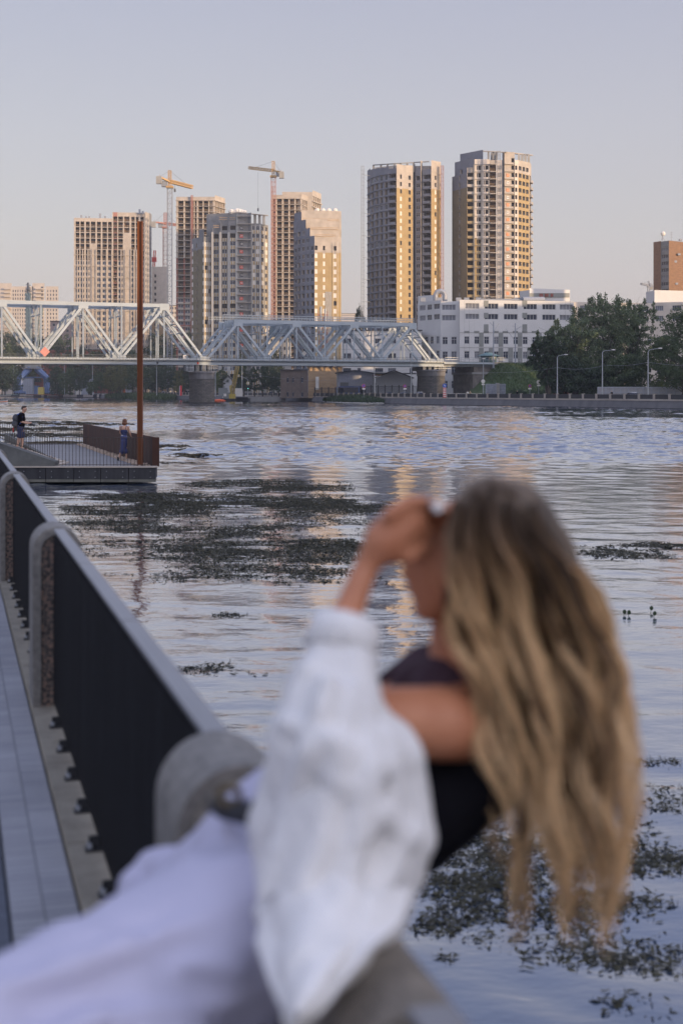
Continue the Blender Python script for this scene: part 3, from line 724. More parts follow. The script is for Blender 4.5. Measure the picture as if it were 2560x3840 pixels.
for f in range(4,29):
    z = zb+f*fh
    B['slab'].beam(P(1834,0,Y6+1)[:2]+(z,) if False else (PX(1834,Y6),Y6+1,z),(PX(1860,Y6),Y6+1,z),1.4,.35,M_concl)
    B['slab'].beam((PX(1890,Y6),Y6+.3,z),(PX(1929,Y6),Y6+1.4,z),.9,.2,M_concl)
    B['slab'].beam((PX(1777,Y6),Y6+1.8,z),(PX(1834,Y6),Y6+1.2,z),.3,.15,M_concd)
for x in (1777,1806,1834): B['slab'].beam((PX(x,Y6),Y6+1.6,TOPZ),(PX(x,Y6),Y6+1.6,zb+28*fh),.35,.5,M_concd)
plates(B['e'], A6, C6, .32, range(9,28), zf6, 1.15, M_numo, M_numw, M_cream, M_numd)
finish(B)

# white slab blocks far left
Yw = 1044.0; fhw = 14.35/F*Yw
M_slab = mat('cream_slab', (.50,.44,.38), .8, var=.1, scale=.15)
def whiteblk(x0,x1,ytop,label,bays,bal=None):
    B = new_building('apartment_block', label, 'building', (PX((x0+x1)/2,Yw),Yw,TOPZ))
    zb = PZ(ytop+10,Yw)-25*fhw
    pblock(B, x0,Yw,x1,Yw, ytop, zb, fhw, 25, bays, rand_kind(x0,['h','c'],[3,1]), lambda f,k: M_slab, side=M_slab, sill=.5, head=2.3)
    if bal:
        for f in range(1,25):
            z = zb+f*fhw; g = MB(); 
            if z < 20: continue
            rel(g.box(PX(bal[0],Yw),PX(bal[1],Yw),Yw-2.2,Yw-.01,z,z+1.1,M_slab),B['e']).build('balcony', parent=B['e'])
    finish(B)
whiteblk(-20,45,1062,'white slab block with stacked balconies, leftmost above the bridge',[(.1,.3)],(18,42))
whiteblk(46,126,1074,'long white slab block with beige window bands left of the crane column',seg_bays(9,.42))
whiteblk(122,168,1062,'tall white block with rounded balconies just right of the crane column',[(.7,.9)],(136,166))
whiteblk(172,220,1074,'white block with square windows, rightmost of the pale slab blocks',seg_bays(4,.4,.05))
# low concrete core between T1 and the crane
B = new_building('concrete_core', 'bare concrete stair core with one column of small windows beside the tall crane mast', 'building', (PX(600,820),820,TOPZ))
pblock(B, 570,820,632,820, 1000, PZ(1000,820)-26*3.5, 3.5, 25, [(.15,.26)], lambda f,k:'d', lambda f,k: M_cream if f>17 else M_brickl, side=M_cream)
finish(B)
# brick tower right
Yb = 580.0; fhb = 25.7/F*Yb
B = new_building('brick_tower', 'brown brick tower with a strip of loggias at the far right edge of the skyline', 'building', (PX(2510,Yb),Yb,TOPZ))
zb = PZ(938,Yb)-20.5*fhb
pblock(B, 2448,Yb+6,2476,Yb+1.5, 906, zb, fhb, 21, [], lambda f,k:None, lambda f,k: M_brick, side=M_brick)
pblock(B, 2476,Yb+1.8,2506,Yb-2, 904, zb, fhb, 21, [(.06,.94)], lambda f,k:'q' if (f*3)%4 else 'r', lambda f,k: M_concd, side=M_brick, sill=.9, head=2.4)
pblock(B, 2506,Yb-2,2585,Yb+7, 906, zb, fhb, 21, [], lambda f,k:None, lambda f,k: M_brick, side=M_brick)
B['roof'].beam(P(2482,903,Yb+4), P(2482,880,Yb+4), .3,.3,M_gray); B['roof'].ball(P(2484,876,Yb+4), 1.0, M_board, 8, 6)
B['roof'].beam(P(2477,903,Yb+4), P(2482,888,Yb+4), .15,.15,M_gray); B['roof'].beam(P(2490,903,Yb+4), P(2483,888,Yb+4), .15,.15,M_gray)
B['roof'].beam(P(2515,904,Yb+4), P(2515,868,Yb+4), .15,.15,M_gray)
for y in (872,880,890): B['roof'].beam(P(2509,y,Yb+4), P(2521,y,Yb+4), .12,.12,M_gray)
for x,y in ((2543,954),(2521,981),(2530,981),(2534,1064),(2549,900)):
    B['roof'].obox(P(x,y,Yb+1), (1,.1), (1.1,1.2,.8), M_gray)
finish(B)

# office building, white and grey panels
def office(B, x0,Y0,x1,Y1, ytop, zt_rows, bays_up, bays_lo, greys=(), wm=M_white, depth=14, knd='q', knl='x'):
    """two upper rows of band windows, lower rows of tall windows"""
    A = Vector((PX(x0,Y0),Y0)); C = Vector((PX(x1,Y1),Y1)); Ym = (Y0+Y1)/2
    zt = PZ(ytop,Ym); z1 = PZ(1247,Ym)
    up = zt-z1
    def kf(f,k): return knd if (f*5+k*3)%5 else 'r'
    block(B, A, C, zt, zt-3.30*3.15+.1, 3.30, 3, bays_up, lambda f,k: None if f==0 else kf(f,k), lambda f,k: wm, depth=depth, zlow=z1, side=wm, roof=M_concd, sill=1.0, head=2.65)
    fl = 4.62
    block(B, A, C, z1, z1-fl*5+.15, fl, 5, bays_lo, lambda f,k: knl if (f*7+k*4)%5 else 'y', lambda f,k: wm, depth=depth, side=wm, roof=M_concd, sill=.75, head=3.15)
B = new_building('office_building', 'white and grey panelled office block with band windows behind the bridge end and the trees', 'building', (PX(1900,445),445,TOPZ))
office(B, 1565,462,1652,449, 1130, None, [(.08,.34),(.42,.62),(.70,.95)], [(.05,.2),(.3,.45),(.55,.68),(.8,.93)])
office(B, 1652,449,1722,447.5, 1130, None, [(.05,.79)], [(.08,.36),(.56,.84)])
office(B, 1722,444,2150,452, 1127, None, [((x-1722)/428,(x+51-1722)/428) for x in (1743,1814,1886,1959,2030,2096)], [((x-1722)/428,(x+18-1722)/428) for x in (1740,1777,1813,1849,1884,1922,1957,1993,2030,2066,2100,2128)])
# grey panels, set 3 mm proud
def gpan(x0,x1,y0,y1):
    ya = 444+(x0-1722)/428*8-.12; yb2 = 444+(x1-1722)/428*8-.12
    a = P(x0,y0,ya); c = P(x1,y0,yb2); B['slab'].quad((a.x,ya,PZ(y1,ya)),(c.x,yb2,PZ(y1,yb2)),(c.x,yb2,c.z),(a.x,ya,a.z), M_whited)
for x0,x1 in ((1813,1830),(1957,1975)):
    for y0,y1 in ((1127,1150),(1173,1192),(1216,1247)): gpan(x0,x1,y0,y1)
for i,x in enumerate((1795,1832,1868,1905,1940,1975,2012,2048)):
    if i % 2 == 0: gpan(x,x+17,1249,1300)
    gpan(x-.5,x+17,1305,1358)
for x in (1740,1777,1813,1849,1884,1922,1957,1993): gpan(x-1,x+19,1241,1249)
# plinth seams and roof plant
for y in (1247,1303,1362): B['rail'].beam(P(1722,y,443.85),P(2150,y,451.9),.06,.08,M_whited)
for x in range(1722,2150,18): 
    yy = 444+(x-1722)/428*8-.01
    B['rail'].quad(P(x,1362,yy),P(x+.5,1362,yy),P(x+.5,1128,yy),P(x,1128,yy),M_whited)
B['roof'].tube([P(1958,1125,450),P(2038,1125,452)],1.0,8,M_gray)
B['roof'].tube([P(1632,1128,455),P(1632,1106,455),P(1637,1096,455),P(1650,1091,455),P(1662,1096,455),P(1667,1106,455),P(1667,1128,455)],.8,8,M_gray)
B['roof'].beam(P(1800,1124,448),P(1945,1123,449),.9,.5,M_gray)
for x in (1585,1645,1718,1748,1792,1936,1950): B['roof'].obox(P(x,1124,452),(1,0),(1.6,1.6,1.3),M_gray)
pblock(B, 1567,470,1632,464, 1108, 0, 3, 1, [], lambda f,k:None, lambda f,k: M_white, side=M_white, depth=8, zlow=20, roof=M_concd)
# attic storey and the right wing
pblock(B, 1947,470,1984,464, 1090, 0, 3, 1, [(.4,.6)], lambda f,k:None, lambda f,k: M_white, side=M_white, depth=20, zlow=26, roof=M_concd)
pblock(B, 1984,464,2135,472, 1084, 0, 3, 1, [], lambda f,k:None, lambda f,k: M_white, side=M_white, depth=20, zlow=26, roof=M_concd)
B['slab'].hexa([P(1984,1115,463.7),P(2134,1115,471.7),P(2134,1115,472),P(1984,1115,464)]+[P(1984,1099,463.7),P(2134,1099,471.7),P(2134,1099,472),P(1984,1099,464)], M_whited)
for x,wd,mm in ((2021,14,M_brickr),(2041,14,M_brickr),(2063,10,M_brickr)):
    B['slab'].hexa([P(x,1113,463.5+(x-1984)/19),P(x+wd,1113,463.5+(x-1984)/19),P(x+wd,1113,466+(x-1984)/19),P(x,1113,466+(x-1984)/19),P(x,1101,463.5+(x-1984)/19),P(x+wd,1101,463.5+(x-1984)/19),P(x+wd,1101,466+(x-1984)/19),P(x,1101,466+(x-1984)/19)], mm)
finish(B)
B = new_building('office_building', 'cream right wing of offices glimpsed behind the tall trees at the far right', 'building', (PX(2350,455),455,TOPZ))
office(B, 2150,455,2452,462, 1135, None, seg_bays(4,.4), seg_bays(8,.4), wm=M_cream)
office(B, 2452,462,2560+60,458, 1133, None, [(.02,.2),(.4,.6)], [(.05,.2),(.35,.5)], wm=M_cream)
pblock(B, 2420,475,2452,468, 1092, 0, 3, 1, [], lambda f,k:None, lambda f,k: M_white, side=M_white, depth=20, zlow=26, roof=M_concd)
pblock(B, 2452,468,2630,474, 1090, 0, 3, 1, [], lambda f,k:None, lambda f,k: M_white, side=M_white, depth=20, zlow=26, roof=M_concd)
finish(B)
# low pale sheds / industrial buildings behind the side span
def simple(name, label, x0, x1, Y, ytop, wm, bays=(), kd='q', fh=3.3, nf=4, gable=0, depth=14, Y1=None, rm=M_roofd, sill=.9, head=2.5, cat='building'):
    B = new_building(name, label, cat, (PX((x0+x1)/2,Y),Y,TOPZ)); Y1 = Y if Y1 is None else Y1
    zt = PZ(ytop,(Y+Y1)/2)
    block(B,(PX(x0,Y),Y),(PX(x1,Y1),Y1),zt,zt-nf*fh-.3,fh,nf,list(bays),lambda f,k: kd if (f+k)%4 else {'q':'r','x':'y','g':'c','h':'h','d':'d'}[kd],lambda f,k: wm,depth=depth,side=wm,roof=rm,sill=sill,head=head)
    a = P(x0,ytop,Y); c = P(x1,ytop,Y1)
    if gable:
        ap = (a+c)/2+Vector((0,0,gable)); bk = Vector((0,depth,0)); ov = Vector((0,-.4,0)); L = Vector(((c-a).normalized()))*.5
        B['wall'].add([a,c,ap],[(0,1,2)],wm)
        a0 = a-L+ov+Vector((0,0,-.08)); c0 = c+L+ov+Vector((0,0,-.08)); p0 = ap+ov
        t_ = Vector((0,0,.25))
        for q0,q1 in ((a0,p0),(p0,c0)):
            B['roof'].hexa([q0,q1,q1+bk,q0+bk,q0+t_,q1+t_,q1+bk+t_,q0+bk+t_], rm)
    else:
        B['roof'].beam(a+Vector((-.2,-.15,.1)),c+Vector((.2,-.15,.1)),.5,.35,rm)
    return B
M_shed = mat('shed_grey', (.44,.45,.50), .8)
M_corr = mat('corrugated_grey', (.36,.38,.43), .6, var=.15, scale=3, stretch=(8,8,.05))
B = simple('factory_building','long white factory hall with band windows seen under the side span',1280,1580,452,1240,M_white,[(.02,.12),(.2,.24),(.42,.52),(.58,.68),(.85,.89)],'q',4.7,4); finish(B)
B = simple('warehouse_shed','grey flat gabled shed with a pale wall just behind the bus',1262,1398,428,1400,M_shed,gable=.8,nf=1,depth=10); B['wall'].box(PX(1275,427.9),PX(1306,427.9),427.9,428,TOPZ,PZ(1434,428),M_whited); finish(B)
B = simple('warehouse_shed','grey corrugated shed with a low gable left of the stone side pier',1408,1545,424,1418,M_corr,gable=2.2,nf=1,depth=14); finish(B)
B = simple('brick_building','sand coloured brick building with a blank wall catching evening sun',1155,1283,440,1377,M_brickl,nf=2,depth=12,Y1=444)
B['slab'].obox(P(1189,1437,439.8),(1,.02),(1.0,.5,4.0),M_board); B['roof'].obox(P(1240,1369,444),(1,0),(9,3,1.2),M_concl); finish(B)
B = simple('brick_building','shaded brown brick building with narrow windows under the bridge deck',1052,1153,446,1388,mat('shaded_brick',(.17,.13,.105),.9,var=.2,scale=.6),[(.22,.3),(.42,.50),(.75,.84)],'h',4.5,2,depth=12,Y1=440); finish(B)  # brick toned darker for the part in shade, the shade is in its colour
B = simple('small_house','small white house with a dark gabled roof under the bridge by the dock crane',834,872,470,1432,M_white,gable=2.0,nf=1,depth=8); finish(B)
B = simple('brick_building','red brick building with white framed windows far behind the dock crane',100,250,735,1346,M_brickr,[(.05,.14),(.2,.36),(.42,.5),(.58,.66),(.74,.82),(.88,.95)],'q',4.2,5); finish(B)
B = simple('shop_building','long low red shop building behind the left span',180,470,760,1312,M_brickr,seg_bays(12,.5),'g',4,3); finish(B)
B = simple('blue_roof_building','pale building with a dark blue roof seen through the side span',1010,1092,600,1262,M_white,seg_bays(5,.4),'h',3.2,6,rm=mat('navy_roof',(.03,.06,.10),.6))
B['roof'].hexa([P(1006,1262,599),P(1094,1262,599),P(1094,1262,612),P(1006,1262,612),P(1012,1215,603),P(1088,1215,603),P(1088,1215,608),P(1012,1215,608)],mat('navy_roof',(.03,.06,.10),.6)); finish(B)
B = simple('apartment_block','pale far apartment block on the skyline between the ochre and the round tower',1279,1336,1300,1176,M_cream,seg_bays(8,.5),'h',3,12,depth=20); finish(B)
B = simple('apartment_block','tiny pink block on the skyline between the numbered tower and the skeleton tower',1004,1022,1200,1180,M_cream,seg_bays(3,.5),'h',3,12,depth=20); finish(B)
B = simple('apartment_block','beige low building right of the tall crane mast behind the left span',636,662,900,1146,M_cream,seg_bays(3,.5),'h',3,12,depth=20); finish(B)
B = simple('pink_building','long pale pink building behind the trees at the left span',190,600,850,1205,mat('pink_plaster',(.42,.31,.28),.9),seg_bays(16,.4),'h',3.5,5); finish(B)
B = simple('brick_shed','low red brick shed half hidden by the trees beyond the right embankment',2068,2150,352,1410,M_brickr,[(.1,.2),(.6,.7)],'h',3,1,depth=6); finish(B)
B = simple('storage_shed','dull green roofed shed far left behind the portal crane',-20,70,730,1382,mat('green_sheet',(.20,.28,.26),.7),nf=1); finish(B)
# ------------------------------------------------------------------ railway bridge
BA = Vector((PX(0,369),369)); BC = Vector((PX(1650,417),417)); bd = (BC-BA).normalized(); bn = Vector((-bd.y, bd.x))   # bn points upstream, away from the camera
def bpt(px, s=0, z=0):
    "point of the bridge's near truss plane under photo column px, pushed s metres upstream"
    k = (px-CX)/F; t = (k*BA.y-BA.x)/(bd.x-k*bd.y); q = BA+bd*t+bn*s
    return Vector((q.x,q.y,z))
br = empty('railway_bridge', (-38.7,391,0), label='pale blue steel truss railway bridge crossing the river on stone piers', cat='bridge')
ZB = 11.9                                             # bottom chord
def truss(px_b, px_t, ends, ztop, s, vert_px, first_down, label=None):
    """px_b: bottom node columns, px_t: top node columns (alternate), ends: closing portals"""
    host = MB()
    a = bpt(px_b[0],s,ZB); c = bpt(px_b[-1],s,ZB)
    host.beam(a,c,.5,.7,M_steel)
    t0 = bpt(px_t[0],s,ztop); t1 = bpt(px_t[-1],s,ztop)
    host.beam(t0-Vector((bd.x,bd.y,0))*.6,t1+Vector((bd.x,bd.y,0))*.6,.6,.95,M_steel)
    for x in px_b[1:-1]+px_b[-1:]: host.obox(bpt(x,s,ZB+.25), bd, (2.3,.62,1.3), M_steel)
    for x in px_t: host.obox(bpt(x,s,ztop-.35), bd, (2.6,.66,1.8), M_steel)
    tr = rel(host, br).build('truss', parent=br)
    def piece(name, p, q, wd, hh=None):
        m = MB(); m.beam(p,q,wd,hh,M_steel)
        # flanges: two thin cover plates so that the member reads as riveted steel
        rel(m, br).build(name, parent=tr)
    tops = sorted(px_t); bots = sorted(px_b)
    for tx in tops:
        for bx in bots:
            if abs(bx-tx) < MAXD:
                p = bpt(bx,s,ZB+.2); q = bpt(tx,s,ztop-.3); piece('diagonal', p, q, .52, .62)
    for vx, hi in vert_px:
        piece('post', bpt(vx,s,ZB), bpt(vx,s,ztop), .34, .42)
    return tr
# tall left span, reaching out of the frame
MAXD = 165
bl = [-452,-148,155,457,763]; tl = [-296,8,313,616]
vl = [(x,1) for x in bl[1:-1]+tl]
ZTL = 26.5
for s_ in (0, 6.2, 8.2, 14.2): truss(bl, tl, None, ZTL, s_, vl, True)
# lower side span
MAXD = 120
brx = [778,1002,1218,1433,1648]; trx = [893,1112,1327,1545]
vr = [(x,1) for x in brx[1:-1]+trx]
ZTR = 22.6
for s_ in (0, 5.6, 8.0, 13.8): truss(brx, trx, None, ZTR, s_, vr, True)
# cross bracing between planes
def bracing(xs, ztop, s0, s1, name='top_bracing'):
    m = MB()
    for i,x in enumerate(xs):
        m.beam(bpt(x,s0,ztop),bpt(x,s1,ztop),.3,.45,M_steel)
        if i+1 < len(xs):
            m.beam(bpt(x,s0,ztop),bpt(xs[i+1],s1,ztop),.2,.25,M_steel); m.beam(bpt(x,s1,ztop),bpt(xs[i+1],s0,ztop),.2,.25,M_steel)
        for a,b_ in ((s0,s1),(s1,s0)): m.beam(bpt(x,a,ztop-.2),bpt(x,(a+b_)/2,ztop-3.2),.16,.2,M_steel)
        m.beam(bpt(x,s0,ztop-3.0),bpt(x,s1,ztop-3.0),.2,.3,M_steel)
    rel(m, br).build(name, parent=br)
bracing([-296,-148,8,155,313,457,616], ZTL, 0, 6.2); bracing([-296,-148,8,155,313,457,616], ZTL, 8.2, 14.2)
bracing([893,1002,1112,1218,1327,1433,1545], ZTR, 0, 5.6); bracing([893,1002,1112,1218,1327,1433,1545], ZTR, 8.0, 13.8)
# portals on the end diagonals: lattice plates
for (bx,tx,zt_,ss) in ((763,616,ZTL,(0,6.2)),(763,616,ZTL,(8.2,14.2)),(778,893,ZTR,(0,5.6)),(778,893,ZTR,(8,13.8)),(1648,1545,ZTR,(0,5.6)),(1648,1545,ZTR,(8,13.8))):
    m = MB()
    for k in range(1,6):
        f = k/6; a = bpt(bx,ss[0],ZB).lerp(bpt(tx,ss[0],zt_),f); c = bpt(bx,ss[1],ZB).lerp(bpt(tx,ss[1],zt_),f)
        if f > .35:
            m.beam(a,c,.25,.3,M_steel)
            f2 = (k+1)/6
            if f2 <= 1: m.beam(a,bpt(bx,ss[1],ZB).lerp(bpt(tx,ss[1],zt_),f2),.14,.18,M_steel)
    rel(m, br).build('portal_bracing', parent=br)
# girder under the tracks, deck, sleepers and rails
m = MB()
for s_ in (-.35, 6.4, 8.1, 14.5): m.beam(bpt(-460,s_,11.05),bpt(1660,s_,11.05),.35,.95,M_steel)
m.beam(bpt(-460,-.35,11.56),bpt(1660,-.35,11.56),.7,.10,M_steel); m.beam(bpt(-460,-.35,10.55),bpt(1660,-.35,10.55),.7,.10,M_steel)
gi = rel(m, br).build('girder', parent=br)
m = MB()
x = -440
while x < 1655:
    m.beam(bpt(x,-1.4,11.75),bpt(x,14.4,11.75),.25,.22,M_steeld); m.beam(bpt(x,-1.5,11.65),bpt(x,-.3,11.2),.12,.12,M_steel); x += 9
for s_ in (2.1,3.6,10.4,11.9): m.beam(bpt(-450,s_,11.98),bpt(1660,s_,11.98),.12,.18,M_steeld)
m.beam(bpt(-450,7.0,11.84),bpt(1660,7.0,11.84),14.0,.05,M_steeld)
rel(m, br).build('track', parent=br)
def rail(s_, z, x0, x1, h, n, name='handrail', mm=None, th=.08):
    m = MB(); mm = mm or M_steel
    for k in (1, .5): m.beam(bpt(x0,s_,z+h*k),bpt(x1,s_,z+h*k),th,th,mm)
    for i in range(n+1):
        x = x0+(x1-x0)*i/n; m.beam(bpt(x,s_,z),bpt(x,s_,z+h),th,th,mm)
    return rel(m, br).build(name, parent=br)
rail(-1.4,11.85,-440,1655,1.15,84,mm=M_steeld); rail(14.6,11.85,-440,1655,1.15,84,mm=M_steeld)
m = MB(); m.beam(bpt(-440,-1.0,11.78),bpt(1660,-1.0,11.78),.9,.08,M_galv); rel(m, br).build('walkway', parent=br)
for s_ in (-.2,13.8): rail(s_,ZTR+.55,838,1552,1.25,66,th=.1)
for s_ in (.8,): rail(s_,ZTR+.55,838,1552,1.25,66,th=.1)
m = MB(); m.beam(bpt(838,.4,ZTR+.55),bpt(1552,.4,ZTR+.55),1.0,.06,M_galv); rel(m, br).build('walkway', parent=br)
# contact wires
m = MB()
for s_,z in ((2.8,17.9),(2.8,19.6),(11.2,17.9),(11.2,19.6),(-.9,15.2)):
    m.beam(bpt(-440,s_,z),bpt(1650,s_,z),.05,.05,M_steeld)
rel(m, br).build('contact_wire', parent=br)
# signs on the bridge
def plate(px,py,wd,ht,s_,mm,rot=False,name='sign_plate'):
    c = bpt(px,s_,0); z = PZ(py,c.y); m = MB()
    if rot:
        u = Vector((bd.x,bd.y,0)); r = wd; q = [(-u*r),(Vector((0,0,-r))),(u*r),(Vector((0,0,r)))]
        cc = Vector((c.x,c.y,z)); nn = Vector((bn.x,bn.y,0))*.03
        m.hexa([cc+v-nn for v in q]+[cc+v+nn for v in q], mm)
    else: m.obox((c.x,c.y,z), bd, (wd,.06,ht), mm)
    return rel(m, br).build(name, parent=br)
plate(165,1319,1.35,0,-1.6,mat('faded_red_sign',(.55,.22,.18),.6,var=.06),True,'diamond_sign')
plate(687,1338,.9,.95,-1.6,M_board)
c = bpt(687,-1.68,0); 
for dx_,s_ in ((-.2,'8'),(.2,'8')):
    o = text_obj(s_, (c.x+38.7+dx_, c.y-391, PZ(1338,c.y)), .75, M_numd, br, 'sign_digit', math.atan2(bd.y,bd.x))
plate(1178,1325,.75,0,8.0,M_board,True,'diamond_sign')
plate(740,1362,.45,.6,-.6,M_numr); plate(589,1361,.5,.6,-.6,M_numd)
# piers
def pier(px, Y, lx, ly, z0, zs, name='bridge_pier'):
    c = Vector((PX(px,Y),Y)) ; u = bd; v = bn
    def ring(a, b_, z, n=20):
        r = []
        for i in range(n*2):
            t = math.pi*2*i/(n*2); x = a*math.cos(t); y = b_*math.sin(t)
            # rounded rectangle: superellipse
            e = .45; x = a*abs(math.cos(t))**e*math.copysign(1,math.cos(t)); y = b_*abs(math.sin(t))**.8*math.copysign(1,math.sin(t))
            q = c+u*x+v*y+v*ly*.85; r.append((q.x,q.y,z))
        return r
    def shell(m, levels, mm):
        rs = [ring(a,b_,z) for a,b_,z in levels]; n = len(rs[0])
        for i in range(len(rs)-1):
            m.add(rs[i]+rs[i+1], [(j,(j+1)%n,n+(j+1)%n,n+j) for j in range(n)], mm)
        m.add(rs[-1],[tuple(range(n))],mm)
    a = lx/2
    sh = MB(); shell(sh, [(a+.25,ly,z0),(a-.05,ly-.2,z0+(zs-z0)*.78)], M_pst); shaft = rel(sh, br).build(name, parent=br)
    cp = MB(); shell(cp, [(a+.12,ly,z0+(zs-z0)*.78),(a+.12,ly,zs-.55),(a+.3,ly+.2,zs-.5),(a+.3,ly+.2,zs-.25),(a+.15,ly+.1,zs)], M_pcap); rel(cp, br).build('pier_cap', parent=shaft)
    return c
M_pst = brick_mat('pier_masonry', (.10,.095,.09), (.17,.155,.14), (.06,.055,.05), 1.0, .95, .38, .03, rough=.9, plane='XZ')
M_pcap = mat('pier_cap_stone', (.12,.115,.115), .9, c2=(.20,.19,.19), scale=.5, stretch=(1,1,.25))
c0 = pier(778, 386, 5.0, 6.3, -1, PZ(1392,385))
c1 = pier(1645, 411, 5.0, 6.3, TOPZ-.2, PZ(1386,410))
ft = MB(); ft.obox((c0.x+bn.x*5.3,c0.y+bn.y*5.3,-.1), bd, (6.6,14.5,.75), M_black); rel(ft, br).build('pier_footing', parent=br)
# bearings and service cages on the piers
for (px_,Y_,xx) in ((752,385,(700,720,740,765,785,805)),(1619,410,(1590,1610,1630,1650,1665))):
    zc = PZ(1390,Y_)
    m = MB()
    for x in xx: m.obox(bpt(x,.3,(zc+10.5)/2), bd, (1.0,1.0,10.5-zc), M_steeld)
    m.obox(bpt(px_,5,(zc+10.5)/2), bd, (5.0,7,10.3-zc), M_steeld)
    rel(m, br).build('bearing', parent=br)
    m = MB()
    for x0,x1,s0 in ((px_-8,px_+52,-3.2),):
        zz = zc+.15
        for h_ in (.6,1.2): m.beam(bpt(x0,s0,zz+h_),bpt(x1,s0,zz+h_),.08,.08,M_galv)
        for i in range(5): x = x0+(x1-x0)*i/4; m.beam(bpt(x,s0,zz),bpt(x,s0,zz+1.2),.08,.08,M_galv)
    rel(m, br).build('handrail', parent=br)
for x0 in (697,838):
    m = MB(); za, zb_ = 8.9, 10.6
    if x0 == 697: za, zb_ = 8.7, 10.7
    for x in (x0,x0+11,x0+22):
        for s_ in (-2.2,-.8): m.beam(bpt(x,s_,za),bpt(x,s_,zb_),.1,.1,M_galv)
    for z in (za,(za+zb_)/2,zb_): m.beam(bpt(x0,-2.2,z),bpt(x0+22,-2.2,z),.1,.1,M_galv); m.beam(bpt(x0,-.8,z),bpt(x0+22,-.8,z),.1,.1,M_galv)
    m.beam(bpt(x0,-1.5,za),bpt(x0+22,-1.5,za),1.4,.08,M_steeld)
    rel(m, br).build('inspection_cage', parent=br)
# approach deck, abutment, hut
def apt(px, s, z): return bpt(px, s, z)
m = MB()
for s_ in (0,7,13): m.beam(bpt(1662,s_,11.1),bpt(1842,s_,11.1),.5,1.1,M_steeld)
m.beam(bpt(1655,7,11.8),bpt(2110,7,11.8),15,.3,M_steeld); m.beam(bpt(1842,-.5,11.5),bpt(2110,-.5,11.5),.5,.7,M_concd)
m.beam(bpt(1658,-.9,11.55),bpt(1842,-.9,11.55),.3,.5,M_steel)
rel(m, br).build('approach_deck', parent=br)
rail(-1.2,11.95,1662,2105,1.25,30,mm=M_galv)
m = MB()
M_abut = mat('abutment_stone',(.10,.09,.085),.95,c2=(.20,.18,.16),scale=.6,bump=.5,bscale=3)
def bbox(x0,x1,s0,s1,z0,z1,mm,mb):
    q = [bpt(x0,s0,0),bpt(x1,s0,0),bpt(x1,s1,0),bpt(x0,s1,0)]
    mb.hexa([(p.x,p.y,z0) for p in q]+[(p.x,p.y,z1) for p in q], mm)
bbox(1772,1850,.0,13,TOPZ,8.3,M_abut,m); bbox(1768,1854,-.3,13.3,8.3,8.9,M_concd,m); bbox(1778,1846,.3,12.6,8.9,10.6,M_abut,m)
bbox(1842,1872,-.4,13.4,7.0,11.6,M_concd,m)
rel(m, br).build('abutment', parent=br)
# hill behind the abutment
hm = MB(); nx, ns = 26, 10
for i in range(nx+1):
    x = 1735+i*(2230-1735)/nx
    for j in range(ns+1):
        s_ = -26+j*(26.0/ns)*1.05
        topz = 11.4 if x > 1860 else max(2.0, 11.4-(1860-x)*.085)
        f = min(1, max(0,(s_+24)/22)); f = f*f*(3-2*f)
        if x > 2100: topz = 11.4
        p = bpt(x, s_, 0); hm.v.append((p.x,p.y,TOPZ-.05+(topz-TOPZ)*f+mnoise.noise(Vector((x*.05,s_*.3,0)))*.35*f))
for i in range(nx):
    for j in range(ns):
        a = i*(ns+1)+j; hm.f.append((a,a+ns+1,a+ns+2,a+1)); hm.m.append(0)
hm.mats = [M_grassb]
tag(hm.build('hill', smooth=True), kind='structure')
hut = empty('track_hut', bpt(1843,.6,11.95), math.atan2(bd.y,bd.x), 'small trackside hut with a teal hipped roof beside the railing above the abutment', 'hut')
m = MB(); m.box(-1.9,1.9,0,3,0,1.9,mat('teal_boards',(.05,.10,.11),.7)); m.build('wall', parent=hut)
m = MB(); m.hexa([(-2.7,-.8,1.9),(2.7,-.8,1.9),(2.7,3.8,1.9),(-2.7,3.8,1.9),(-.8,1.2,2.9),(.8,1.2,2.9),(.8,1.8,2.9),(-.8,1.8,2.9)],mat('teal_roof',(.10,.18,.19),.6)); m.build('roof', parent=hut)
m = MB(); m.box(-1.3,-.3,-.02,.03,.8,1.5,M_glass); m.build('window', parent=hut); m = MB(); m.box(.4,1.4,-.02,.03,.8,1.5,M_glass); m.build('window', parent=hut)
def catenary(px, s, ytop, label, arms):
    p = bpt(px,s,11.8); o = empty('catenary_mast', p, math.atan2(bd.y,bd.x), label, 'mast', 'catenary masts on the railway embankment')
    h_ = PZ(ytop,p.y)-p.z; m = MB(); m.tube([(0,0,-4.5),(0,0,h_)],[.28,.16],8,M_gray); m.build('pole', parent=o)
    m = MB()
    for a in arms: m.beam((0,0,h_*a[0]),(a[1],0,h_*a[2]),.1,.1,M_gray)
    m.build('bracket_arm', parent=o)
catenary(1843,-1.0,1205,'left of two tall catenary masts, rising beside the teal roofed hut',[(.75,1.8,.95),(.88,-1.2,.97),(.6,.7,.62)])
catenary(1922,-1.4,1212,'right of two tall catenary masts, standing at the top of the grass slope',[(.55,-3.2,.85),(.85,2.4,.92),(.92,-1,.93),(.8,1.8,.93)])
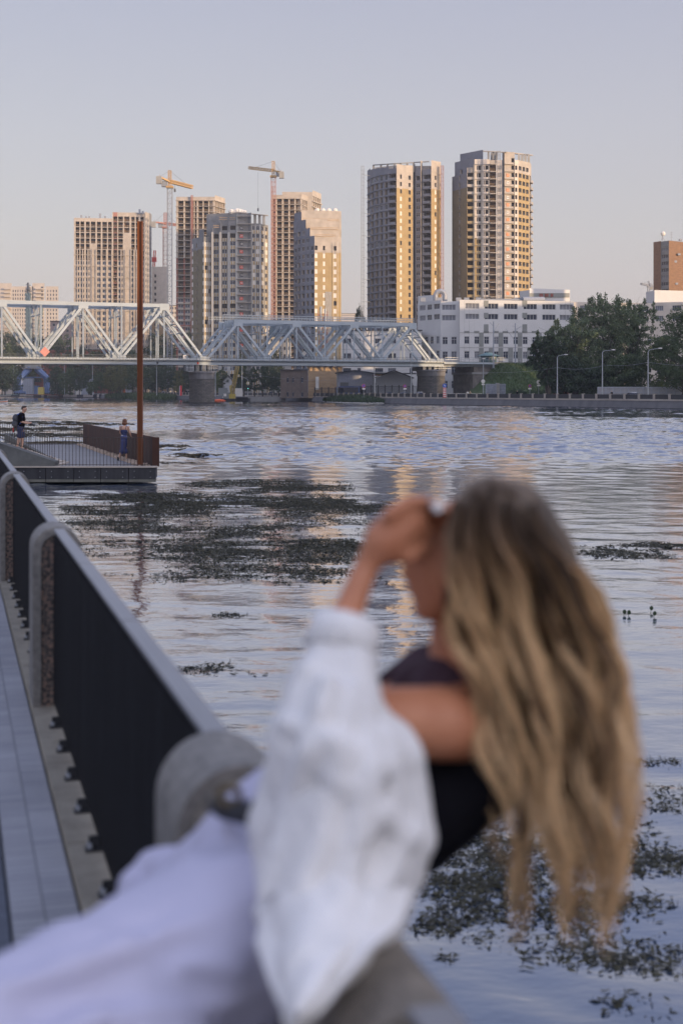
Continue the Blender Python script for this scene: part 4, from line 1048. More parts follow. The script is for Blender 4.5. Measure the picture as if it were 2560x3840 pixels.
# ------------------------------------------------------------------ tower cranes
def lattice(m, p0, p1, w, n, mm, th=.22):
    p0 = Vector(p0); p1 = Vector(p1); d = (p1-p0).normalized()
    up = Vector((0,0,1)) if abs(d.z) < .9 else Vector((0,1,0))
    a = d.cross(up).normalized()*w/2; b_ = a.cross(d).normalized()*w/2
    cs = [a+b_,a-b_,-a-b_,-a+b_]
    for c in cs: m.beam(p0+c,p1+c,th,th,mm)
    for i in range(n):
        q0 = p0.lerp(p1,i/n); q1 = p0.lerp(p1,(i+1)/n)
        for k in range(4):
            c, e = cs[k], cs[(k+1)%4]
            if i % 2: c, e = e, c
            m.beam(q0+c,q1+e,th*.6,th*.6,mm); m.beam(q1+c,q1+e,th*.6,th*.6,mm)
def crane(name_l, px, Y, ytop_mast, yapex, jib, cjib, mm_mast, mm_jib, w=2.0, hook=None, rz=0):
    base = Vector((PX(px,Y),Y,TOPZ)); o = empty('tower_crane', base, 0, name_l, 'crane')
    s = Y/F; zt = PZ(ytop_mast,Y)-base.z; za = PZ(yapex,Y)-base.z
    m = MB(); lattice(m,(0,0,0),(0,0,zt),w,int(zt/(w*1.1)),mm_mast,.26); m.build('mast', parent=o)
    m = MB(); m.obox((0,0,zt+.4),(1,0),(w*1.5,w*1.5,.9),mm_jib)
    m.build('slewing_ring', parent=o)
    m = MB(); lattice(m,(0,0,zt+.8),(0,0,za),w*.6,6,mm_jib,.22); m.build('apex_tower', parent=o)
    zj = lambda y: PZ(y,Y)-base.z
    (jx,jy0,jy1,dj) = jib; x1 = (jx-px)*s; r = Vector((0,dj,0))
    m = MB(); lattice(m,(0,0,zj(jy0)),Vector((x1,dj,zj(jy1))),1.3,16,mm_jib,.3); m.build('jib', parent=o)
    (cx_,cy0,cy1) = cjib; x2 = (cx_-px)*s
    m = MB(); m.beam((0,0,zj(cy0)),(x2,-dj*.4,zj(cy1)),1.2,.7,mm_jib)
    for f in (.3,.6,.95): m.beam((x2*f,-dj*.4*f,zj(cy0)+(zj(cy1)-zj(cy0))*f),(x2*f,-dj*.4*f,zj(cy0)+(zj(cy1)-zj(cy0))*f+1.2),.15,.15,mm_jib)
    m.build('counter_jib', parent=o)
    m = MB(); m.box(x2-1.2,x2+1.2,-dj*.4-1,-dj*.4+1,zj(cy1)-3.2,zj(cy1)+.2,M_conc); m.build('counterweight', parent=o)
    m = MB(); m.box(-w*1.7 if x2<0 else w*.6,-w*.6 if x2<0 else w*1.7,-1.2,1.2,zt+.5,zt+3.0,M_gray); m.build('cab', parent=o)
    m = MB(); m.beam((0,0,za),(x1*.75,dj*.75,zj(jy0)+(zj(jy1)-zj(jy0))*.75+.6),.09,.09,M_steeld); m.beam((0,0,za),(x2*.9,-dj*.36,zj(cy1)+.3),.09,.09,M_steeld)
    if hook:
        hx,hy = hook; q = (hx-px)*s
        m.beam((q,dj*q/x1,zj(jy0)),(q,dj*q/x1,zj(hy)),.08,.08,M_steeld); m.box(q-.4,q+.4,dj*q/x1-.4,dj*q/x1+.4,zj(hy)-1.5,zj(hy),M_steeld)
    m.build('cable', parent=o)
crane('tall grey masted tower crane with a yellow jib pointing right, left of the skeleton tower',637,640,705,640,(712,680,690,10),(601,682,668),M_gray,M_orange,2.1,(654,705))
crane('yellow tower crane with its jib reaching left above the numbered tower',1025,735,665,605,(930,640,618,10),(1057,640,650),M_redst,M_orange,2.2,(965,775))
crane('pink lattice tower crane half hidden behind the tall yellow crane mast',620,850,856,798,(665,838,828,25),(585,838,840),M_redst,M_redst,2.4)
crane('small distant tower crane left of the brick tower on the right skyline',2430,1100,1078,1054,(2392,1070,1068,-10),(2444,1069,1069),M_gray,M_gray,1.6)
o = empty('tower_crane', (PX(577,830),830,0), 0, 'short bright red crane mast peeking up right of the wide beige tower', 'crane')
m = MB(); lattice(m,(0,0,PZ(1005,830)),(0.6,0,PZ(940,830)),1.2,5,M_numr,.3); m.box(-1,1.6,-1,1,PZ(982,830),PZ(965,830),M_numr); m.build('mast', parent=o)
# construction hoists
def hoist(label, px, Y, ytop, ties, wx, mm):
    o = empty('hoist_mast', (PX(px,Y),Y,TOPZ), 0, label, 'hoist'); h_ = PZ(ytop,Y)-TOPZ
    m = MB(); lattice(m,(0,0,0),(0,0,h_),1.1,int(h_/1.55),mm,.15); m.build('mast', parent=o)
    m = MB()
    for y in ties: z = PZ(y,Y)-TOPZ; m.beam((0,0,z),(wx,4,z),.15,.15,mm)
    m.build('tie_bar', parent=o)
hoist('grey ladder like hoist mast standing clear at the left of the rounded tower',1359,575,623,(654,743,799,883,965,1046,1130),3,M_gray)
hoist('reddish hoist mast on the right edge of the rounded tower',1657,584,622,(654,743,850,950,1050),-3,M_redst)
hoist('hoist mast climbing the front of the tallest tower between window strips',1869,573,566,(650,750,850,950,1050),1,M_gray)
hoist('red hoist mast on the left side of the grey skeleton tower',1021,743,700,(800,900,1000,1100),2,M_redst)
# silver chimneys with a red frame
o = empty('chimney_stack', P(1208,1330,470), 0, 'pair of silver steel chimneys in a red lattice frame behind the side span', 'chimney'); o.location.z = TOPZ
s = 470/F
for x,yt in ((1203,1150),(1220,1158)):
    m = MB(); m.tube([((x-1208)*s,0,0),((x-1208)*s,0,PZ(yt,470)-TOPZ)],.42,10,M_galv); m.build('flue_pipe', parent=o, smooth=False)
m = MB()
for x in (1192,1228):
    for y_ in (-1.5,1.5): m.beam(((x-1208)*s,y_,0),((x-1208)*s,y_,PZ(1168,470)-TOPZ),.16,.16,M_redst)
zz = 0; k = 0
while zz < PZ(1168,470)-TOPZ-3:
    for y_ in (-1.5,1.5):
        m.beam((-16*s,y_,zz),(20*s,y_,zz+3),.12,.12,M_redst); m.beam((20*s,y_,zz),(-16*s,y_,zz+3),.12,.12,M_redst); m.beam((-16*s,y_,zz+3),(20*s,y_,zz+3),.14,.14,M_redst)
    zz += 3
m.build('lattice_frame', parent=o)
# portal crane at the dock
Yq = 700.0; sq = Yq/F; xq = 125
o = empty('portal_crane', (PX(xq,Yq),Yq,TOPZ), 0, 'blue four legged dock portal crane with a tall grey column at the far left', 'crane')
legs = [(-66,0,-2),(-28,0,-7),(66,0,-2),(38,0,5)]
for i,(lx,_,ly) in enumerate([(-66,0,6),(-32,0,-7),(66,0,-5),(36,0,7)]):
    m = MB(); kx = lx*sq*.98; zl = PZ(1418,Yq)-TOPZ; zt_ = PZ(1383,Yq)-TOPZ
    m.tube([(lx*sq,ly,1.4),(kx,ly,zl)],[.75,.95],6,M_blue); m.tube([(kx,ly,zl),(lx*sq*.28,ly*.3,zt_)],[.95,1.5],6,M_blue)
    lg = m.build('leg', parent=o)
    m = MB(); m.box(lx*sq-2.2,lx*sq+2.2,ly-.8,ly+.8,.1,1.5,M_blue)
    for t_ in (-1.6,-.5,.6,1.6): m.tube([(lx*sq+t_,ly-1,.45),(lx*sq+t_,ly+1,.45)],.42,8,M_black)
    m.build('bogie', parent=lg)
m = MB(); m.beam((-60*sq,0,PZ(1415,Yq)-TOPZ),(60*sq,0,PZ(1415,Yq)-TOPZ),.8,.6,M_blue); m.build('crossbeam', parent=o)
m = MB(); m.tube([(0,0,PZ(1383,Yq)-TOPZ),(0,0,PZ(1379,Yq)-TOPZ)],[5.3,5.3],14,M_concd); m.build('turntable', parent=o)
m = MB(); m.box(-27*sq,27*sq,-2.5,2.5,PZ(1379,Yq)-TOPZ,PZ(1363,Yq)-TOPZ,M_whited); m.build('machine_house', parent=o)
M_gg = mat('grey_green_paint',(.20,.26,.27),.6,var=.2,scale=.5)
m = MB(); lattice(m,(-16*sq,0,PZ(1363,Yq)-TOPZ),(-18*sq,0,PZ(1100,Yq)-TOPZ),1.9,14,M_gg,.4); m.beam((-16*sq,0,PZ(1363,Yq)-TOPZ),(-18*sq,0,PZ(1100,Yq)-TOPZ),1.3,1.5,M_gg); m.build('column', parent=o)
m = MB(); zt_ = PZ(1100,Yq)-TOPZ
m.tube([(-18*sq,0,zt_),(-19*sq,0,PZ(1060,Yq)-TOPZ)],[.9,.5],6,M_steeld); m.beam((-30*sq,0,zt_+1),(-6*sq,0,zt_+1),.3,.3,M_steeld); m.beam((-27*sq,0,PZ(1068,Yq)-TOPZ),(-9*sq,0,PZ(1070,Yq)-TOPZ),.25,.3,M_steeld)
for x in (-28,-24,-12,-8): m.beam((x*sq,0,zt_-1),(x*sq,0,zt_+3),.15,.15,M_steeld)
m.ball((-18*sq,0,zt_+2),1.1,M_steeld,8,5)
m.build('column_head', parent=o)
m = MB(); lattice(m,(5*sq,1,PZ(1363,Yq)-TOPZ),(30*sq,1,PZ(1150,Yq)-TOPZ),1.3,12,M_gg,.25); m.build('brace_boom', parent=o)
# ------------------------------------------------------------------ quay at the left
qa = bank_px(-60,-.4); qb = bank_px(372,-.4)
qm = MB(); dq = (qb-qa).normalized(); nq = Vector((dq.y,-dq.x)); 
if nq.y > 0: nq = -nq
Lq = (qb-qa).length; u_ = 0; r_ = random.Random(3)
M_qd = mat('quay_dark',(.05,.05,.06),.9,var=.4,scale=.3)
def q3(u, o, z): p = qa+dq*u+nq*o; return (p.x,p.y,z)
qm.hexa([q3(0,0,-.5),q3(Lq,0,-.5),q3(Lq,-3,-.5),q3(0,-3,-.5),q3(0,0,1.7),q3(Lq,0,1.7),q3(Lq,-3,1.7),q3(0,-3,1.7)],M_qd)
while u_ < Lq-2:
    wd = r_.uniform(2,6); 
    if r_.random() < .8:
        e = min(Lq,u_+wd*.85)
        qm.hexa([q3(u_,.25,.3),q3(e,.25,.3),q3(e,0,.3),q3(u_,0,.3),q3(u_,.25,1.9),q3(e,.25,1.9),q3(e,0,1.9),q3(u_,0,1.9)],M_concl)
    u_ += wd
qm.hexa([q3(0,.4,1.75),q3(Lq,.4,1.75),q3(Lq,-4,1.75),q3(0,-4,1.75),q3(0,.4,2.1),q3(Lq,.4,2.1),q3(Lq,-4,2.1),q3(0,-4,2.1)],M_concd)
tag(qm.build('quay_wall'), 'old dock quay wall of pale worn slabs and dark gaps at the far left waterline', 'wall')
# ------------------------------------------------------------------ street lamps, signs, wires
def lamp(px, Y, ytop, yarm, dx, label, zb=TOPZ, dbl=False):
    o = empty('street_lamp', (PX(px,Y),Y,zb), 0, label, 'street lamp', 'street lamps along the far embankment')
    s = Y/F; h_ = PZ(yarm,Y)-zb
    m = MB(); m.tube([(0,0,0),(0,0,h_*.5),(0,0,h_)],[.16,.12,.09],8,M_galv); m.build('pole', parent=o)
    m = MB(); m.tube([(0,0,h_),(dx*s*.15,0,h_+(yarm-ytop)*s*.6),(dx*s,0,h_+(yarm-ytop)*s)],[.07,.06,.05],6,M_galv); a = m.build('arm', parent=o)
    m = MB(); m.ball((dx*s*1.08,0,h_+(yarm-ytop)*s),(.45,.18,.12),M_board,8,5); m.build('lamp_head', parent=o)
    return o
lamp(2088,300,1330,1340,30,'street lamp with an arm to the right beside the brick shed under the trees')
lamp(2257,290,1312,1322,38,'street lamp with small boxes on its pole in front of the airy tall tree')
lamp(2428,280,1306,1320,42,'street lamp furthest right, its arm reaching over the white car')
lamp(908,455,1300,1310,-1,'bare lamp pole with a box midway, near the white cabinet right of the barge')
lamp(808,440,1315,1325,1,'thin pole standing just right of the big river pier')
lamp(1265,415,1372,1376,1,'thin lamp pole in front of the sand coloured brick wall')
lamp(1403,410,1290,1300,1,'thin pole between the two grey sheds')
lamp(1541,400,1320,1330,1,'thin pole just left of the stone side pier')
lamp(1811,360,1345,1350,1,'pole with a round sign in front of the abutment')
lamp(243,640,1358,1366,0.5,'pale lamp pole between the portal crane and the containers')
lamp(348,640,1358,1366,.5,'pale lamp pole above the grey container hopper')
lamp(458,640,1358,1366,.5,'pale lamp pole left of the rusty pole')
lamp(588,560,1370,1376,.5,'pale lamp pole with a blue sign left of the big river pier')
lamp(52,650,1371,1385,12,'curved street lamp at the far left beside the portal crane')
m = MB()
def wire(a, c, sag, n=10):
    a = Vector(a); c = Vector(c); pr_ = a
    for i in range(1,n+1):
        f = i/n; q = a.lerp(c,f)-Vector((0,0,sag*4*f*(1-f))); m.beam(pr_,q,.04,.04,M_gray); pr_ = q
wire(P(2088,1378,300),P(2257,1372,290),.5); wire(P(2257,1368,290),P(2428,1358,280),.4); wire(P(2428,1358,280),P(2640,1368,262),.3)
wire(P(2088,1378,300),P(1811,1395,360),.5); wire(P(908,1395,455),P(1265,1425,415),1.0)
wire(P(1265,1385,415),P(1541,1385,400),.6)
tag(m.build('overhead_wire'), 'thin sagging cables strung between the lamp poles of the far bank', 'cable')
M_sb = mat('sign_blue',(.03,.10,.42),.5,var=.05); M_sr = mat('sign_red',(.55,.04,.04),.5,var=.05)
def sign(px, Y, ytop, label, face, r=.38, extra=True, zb=TOPZ):
    o = empty('road_sign', (PX(px,Y),Y,zb), 0, label, 'road sign', None); h_ = PZ(ytop,Y)-zb
    m = MB(); m.tube([(0,0,0),(0,0,h_+r)],[.05,.05],6,M_galv); m.build('pole', parent=o)
    m = MB(); m.tube([(0,-.06,h_),(0,-.1,h_)],[r,r],16,M_sr if face == 'np' else (M_sb if face=='b' else M_board))
    f = m.build('disc', parent=o)
    if face == 'np':
        m = MB(); m.tube([(0,-.10,h_),(0,-.115,h_)],[r*.75,r*.75],16,M_sb); m.beam((-r*.5,-.12,h_+r*.5),(r*.5,-.12,h_-r*.5),.02,.12,M_sr); m.build('emblem', parent=f)
    if face == 'b':
        m = MB(); m.beam((-r*.3,-.11,h_+r*.4),(r*.3,-.11,h_-r*.35),.02,.14,M_board); m.build('emblem', parent=f)
    if extra:
        m = MB(); m.box(-.4,.4,-.1,-.06,h_-r-.45,h_-r-.1,M_board); m.build('plate', parent=o)
    return o
sign(1985,338,1447,'small round no parking sign with white plates below at the grass slope','np')
sign(2018,334,1433,'round pale sign on a thin post, right of the small no parking sign','w',.5)
sign(1363,372,1447,'round no parking sign above the fence beside the bus','np',.5)
sign(1517,352,1448,'round no parking sign in front of the corrugated shed','np',.4)
sign(1810,358,1430,'round pale disc sign on the pole before the abutment','w',.5)
o = sign(1666,336,1446,'blue round arrow sign above a red and white striped post by the side pier','b',.5,False)
m = MB()
for k in range(6):
    z = .2+k*.42; m.box(-.36,.36,-.09,-.04,z,z+.21,M_sr); m.box(-.36,.36,-.09,-.04,z+.21,z+.42,M_board)
m.build('striped_panel', parent=o)
# crossing signal with lit pedestrian sign
o = empty('traffic_signal', (PX(930,448),448,TOPZ), 0, 'signal post with yellow edged crossing signs on an arm behind the work barge', 'traffic light')
s = 448/F; m = MB(); m.tube([(0,0,0),(0,0,PZ(1425,448)-TOPZ)],.1,8,M_galv); m.tube([(0,0,PZ(1425,448)-TOPZ),(-8*s,0,PZ(1418,448)-TOPZ),(-32*s,0,PZ(1410,448)-TOPZ)],.07,6,M_galv); m.build('pole', parent=o)
M_yel = mat('sign_yellow',(.48,.36,.07),.5)
for x,y in ((894,1409),(930,1437)):
    m = MB(); a = (x-930)*s; z = PZ(y,448)-TOPZ; m.box(a-.45,a+.45,-.25,-.15,z-.45,z+.45,M_yel); f = m.build('crossing_sign', parent=o)
    m = MB(); m.box(a-.3,a+.3,-.27,-.25,z-.3,z+.3,M_board); m.tube([(a,-.28,z+.12),(a+.05,-.28,z-.05),(a-.08,-.28,z-.22)],.05,5,M_numd); m.ball((a+.02,-.28,z+.2),.06,M_numd,6,4); m.build('pictogram', parent=f)
m = MB(); m.box(-.18,.18,-.25,-.1,PZ(1462,448)-TOPZ,PZ(1446,448)-TOPZ,M_iron); f = m.build('signal_head', parent=o)
ml = bpy.data.materials.new('green_signal'); ml.use_nodes = True; ml.node_tree.nodes['Principled BSDF'].inputs['Emission Color'].default_value = (.2,.9,.8,1); ml.node_tree.nodes['Principled BSDF'].inputs['Emission Strength'].default_value = 1.5; ml.node_tree.nodes['Principled BSDF'].inputs['Base Color'].default_value = (.2,.6,.55,1)
m = MB(); m.tube([(.05,-.25,PZ(1457,448)-TOPZ),(.05,-.28,PZ(1457,448)-TOPZ)],.15,10,ml); m.build('lens', parent=f)
# ------------------------------------------------------------------ vehicles
def car(name, label, px, Y, paint, L=4.4, H=1.45, W=1.8, suv=False, ang=None, lights=False, zb=TOPZ+.03):
    o = empty(name, (PX(px,Y),Y,zb), ang if ang is not None else R(118), label, 'car', 'cars on the far embankment road')
    hl = L/2; hb = .62 if not suv else .75
    prof = [(-hl,.28),(-hl,.7*hb+.25),(-hl+.12,hb+.28),(-hl*.55,hb+.34),(hl*.42,hb+.33),(hl*.9,hb+.12),(hl,hb-.1),(hl,.28)]
    m = MB(); w_ = W/2
    def ext(pr, w0, w1, mm):
        n_ = len(pr); vs = [(x,-w0 if z < .9 else -w1,z) for x,z in pr]+[(x,w0 if z<.9 else w1,z) for x,z in pr]
        m.add(vs, [tuple(range(n_)),tuple(range(n_,2*n_))[::-1]]+[(i,n_+i,n_+(i+1)%n_,(i+1)%n_) for i in range(n_)], mm)
    ext(prof, w_, w_*.97, paint)
    b = m.build('body', parent=o)
    zt_ = H; r0 = -hl*.62 if not suv else -hl*.9
    cab = [(r0-.15,hb+.32),(r0+.35,zt_-.03),(hl*.02,zt_),(hl*.45,hb+.32)]
    m = MB(); n_ = 4; vs = [(x,-w_*.93,z) if z < zt_-.2 else (x,-w_*.74,z) for x,z in cab]+[(x,w_*.93,z) if z < zt_-.2 else (x,w_*.74,z) for x,z in cab]
    m.add(vs, [(0,1,2,3),(7,6,5,4)]+[(i,4+i,4+(i+1)%4,(i+1)%4) for i in (0,2)], M_glass); m.build('windows', parent=o)
    m = MB(); m.hexa([(r0+.3,-w_*.76,zt_-.05),(hl*.06,-w_*.76,zt_-.02),(hl*.06,w_*.76,zt_-.02),(r0+.3,w_*.76,zt_-.05),(r0+.38,-w_*.7,zt_+.02),(hl*.0,-w_*.7,zt_+.04),(hl*.0,w_*.7,zt_+.04),(r0+.38,w_*.7,zt_+.02)], paint); m.build('roof', parent=o)
    for x in (-hl*.62,hl*.62):
        for y in (-w_+.08,w_-.08):
            m = MB(); m.tube([(x,y-.11,.33),(x,y+.11,.33)],.33,12,M_black); wh = m.build('wheel', parent=o)
            m = MB(); m.tube([(x,y-.125,.33),(x,y+.125,.33)],.18,8,M_galv); m.build('rim', parent=wh)
    for y in (-w_*.7,w_*.7):
        m = MB(); m.box(hl-.02,hl+.03,y-.2,y+.2,hb-.12,hb+.05,M_board); m.build('headlight', parent=o)
        m = MB(); m.box(-hl-.03,-hl+.02,y-.2,y+.2,hb,hb+.18,M_sr); m.build('tail_light', parent=o)
    return o
P_w = mat('car_white',(.7,.7,.72),.3,coat=.5,var=.03); P_s = mat('car_silver',(.35,.36,.38),.3,metal=.4,var=.03); P_k = mat('car_dark',(.03,.035,.05),.3,coat=.5,var=.05)
def bank_ang(px): p, = (bank_px(px,10),); q = bank_px(px-25,10); return math.atan2(q.y-p.y,q.x-p.x)
def cary(px, off=9): return bank_px(px,off).y
car('parked_car','white car at the far right below the last street lamp',2363,cary(2363),P_w,ang=R(180+10))
car('parked_car','white car nose just entering at the right edge of the photo',2572,cary(2572),P_w,ang=R(190))
car('parked_car','silver estate car high on the road left of the narrow windowed brick building',1102,cary(1102,13),P_s,suv=True,H=1.75,ang=R(-28))
car('parked_car','white car in front of the sand brick wall left of the bus',1246,cary(1246,8),P_w,ang=R(150))
car('parked_car','dark car between the bus and the stone side pier',1455,cary(1455,9),P_k,ang=R(170))
car('parked_car','silver car half hidden by the fence before the corrugated shed',1510,cary(1510,12),P_s,ang=R(175))
car('parked_car','white saloon with lit headlights at the foot of the stone side pier',1580,cary(1580,6),P_w,ang=R(-15))
car('parked_car','white car left of the big river pier behind the reeds',610,cary(610,9),P_w,ang=R(170))
car('parked_car','dark car in the shade of trees just left of the rusty pole',505,cary(505,9),P_k,ang=R(170))
car('parked_car','dark silver car by the first fence panels right of the work barge',1015,cary(1015,12),P_s,ang=R(160))
# bus
bx = 1316; by = cary(1316,7)
o = empty('city_bus', (PX(bx,by),by,TOPZ+.03), math.atan2(0,1), 'blue and dark glazed city bus driving along the far embankment', 'bus')
o.rotation_euler = (0,0,R(-38))
Mb = mat('bus_blue',(.03,.12,.42),.35,coat=.4,var=.05); Mt = mat('bus_top',(.10,.13,.28),.4,var=.1)
hl = 4.6
m = MB(); m.box(-hl,hl,-1.25,1.25,.35,1.15,Mb); m.box(-hl,hl,-1.25,1.25,2.75,3.05,Mt); m.box(-hl,-hl+.3,-1.25,1.25,1.15,2.75,Mb); m.box(-hl+1,hl-1,-.9,.9,3.05,3.2,Mt); m.box(hl-.9,hl-.6,-1.25,1.25,1.15,2.75,Mb); m.build('body', parent=o)
m = MB(); m.box(-hl+.3,hl-.9,-1.24,1.24,1.15,2.75,M_glass); m.build('side_windows', parent=o)
m = MB(); m.box(hl-.6,hl+.02,-1.2,1.2,.95,2.75,M_iron); m.build('windscreen', parent=o)
m = MB(); m.box(hl+.02,hl+.05,-.5,.5,2.45,2.7,M_board); m.build('route_display', parent=o)
for y in (-.95,.95): m = MB(); m.box(hl-.02,hl+.03,y-.2,y+.2,.6,.85,M_board); m.build('headlight', parent=o)
for x in (-hl*.55,hl*.6):
    for y in (-1.15,1.15):
        m = MB(); m.tube([(x,y-.14,.5),(x,y+.14,.5)],.5,12,M_black); m.build('wheel', parent=o)
# work barge with crane next to the pier
yb_ = 445.0; s = yb_/F
o = empty('work_barge', (PX(880,yb_),yb_,0), 0, 'flat work barge with a yellow lattice crane and tyres moored beside the pier', 'boat')
m = MB(); m.hexa([(-48*s,-2,0),(54*s,-2,0),(54*s,4,0),(-48*s,4,0),(-50*s,-2.4,1.0),(56*s,-2.4,1.0),(56*s,4.4,1.0),(-50*s,4.4,1.0)],M_qd); m.build('hull', parent=o)
m = MB(); m.box(-42*s,-16*s,-1,3,1,2.9,M_whited); m.box(-40*s,-30*s,-1.05,-1.0,1.7,2.5,M_board); m.build('deckhouse', parent=o)
m = MB(); m.box(-20*s,2*s,-1.2,2.5,1,2.4,M_yel); lattice(m,(-10*s,0,2.4),(10*s,1,PZ(1372,yb_)),1.0,14,mat('crane_ochre',(.30,.22,.06),.6),.18); m.build('deck_crane', parent=o)
m = MB(); m.beam((-14*s,0,1.5),(-18*s,0,5),.3,.3,M_yel); m.beam((-10*s,0,1.5),(-14*s,0,5.2),.3,.3,M_yel); m.build('gantry', parent=o)
for x in range(12,54,7):
    m = MB(); m.tube([(x*s,-2.5,.9),(x*s,-2.2,.9)],.55,10,M_black); m.build('tyre_fender', parent=o)
m = MB(); m.ball((0,0,0),(2.1,.8,.5),mat('lifebelt_orange',(.75,.12,.03),.5),10,5); ob = m.build('dinghy'); ob.location = (PX(822,436),436,.35); tag(ob,'small bright orange dinghy floating at the right foot of the river pier','boat')
m = MB(); m.box(-5,9,-1.5,1.5,0,1.55,M_conc); ob = m.build('concrete_landing'); ob.location = (PX(965,456),456,-.05); tag(ob,'low concrete landing stage between the barge and the embankment wall','landing')
m = MB(); m.box(-1.1,1.1,-.6,.6,0,2.6,M_board); m.box(-1.15,1.15,-.65,.65,2.6,2.7,M_whited); ob = m.build('utility_cabinet'); ob.location = (PX(891+4,452),452,TOPZ); tag(ob,'white utility cabinet beside the first lamp pole right of the barge','cabinet')
m = MB(); m.box(-1.4,1.4,-.6,.6,0,2.6,M_whited); m.box(-1.45,1.45,-.65,.65,2.6,2.7,M_gray); ob = m.build('utility_cabinet'); ob.location = (PX(836,458),458,TOPZ); tag(ob,'grey cabinet behind the deckhouse of the work barge','cabinet')
# containers, walls and huts at the dock
def cbox(name, label, cat, x0, x1, Y, y0, mm, dpt=4, zb=TOPZ, ribs=0, y1=None):
    a = PX(x0,Y); c = PX(x1,Y); zt_ = PZ(y0,Y); b0_ = zb if y1 is None else PZ(y1,Y)
    m = MB(); cx_ = (a+c)/2
    m.box(a-cx_,c-cx_,0,dpt,0,zt_-b0_,mm)
    for i in range(ribs+1):
        x = a-cx_+(c-a)*i/max(1,ribs); m.box(x-.12,x+.12,-.1,-.0,0,zt_-b0_,M_gray)
    if ribs: m.box(a-cx_,c-cx_,-.12,-.0,zt_-b0_-.25,zt_-b0_+.02,M_gray); m.box(a-cx_,c-cx_,-.12,0,(zt_-b0_)*.5,(zt_-b0_)*.5+.2,M_gray)
    ob = m.build(name); ob.location = (cx_,Y,b0_); return tag(ob,label,cat)
cbox('hopper_bin','grey ribbed hopper bin on the dock right of the white fence','container',284,348,670,1421,M_corr,ribs=6)
cbox('hopper_bin','grey ribbed container seen between the legs of the portal crane','container',66,123,720,1419,M_corr,ribs=6)
cbox('site_fence','whitish concrete slab fence left of the portal crane','fence',-30,50,700,1437,M_concl,.3,ribs=3)
cbox('site_fence','whitish concrete slab fence between the portal crane and the hopper bin','fence',165,282,735,1435,M_concl,.3,ribs=5)
cbox('site_fence','grey concrete panel fence under the trees at the far right','fence',2240,2640,305,1451,mat('fence_concrete',(.30,.30,.31),.9),.3,ribs=14)
cbox('information_kiosk','grey box kiosk standing among the bushes left of the rusty pole','kiosk',473,492,640,1437,M_gray,3)
cbox('advert_pillar','narrow red and white advert pillar left of the river pier','sign',674,682,520,1446,M_sr,.4)
cbox('stacked_hoarding','pile of grey stacked barrier panels at the foot of the grass slope','barrier',1822,1893,352,1440,mat('hoarding_grey',(.26,.28,.33),.7,var=.3,scale=1.5),2.5,ribs=5)
cbox('stacked_hoarding','taller stack of concrete blocks in the middle of the grey barrier pile','barrier',1858,1872,350,1436,M_conc,1)
cbox('yellow_skip','small yellow skip on the quay between the crane legs','container',143,163,690,1452,M_yel,3)
cbox('blue_skip','small blue box on the quay under the portal crane','container',128,145,705,1446,M_blue,3)
cbox('grey_van','white box truck body behind the trees of the left bank','van',284,300,660,1448,M_board,4)
# railings of the lot behind the road
for x0,x1,Y,h_,lab in ((1365,1560,415,3.2,'tall thin barred iron fence in front of the grey sheds'),(1180,1280,425,2.6,'thin barred iron fence before the sand coloured brick wall')):
    m = MB(); n_ = int((x1-x0)/3.2)
    for z in (.3,h_-.2): m.beam((PX(x0,Y),Y,TOPZ+z),(PX(x1,Y),Y,TOPZ+z),.09,.09,M_iron)
    for i in range(n_+1):
        x = PX(x0+(x1-x0)*i/n_,Y); m.beam((x,Y,TOPZ),(x,Y,TOPZ+h_),.07,.07,M_iron)
    for i in range(0,n_+1,8): x = PX(x0+(x1-x0)*i/n_,Y); m.beam((x,Y,TOPZ),(x,Y,TOPZ+h_+.3),.3,.3,M_iron)
    tag(m.build('yard_fence'), lab, 'fence')
# pipes on the roofs
m = MB()
for y,x0,x1,mm in ((1398,1285,1500,M_board),(1407,1300,1480,M_brickr),(1404,1350,1460,M_orange),(1401,1285,1560,M_steeld)): m.beam(P(x0,y,432),P(x1,y,432),.4,.4,mm)
for x in (1310,1400,1500): m.beam(P(x,1398,432),(PX(x,432),432,TOPZ),.25,.25,M_steeld)
tag(m.build('pipe_rack'), 'rack of pale and rusty pipes running above the grey sheds', 'pipes')
# guard rail and passers by
m = MB(); Yg = 350
for x in range(1678,1812,12): m.beam((PX(x,Yg),Yg,TOPZ),(PX(x,Yg),Yg,TOPZ+1.1),.06,.06,M_galv)
m.beam((PX(1678,Yg),Yg,TOPZ+1.1),(PX(1806,Yg),Yg,TOPZ+1.1),.08,.08,M_board)
tag(m.build('guard_rail'), 'low white topped guard rail between the side pier and the abutment', 'railing')
# ------------------------------------------------------------------ trees
def leaf_mat(name, c1, c2):
    m = bpy.data.materials.new(name); m.use_nodes = True; n = m.node_tree; b = n.nodes['Principled BSDF']
    g = n.nodes.new('ShaderNodeNewGeometry'); rp = n.nodes.new('ShaderNodeValToRGB')
    rp.color_ramp.elements[0].color = (*c1,1); rp.color_ramp.elements[1].color = (*c2,1)
    n.links.new(g.outputs['Random Per Island'], rp.inputs[0])
    n.links.new(rp.outputs[0], b.inputs['Base Color']); b.inputs['Roughness'].default_value = .6
    tr = n.nodes.new('ShaderNodeBsdfTranslucent'); n.links.new(rp.outputs[0], tr.inputs[0])
    mx = n.nodes.new('ShaderNodeMixShader'); mx.inputs[0].default_value = .25
    n.links.new(b.outputs[0], mx.inputs[1]); n.links.new(tr.outputs[0], mx.inputs[2])
    n.links.new(mx.outputs[0], n.nodes['Material Output'].inputs[0]); return m
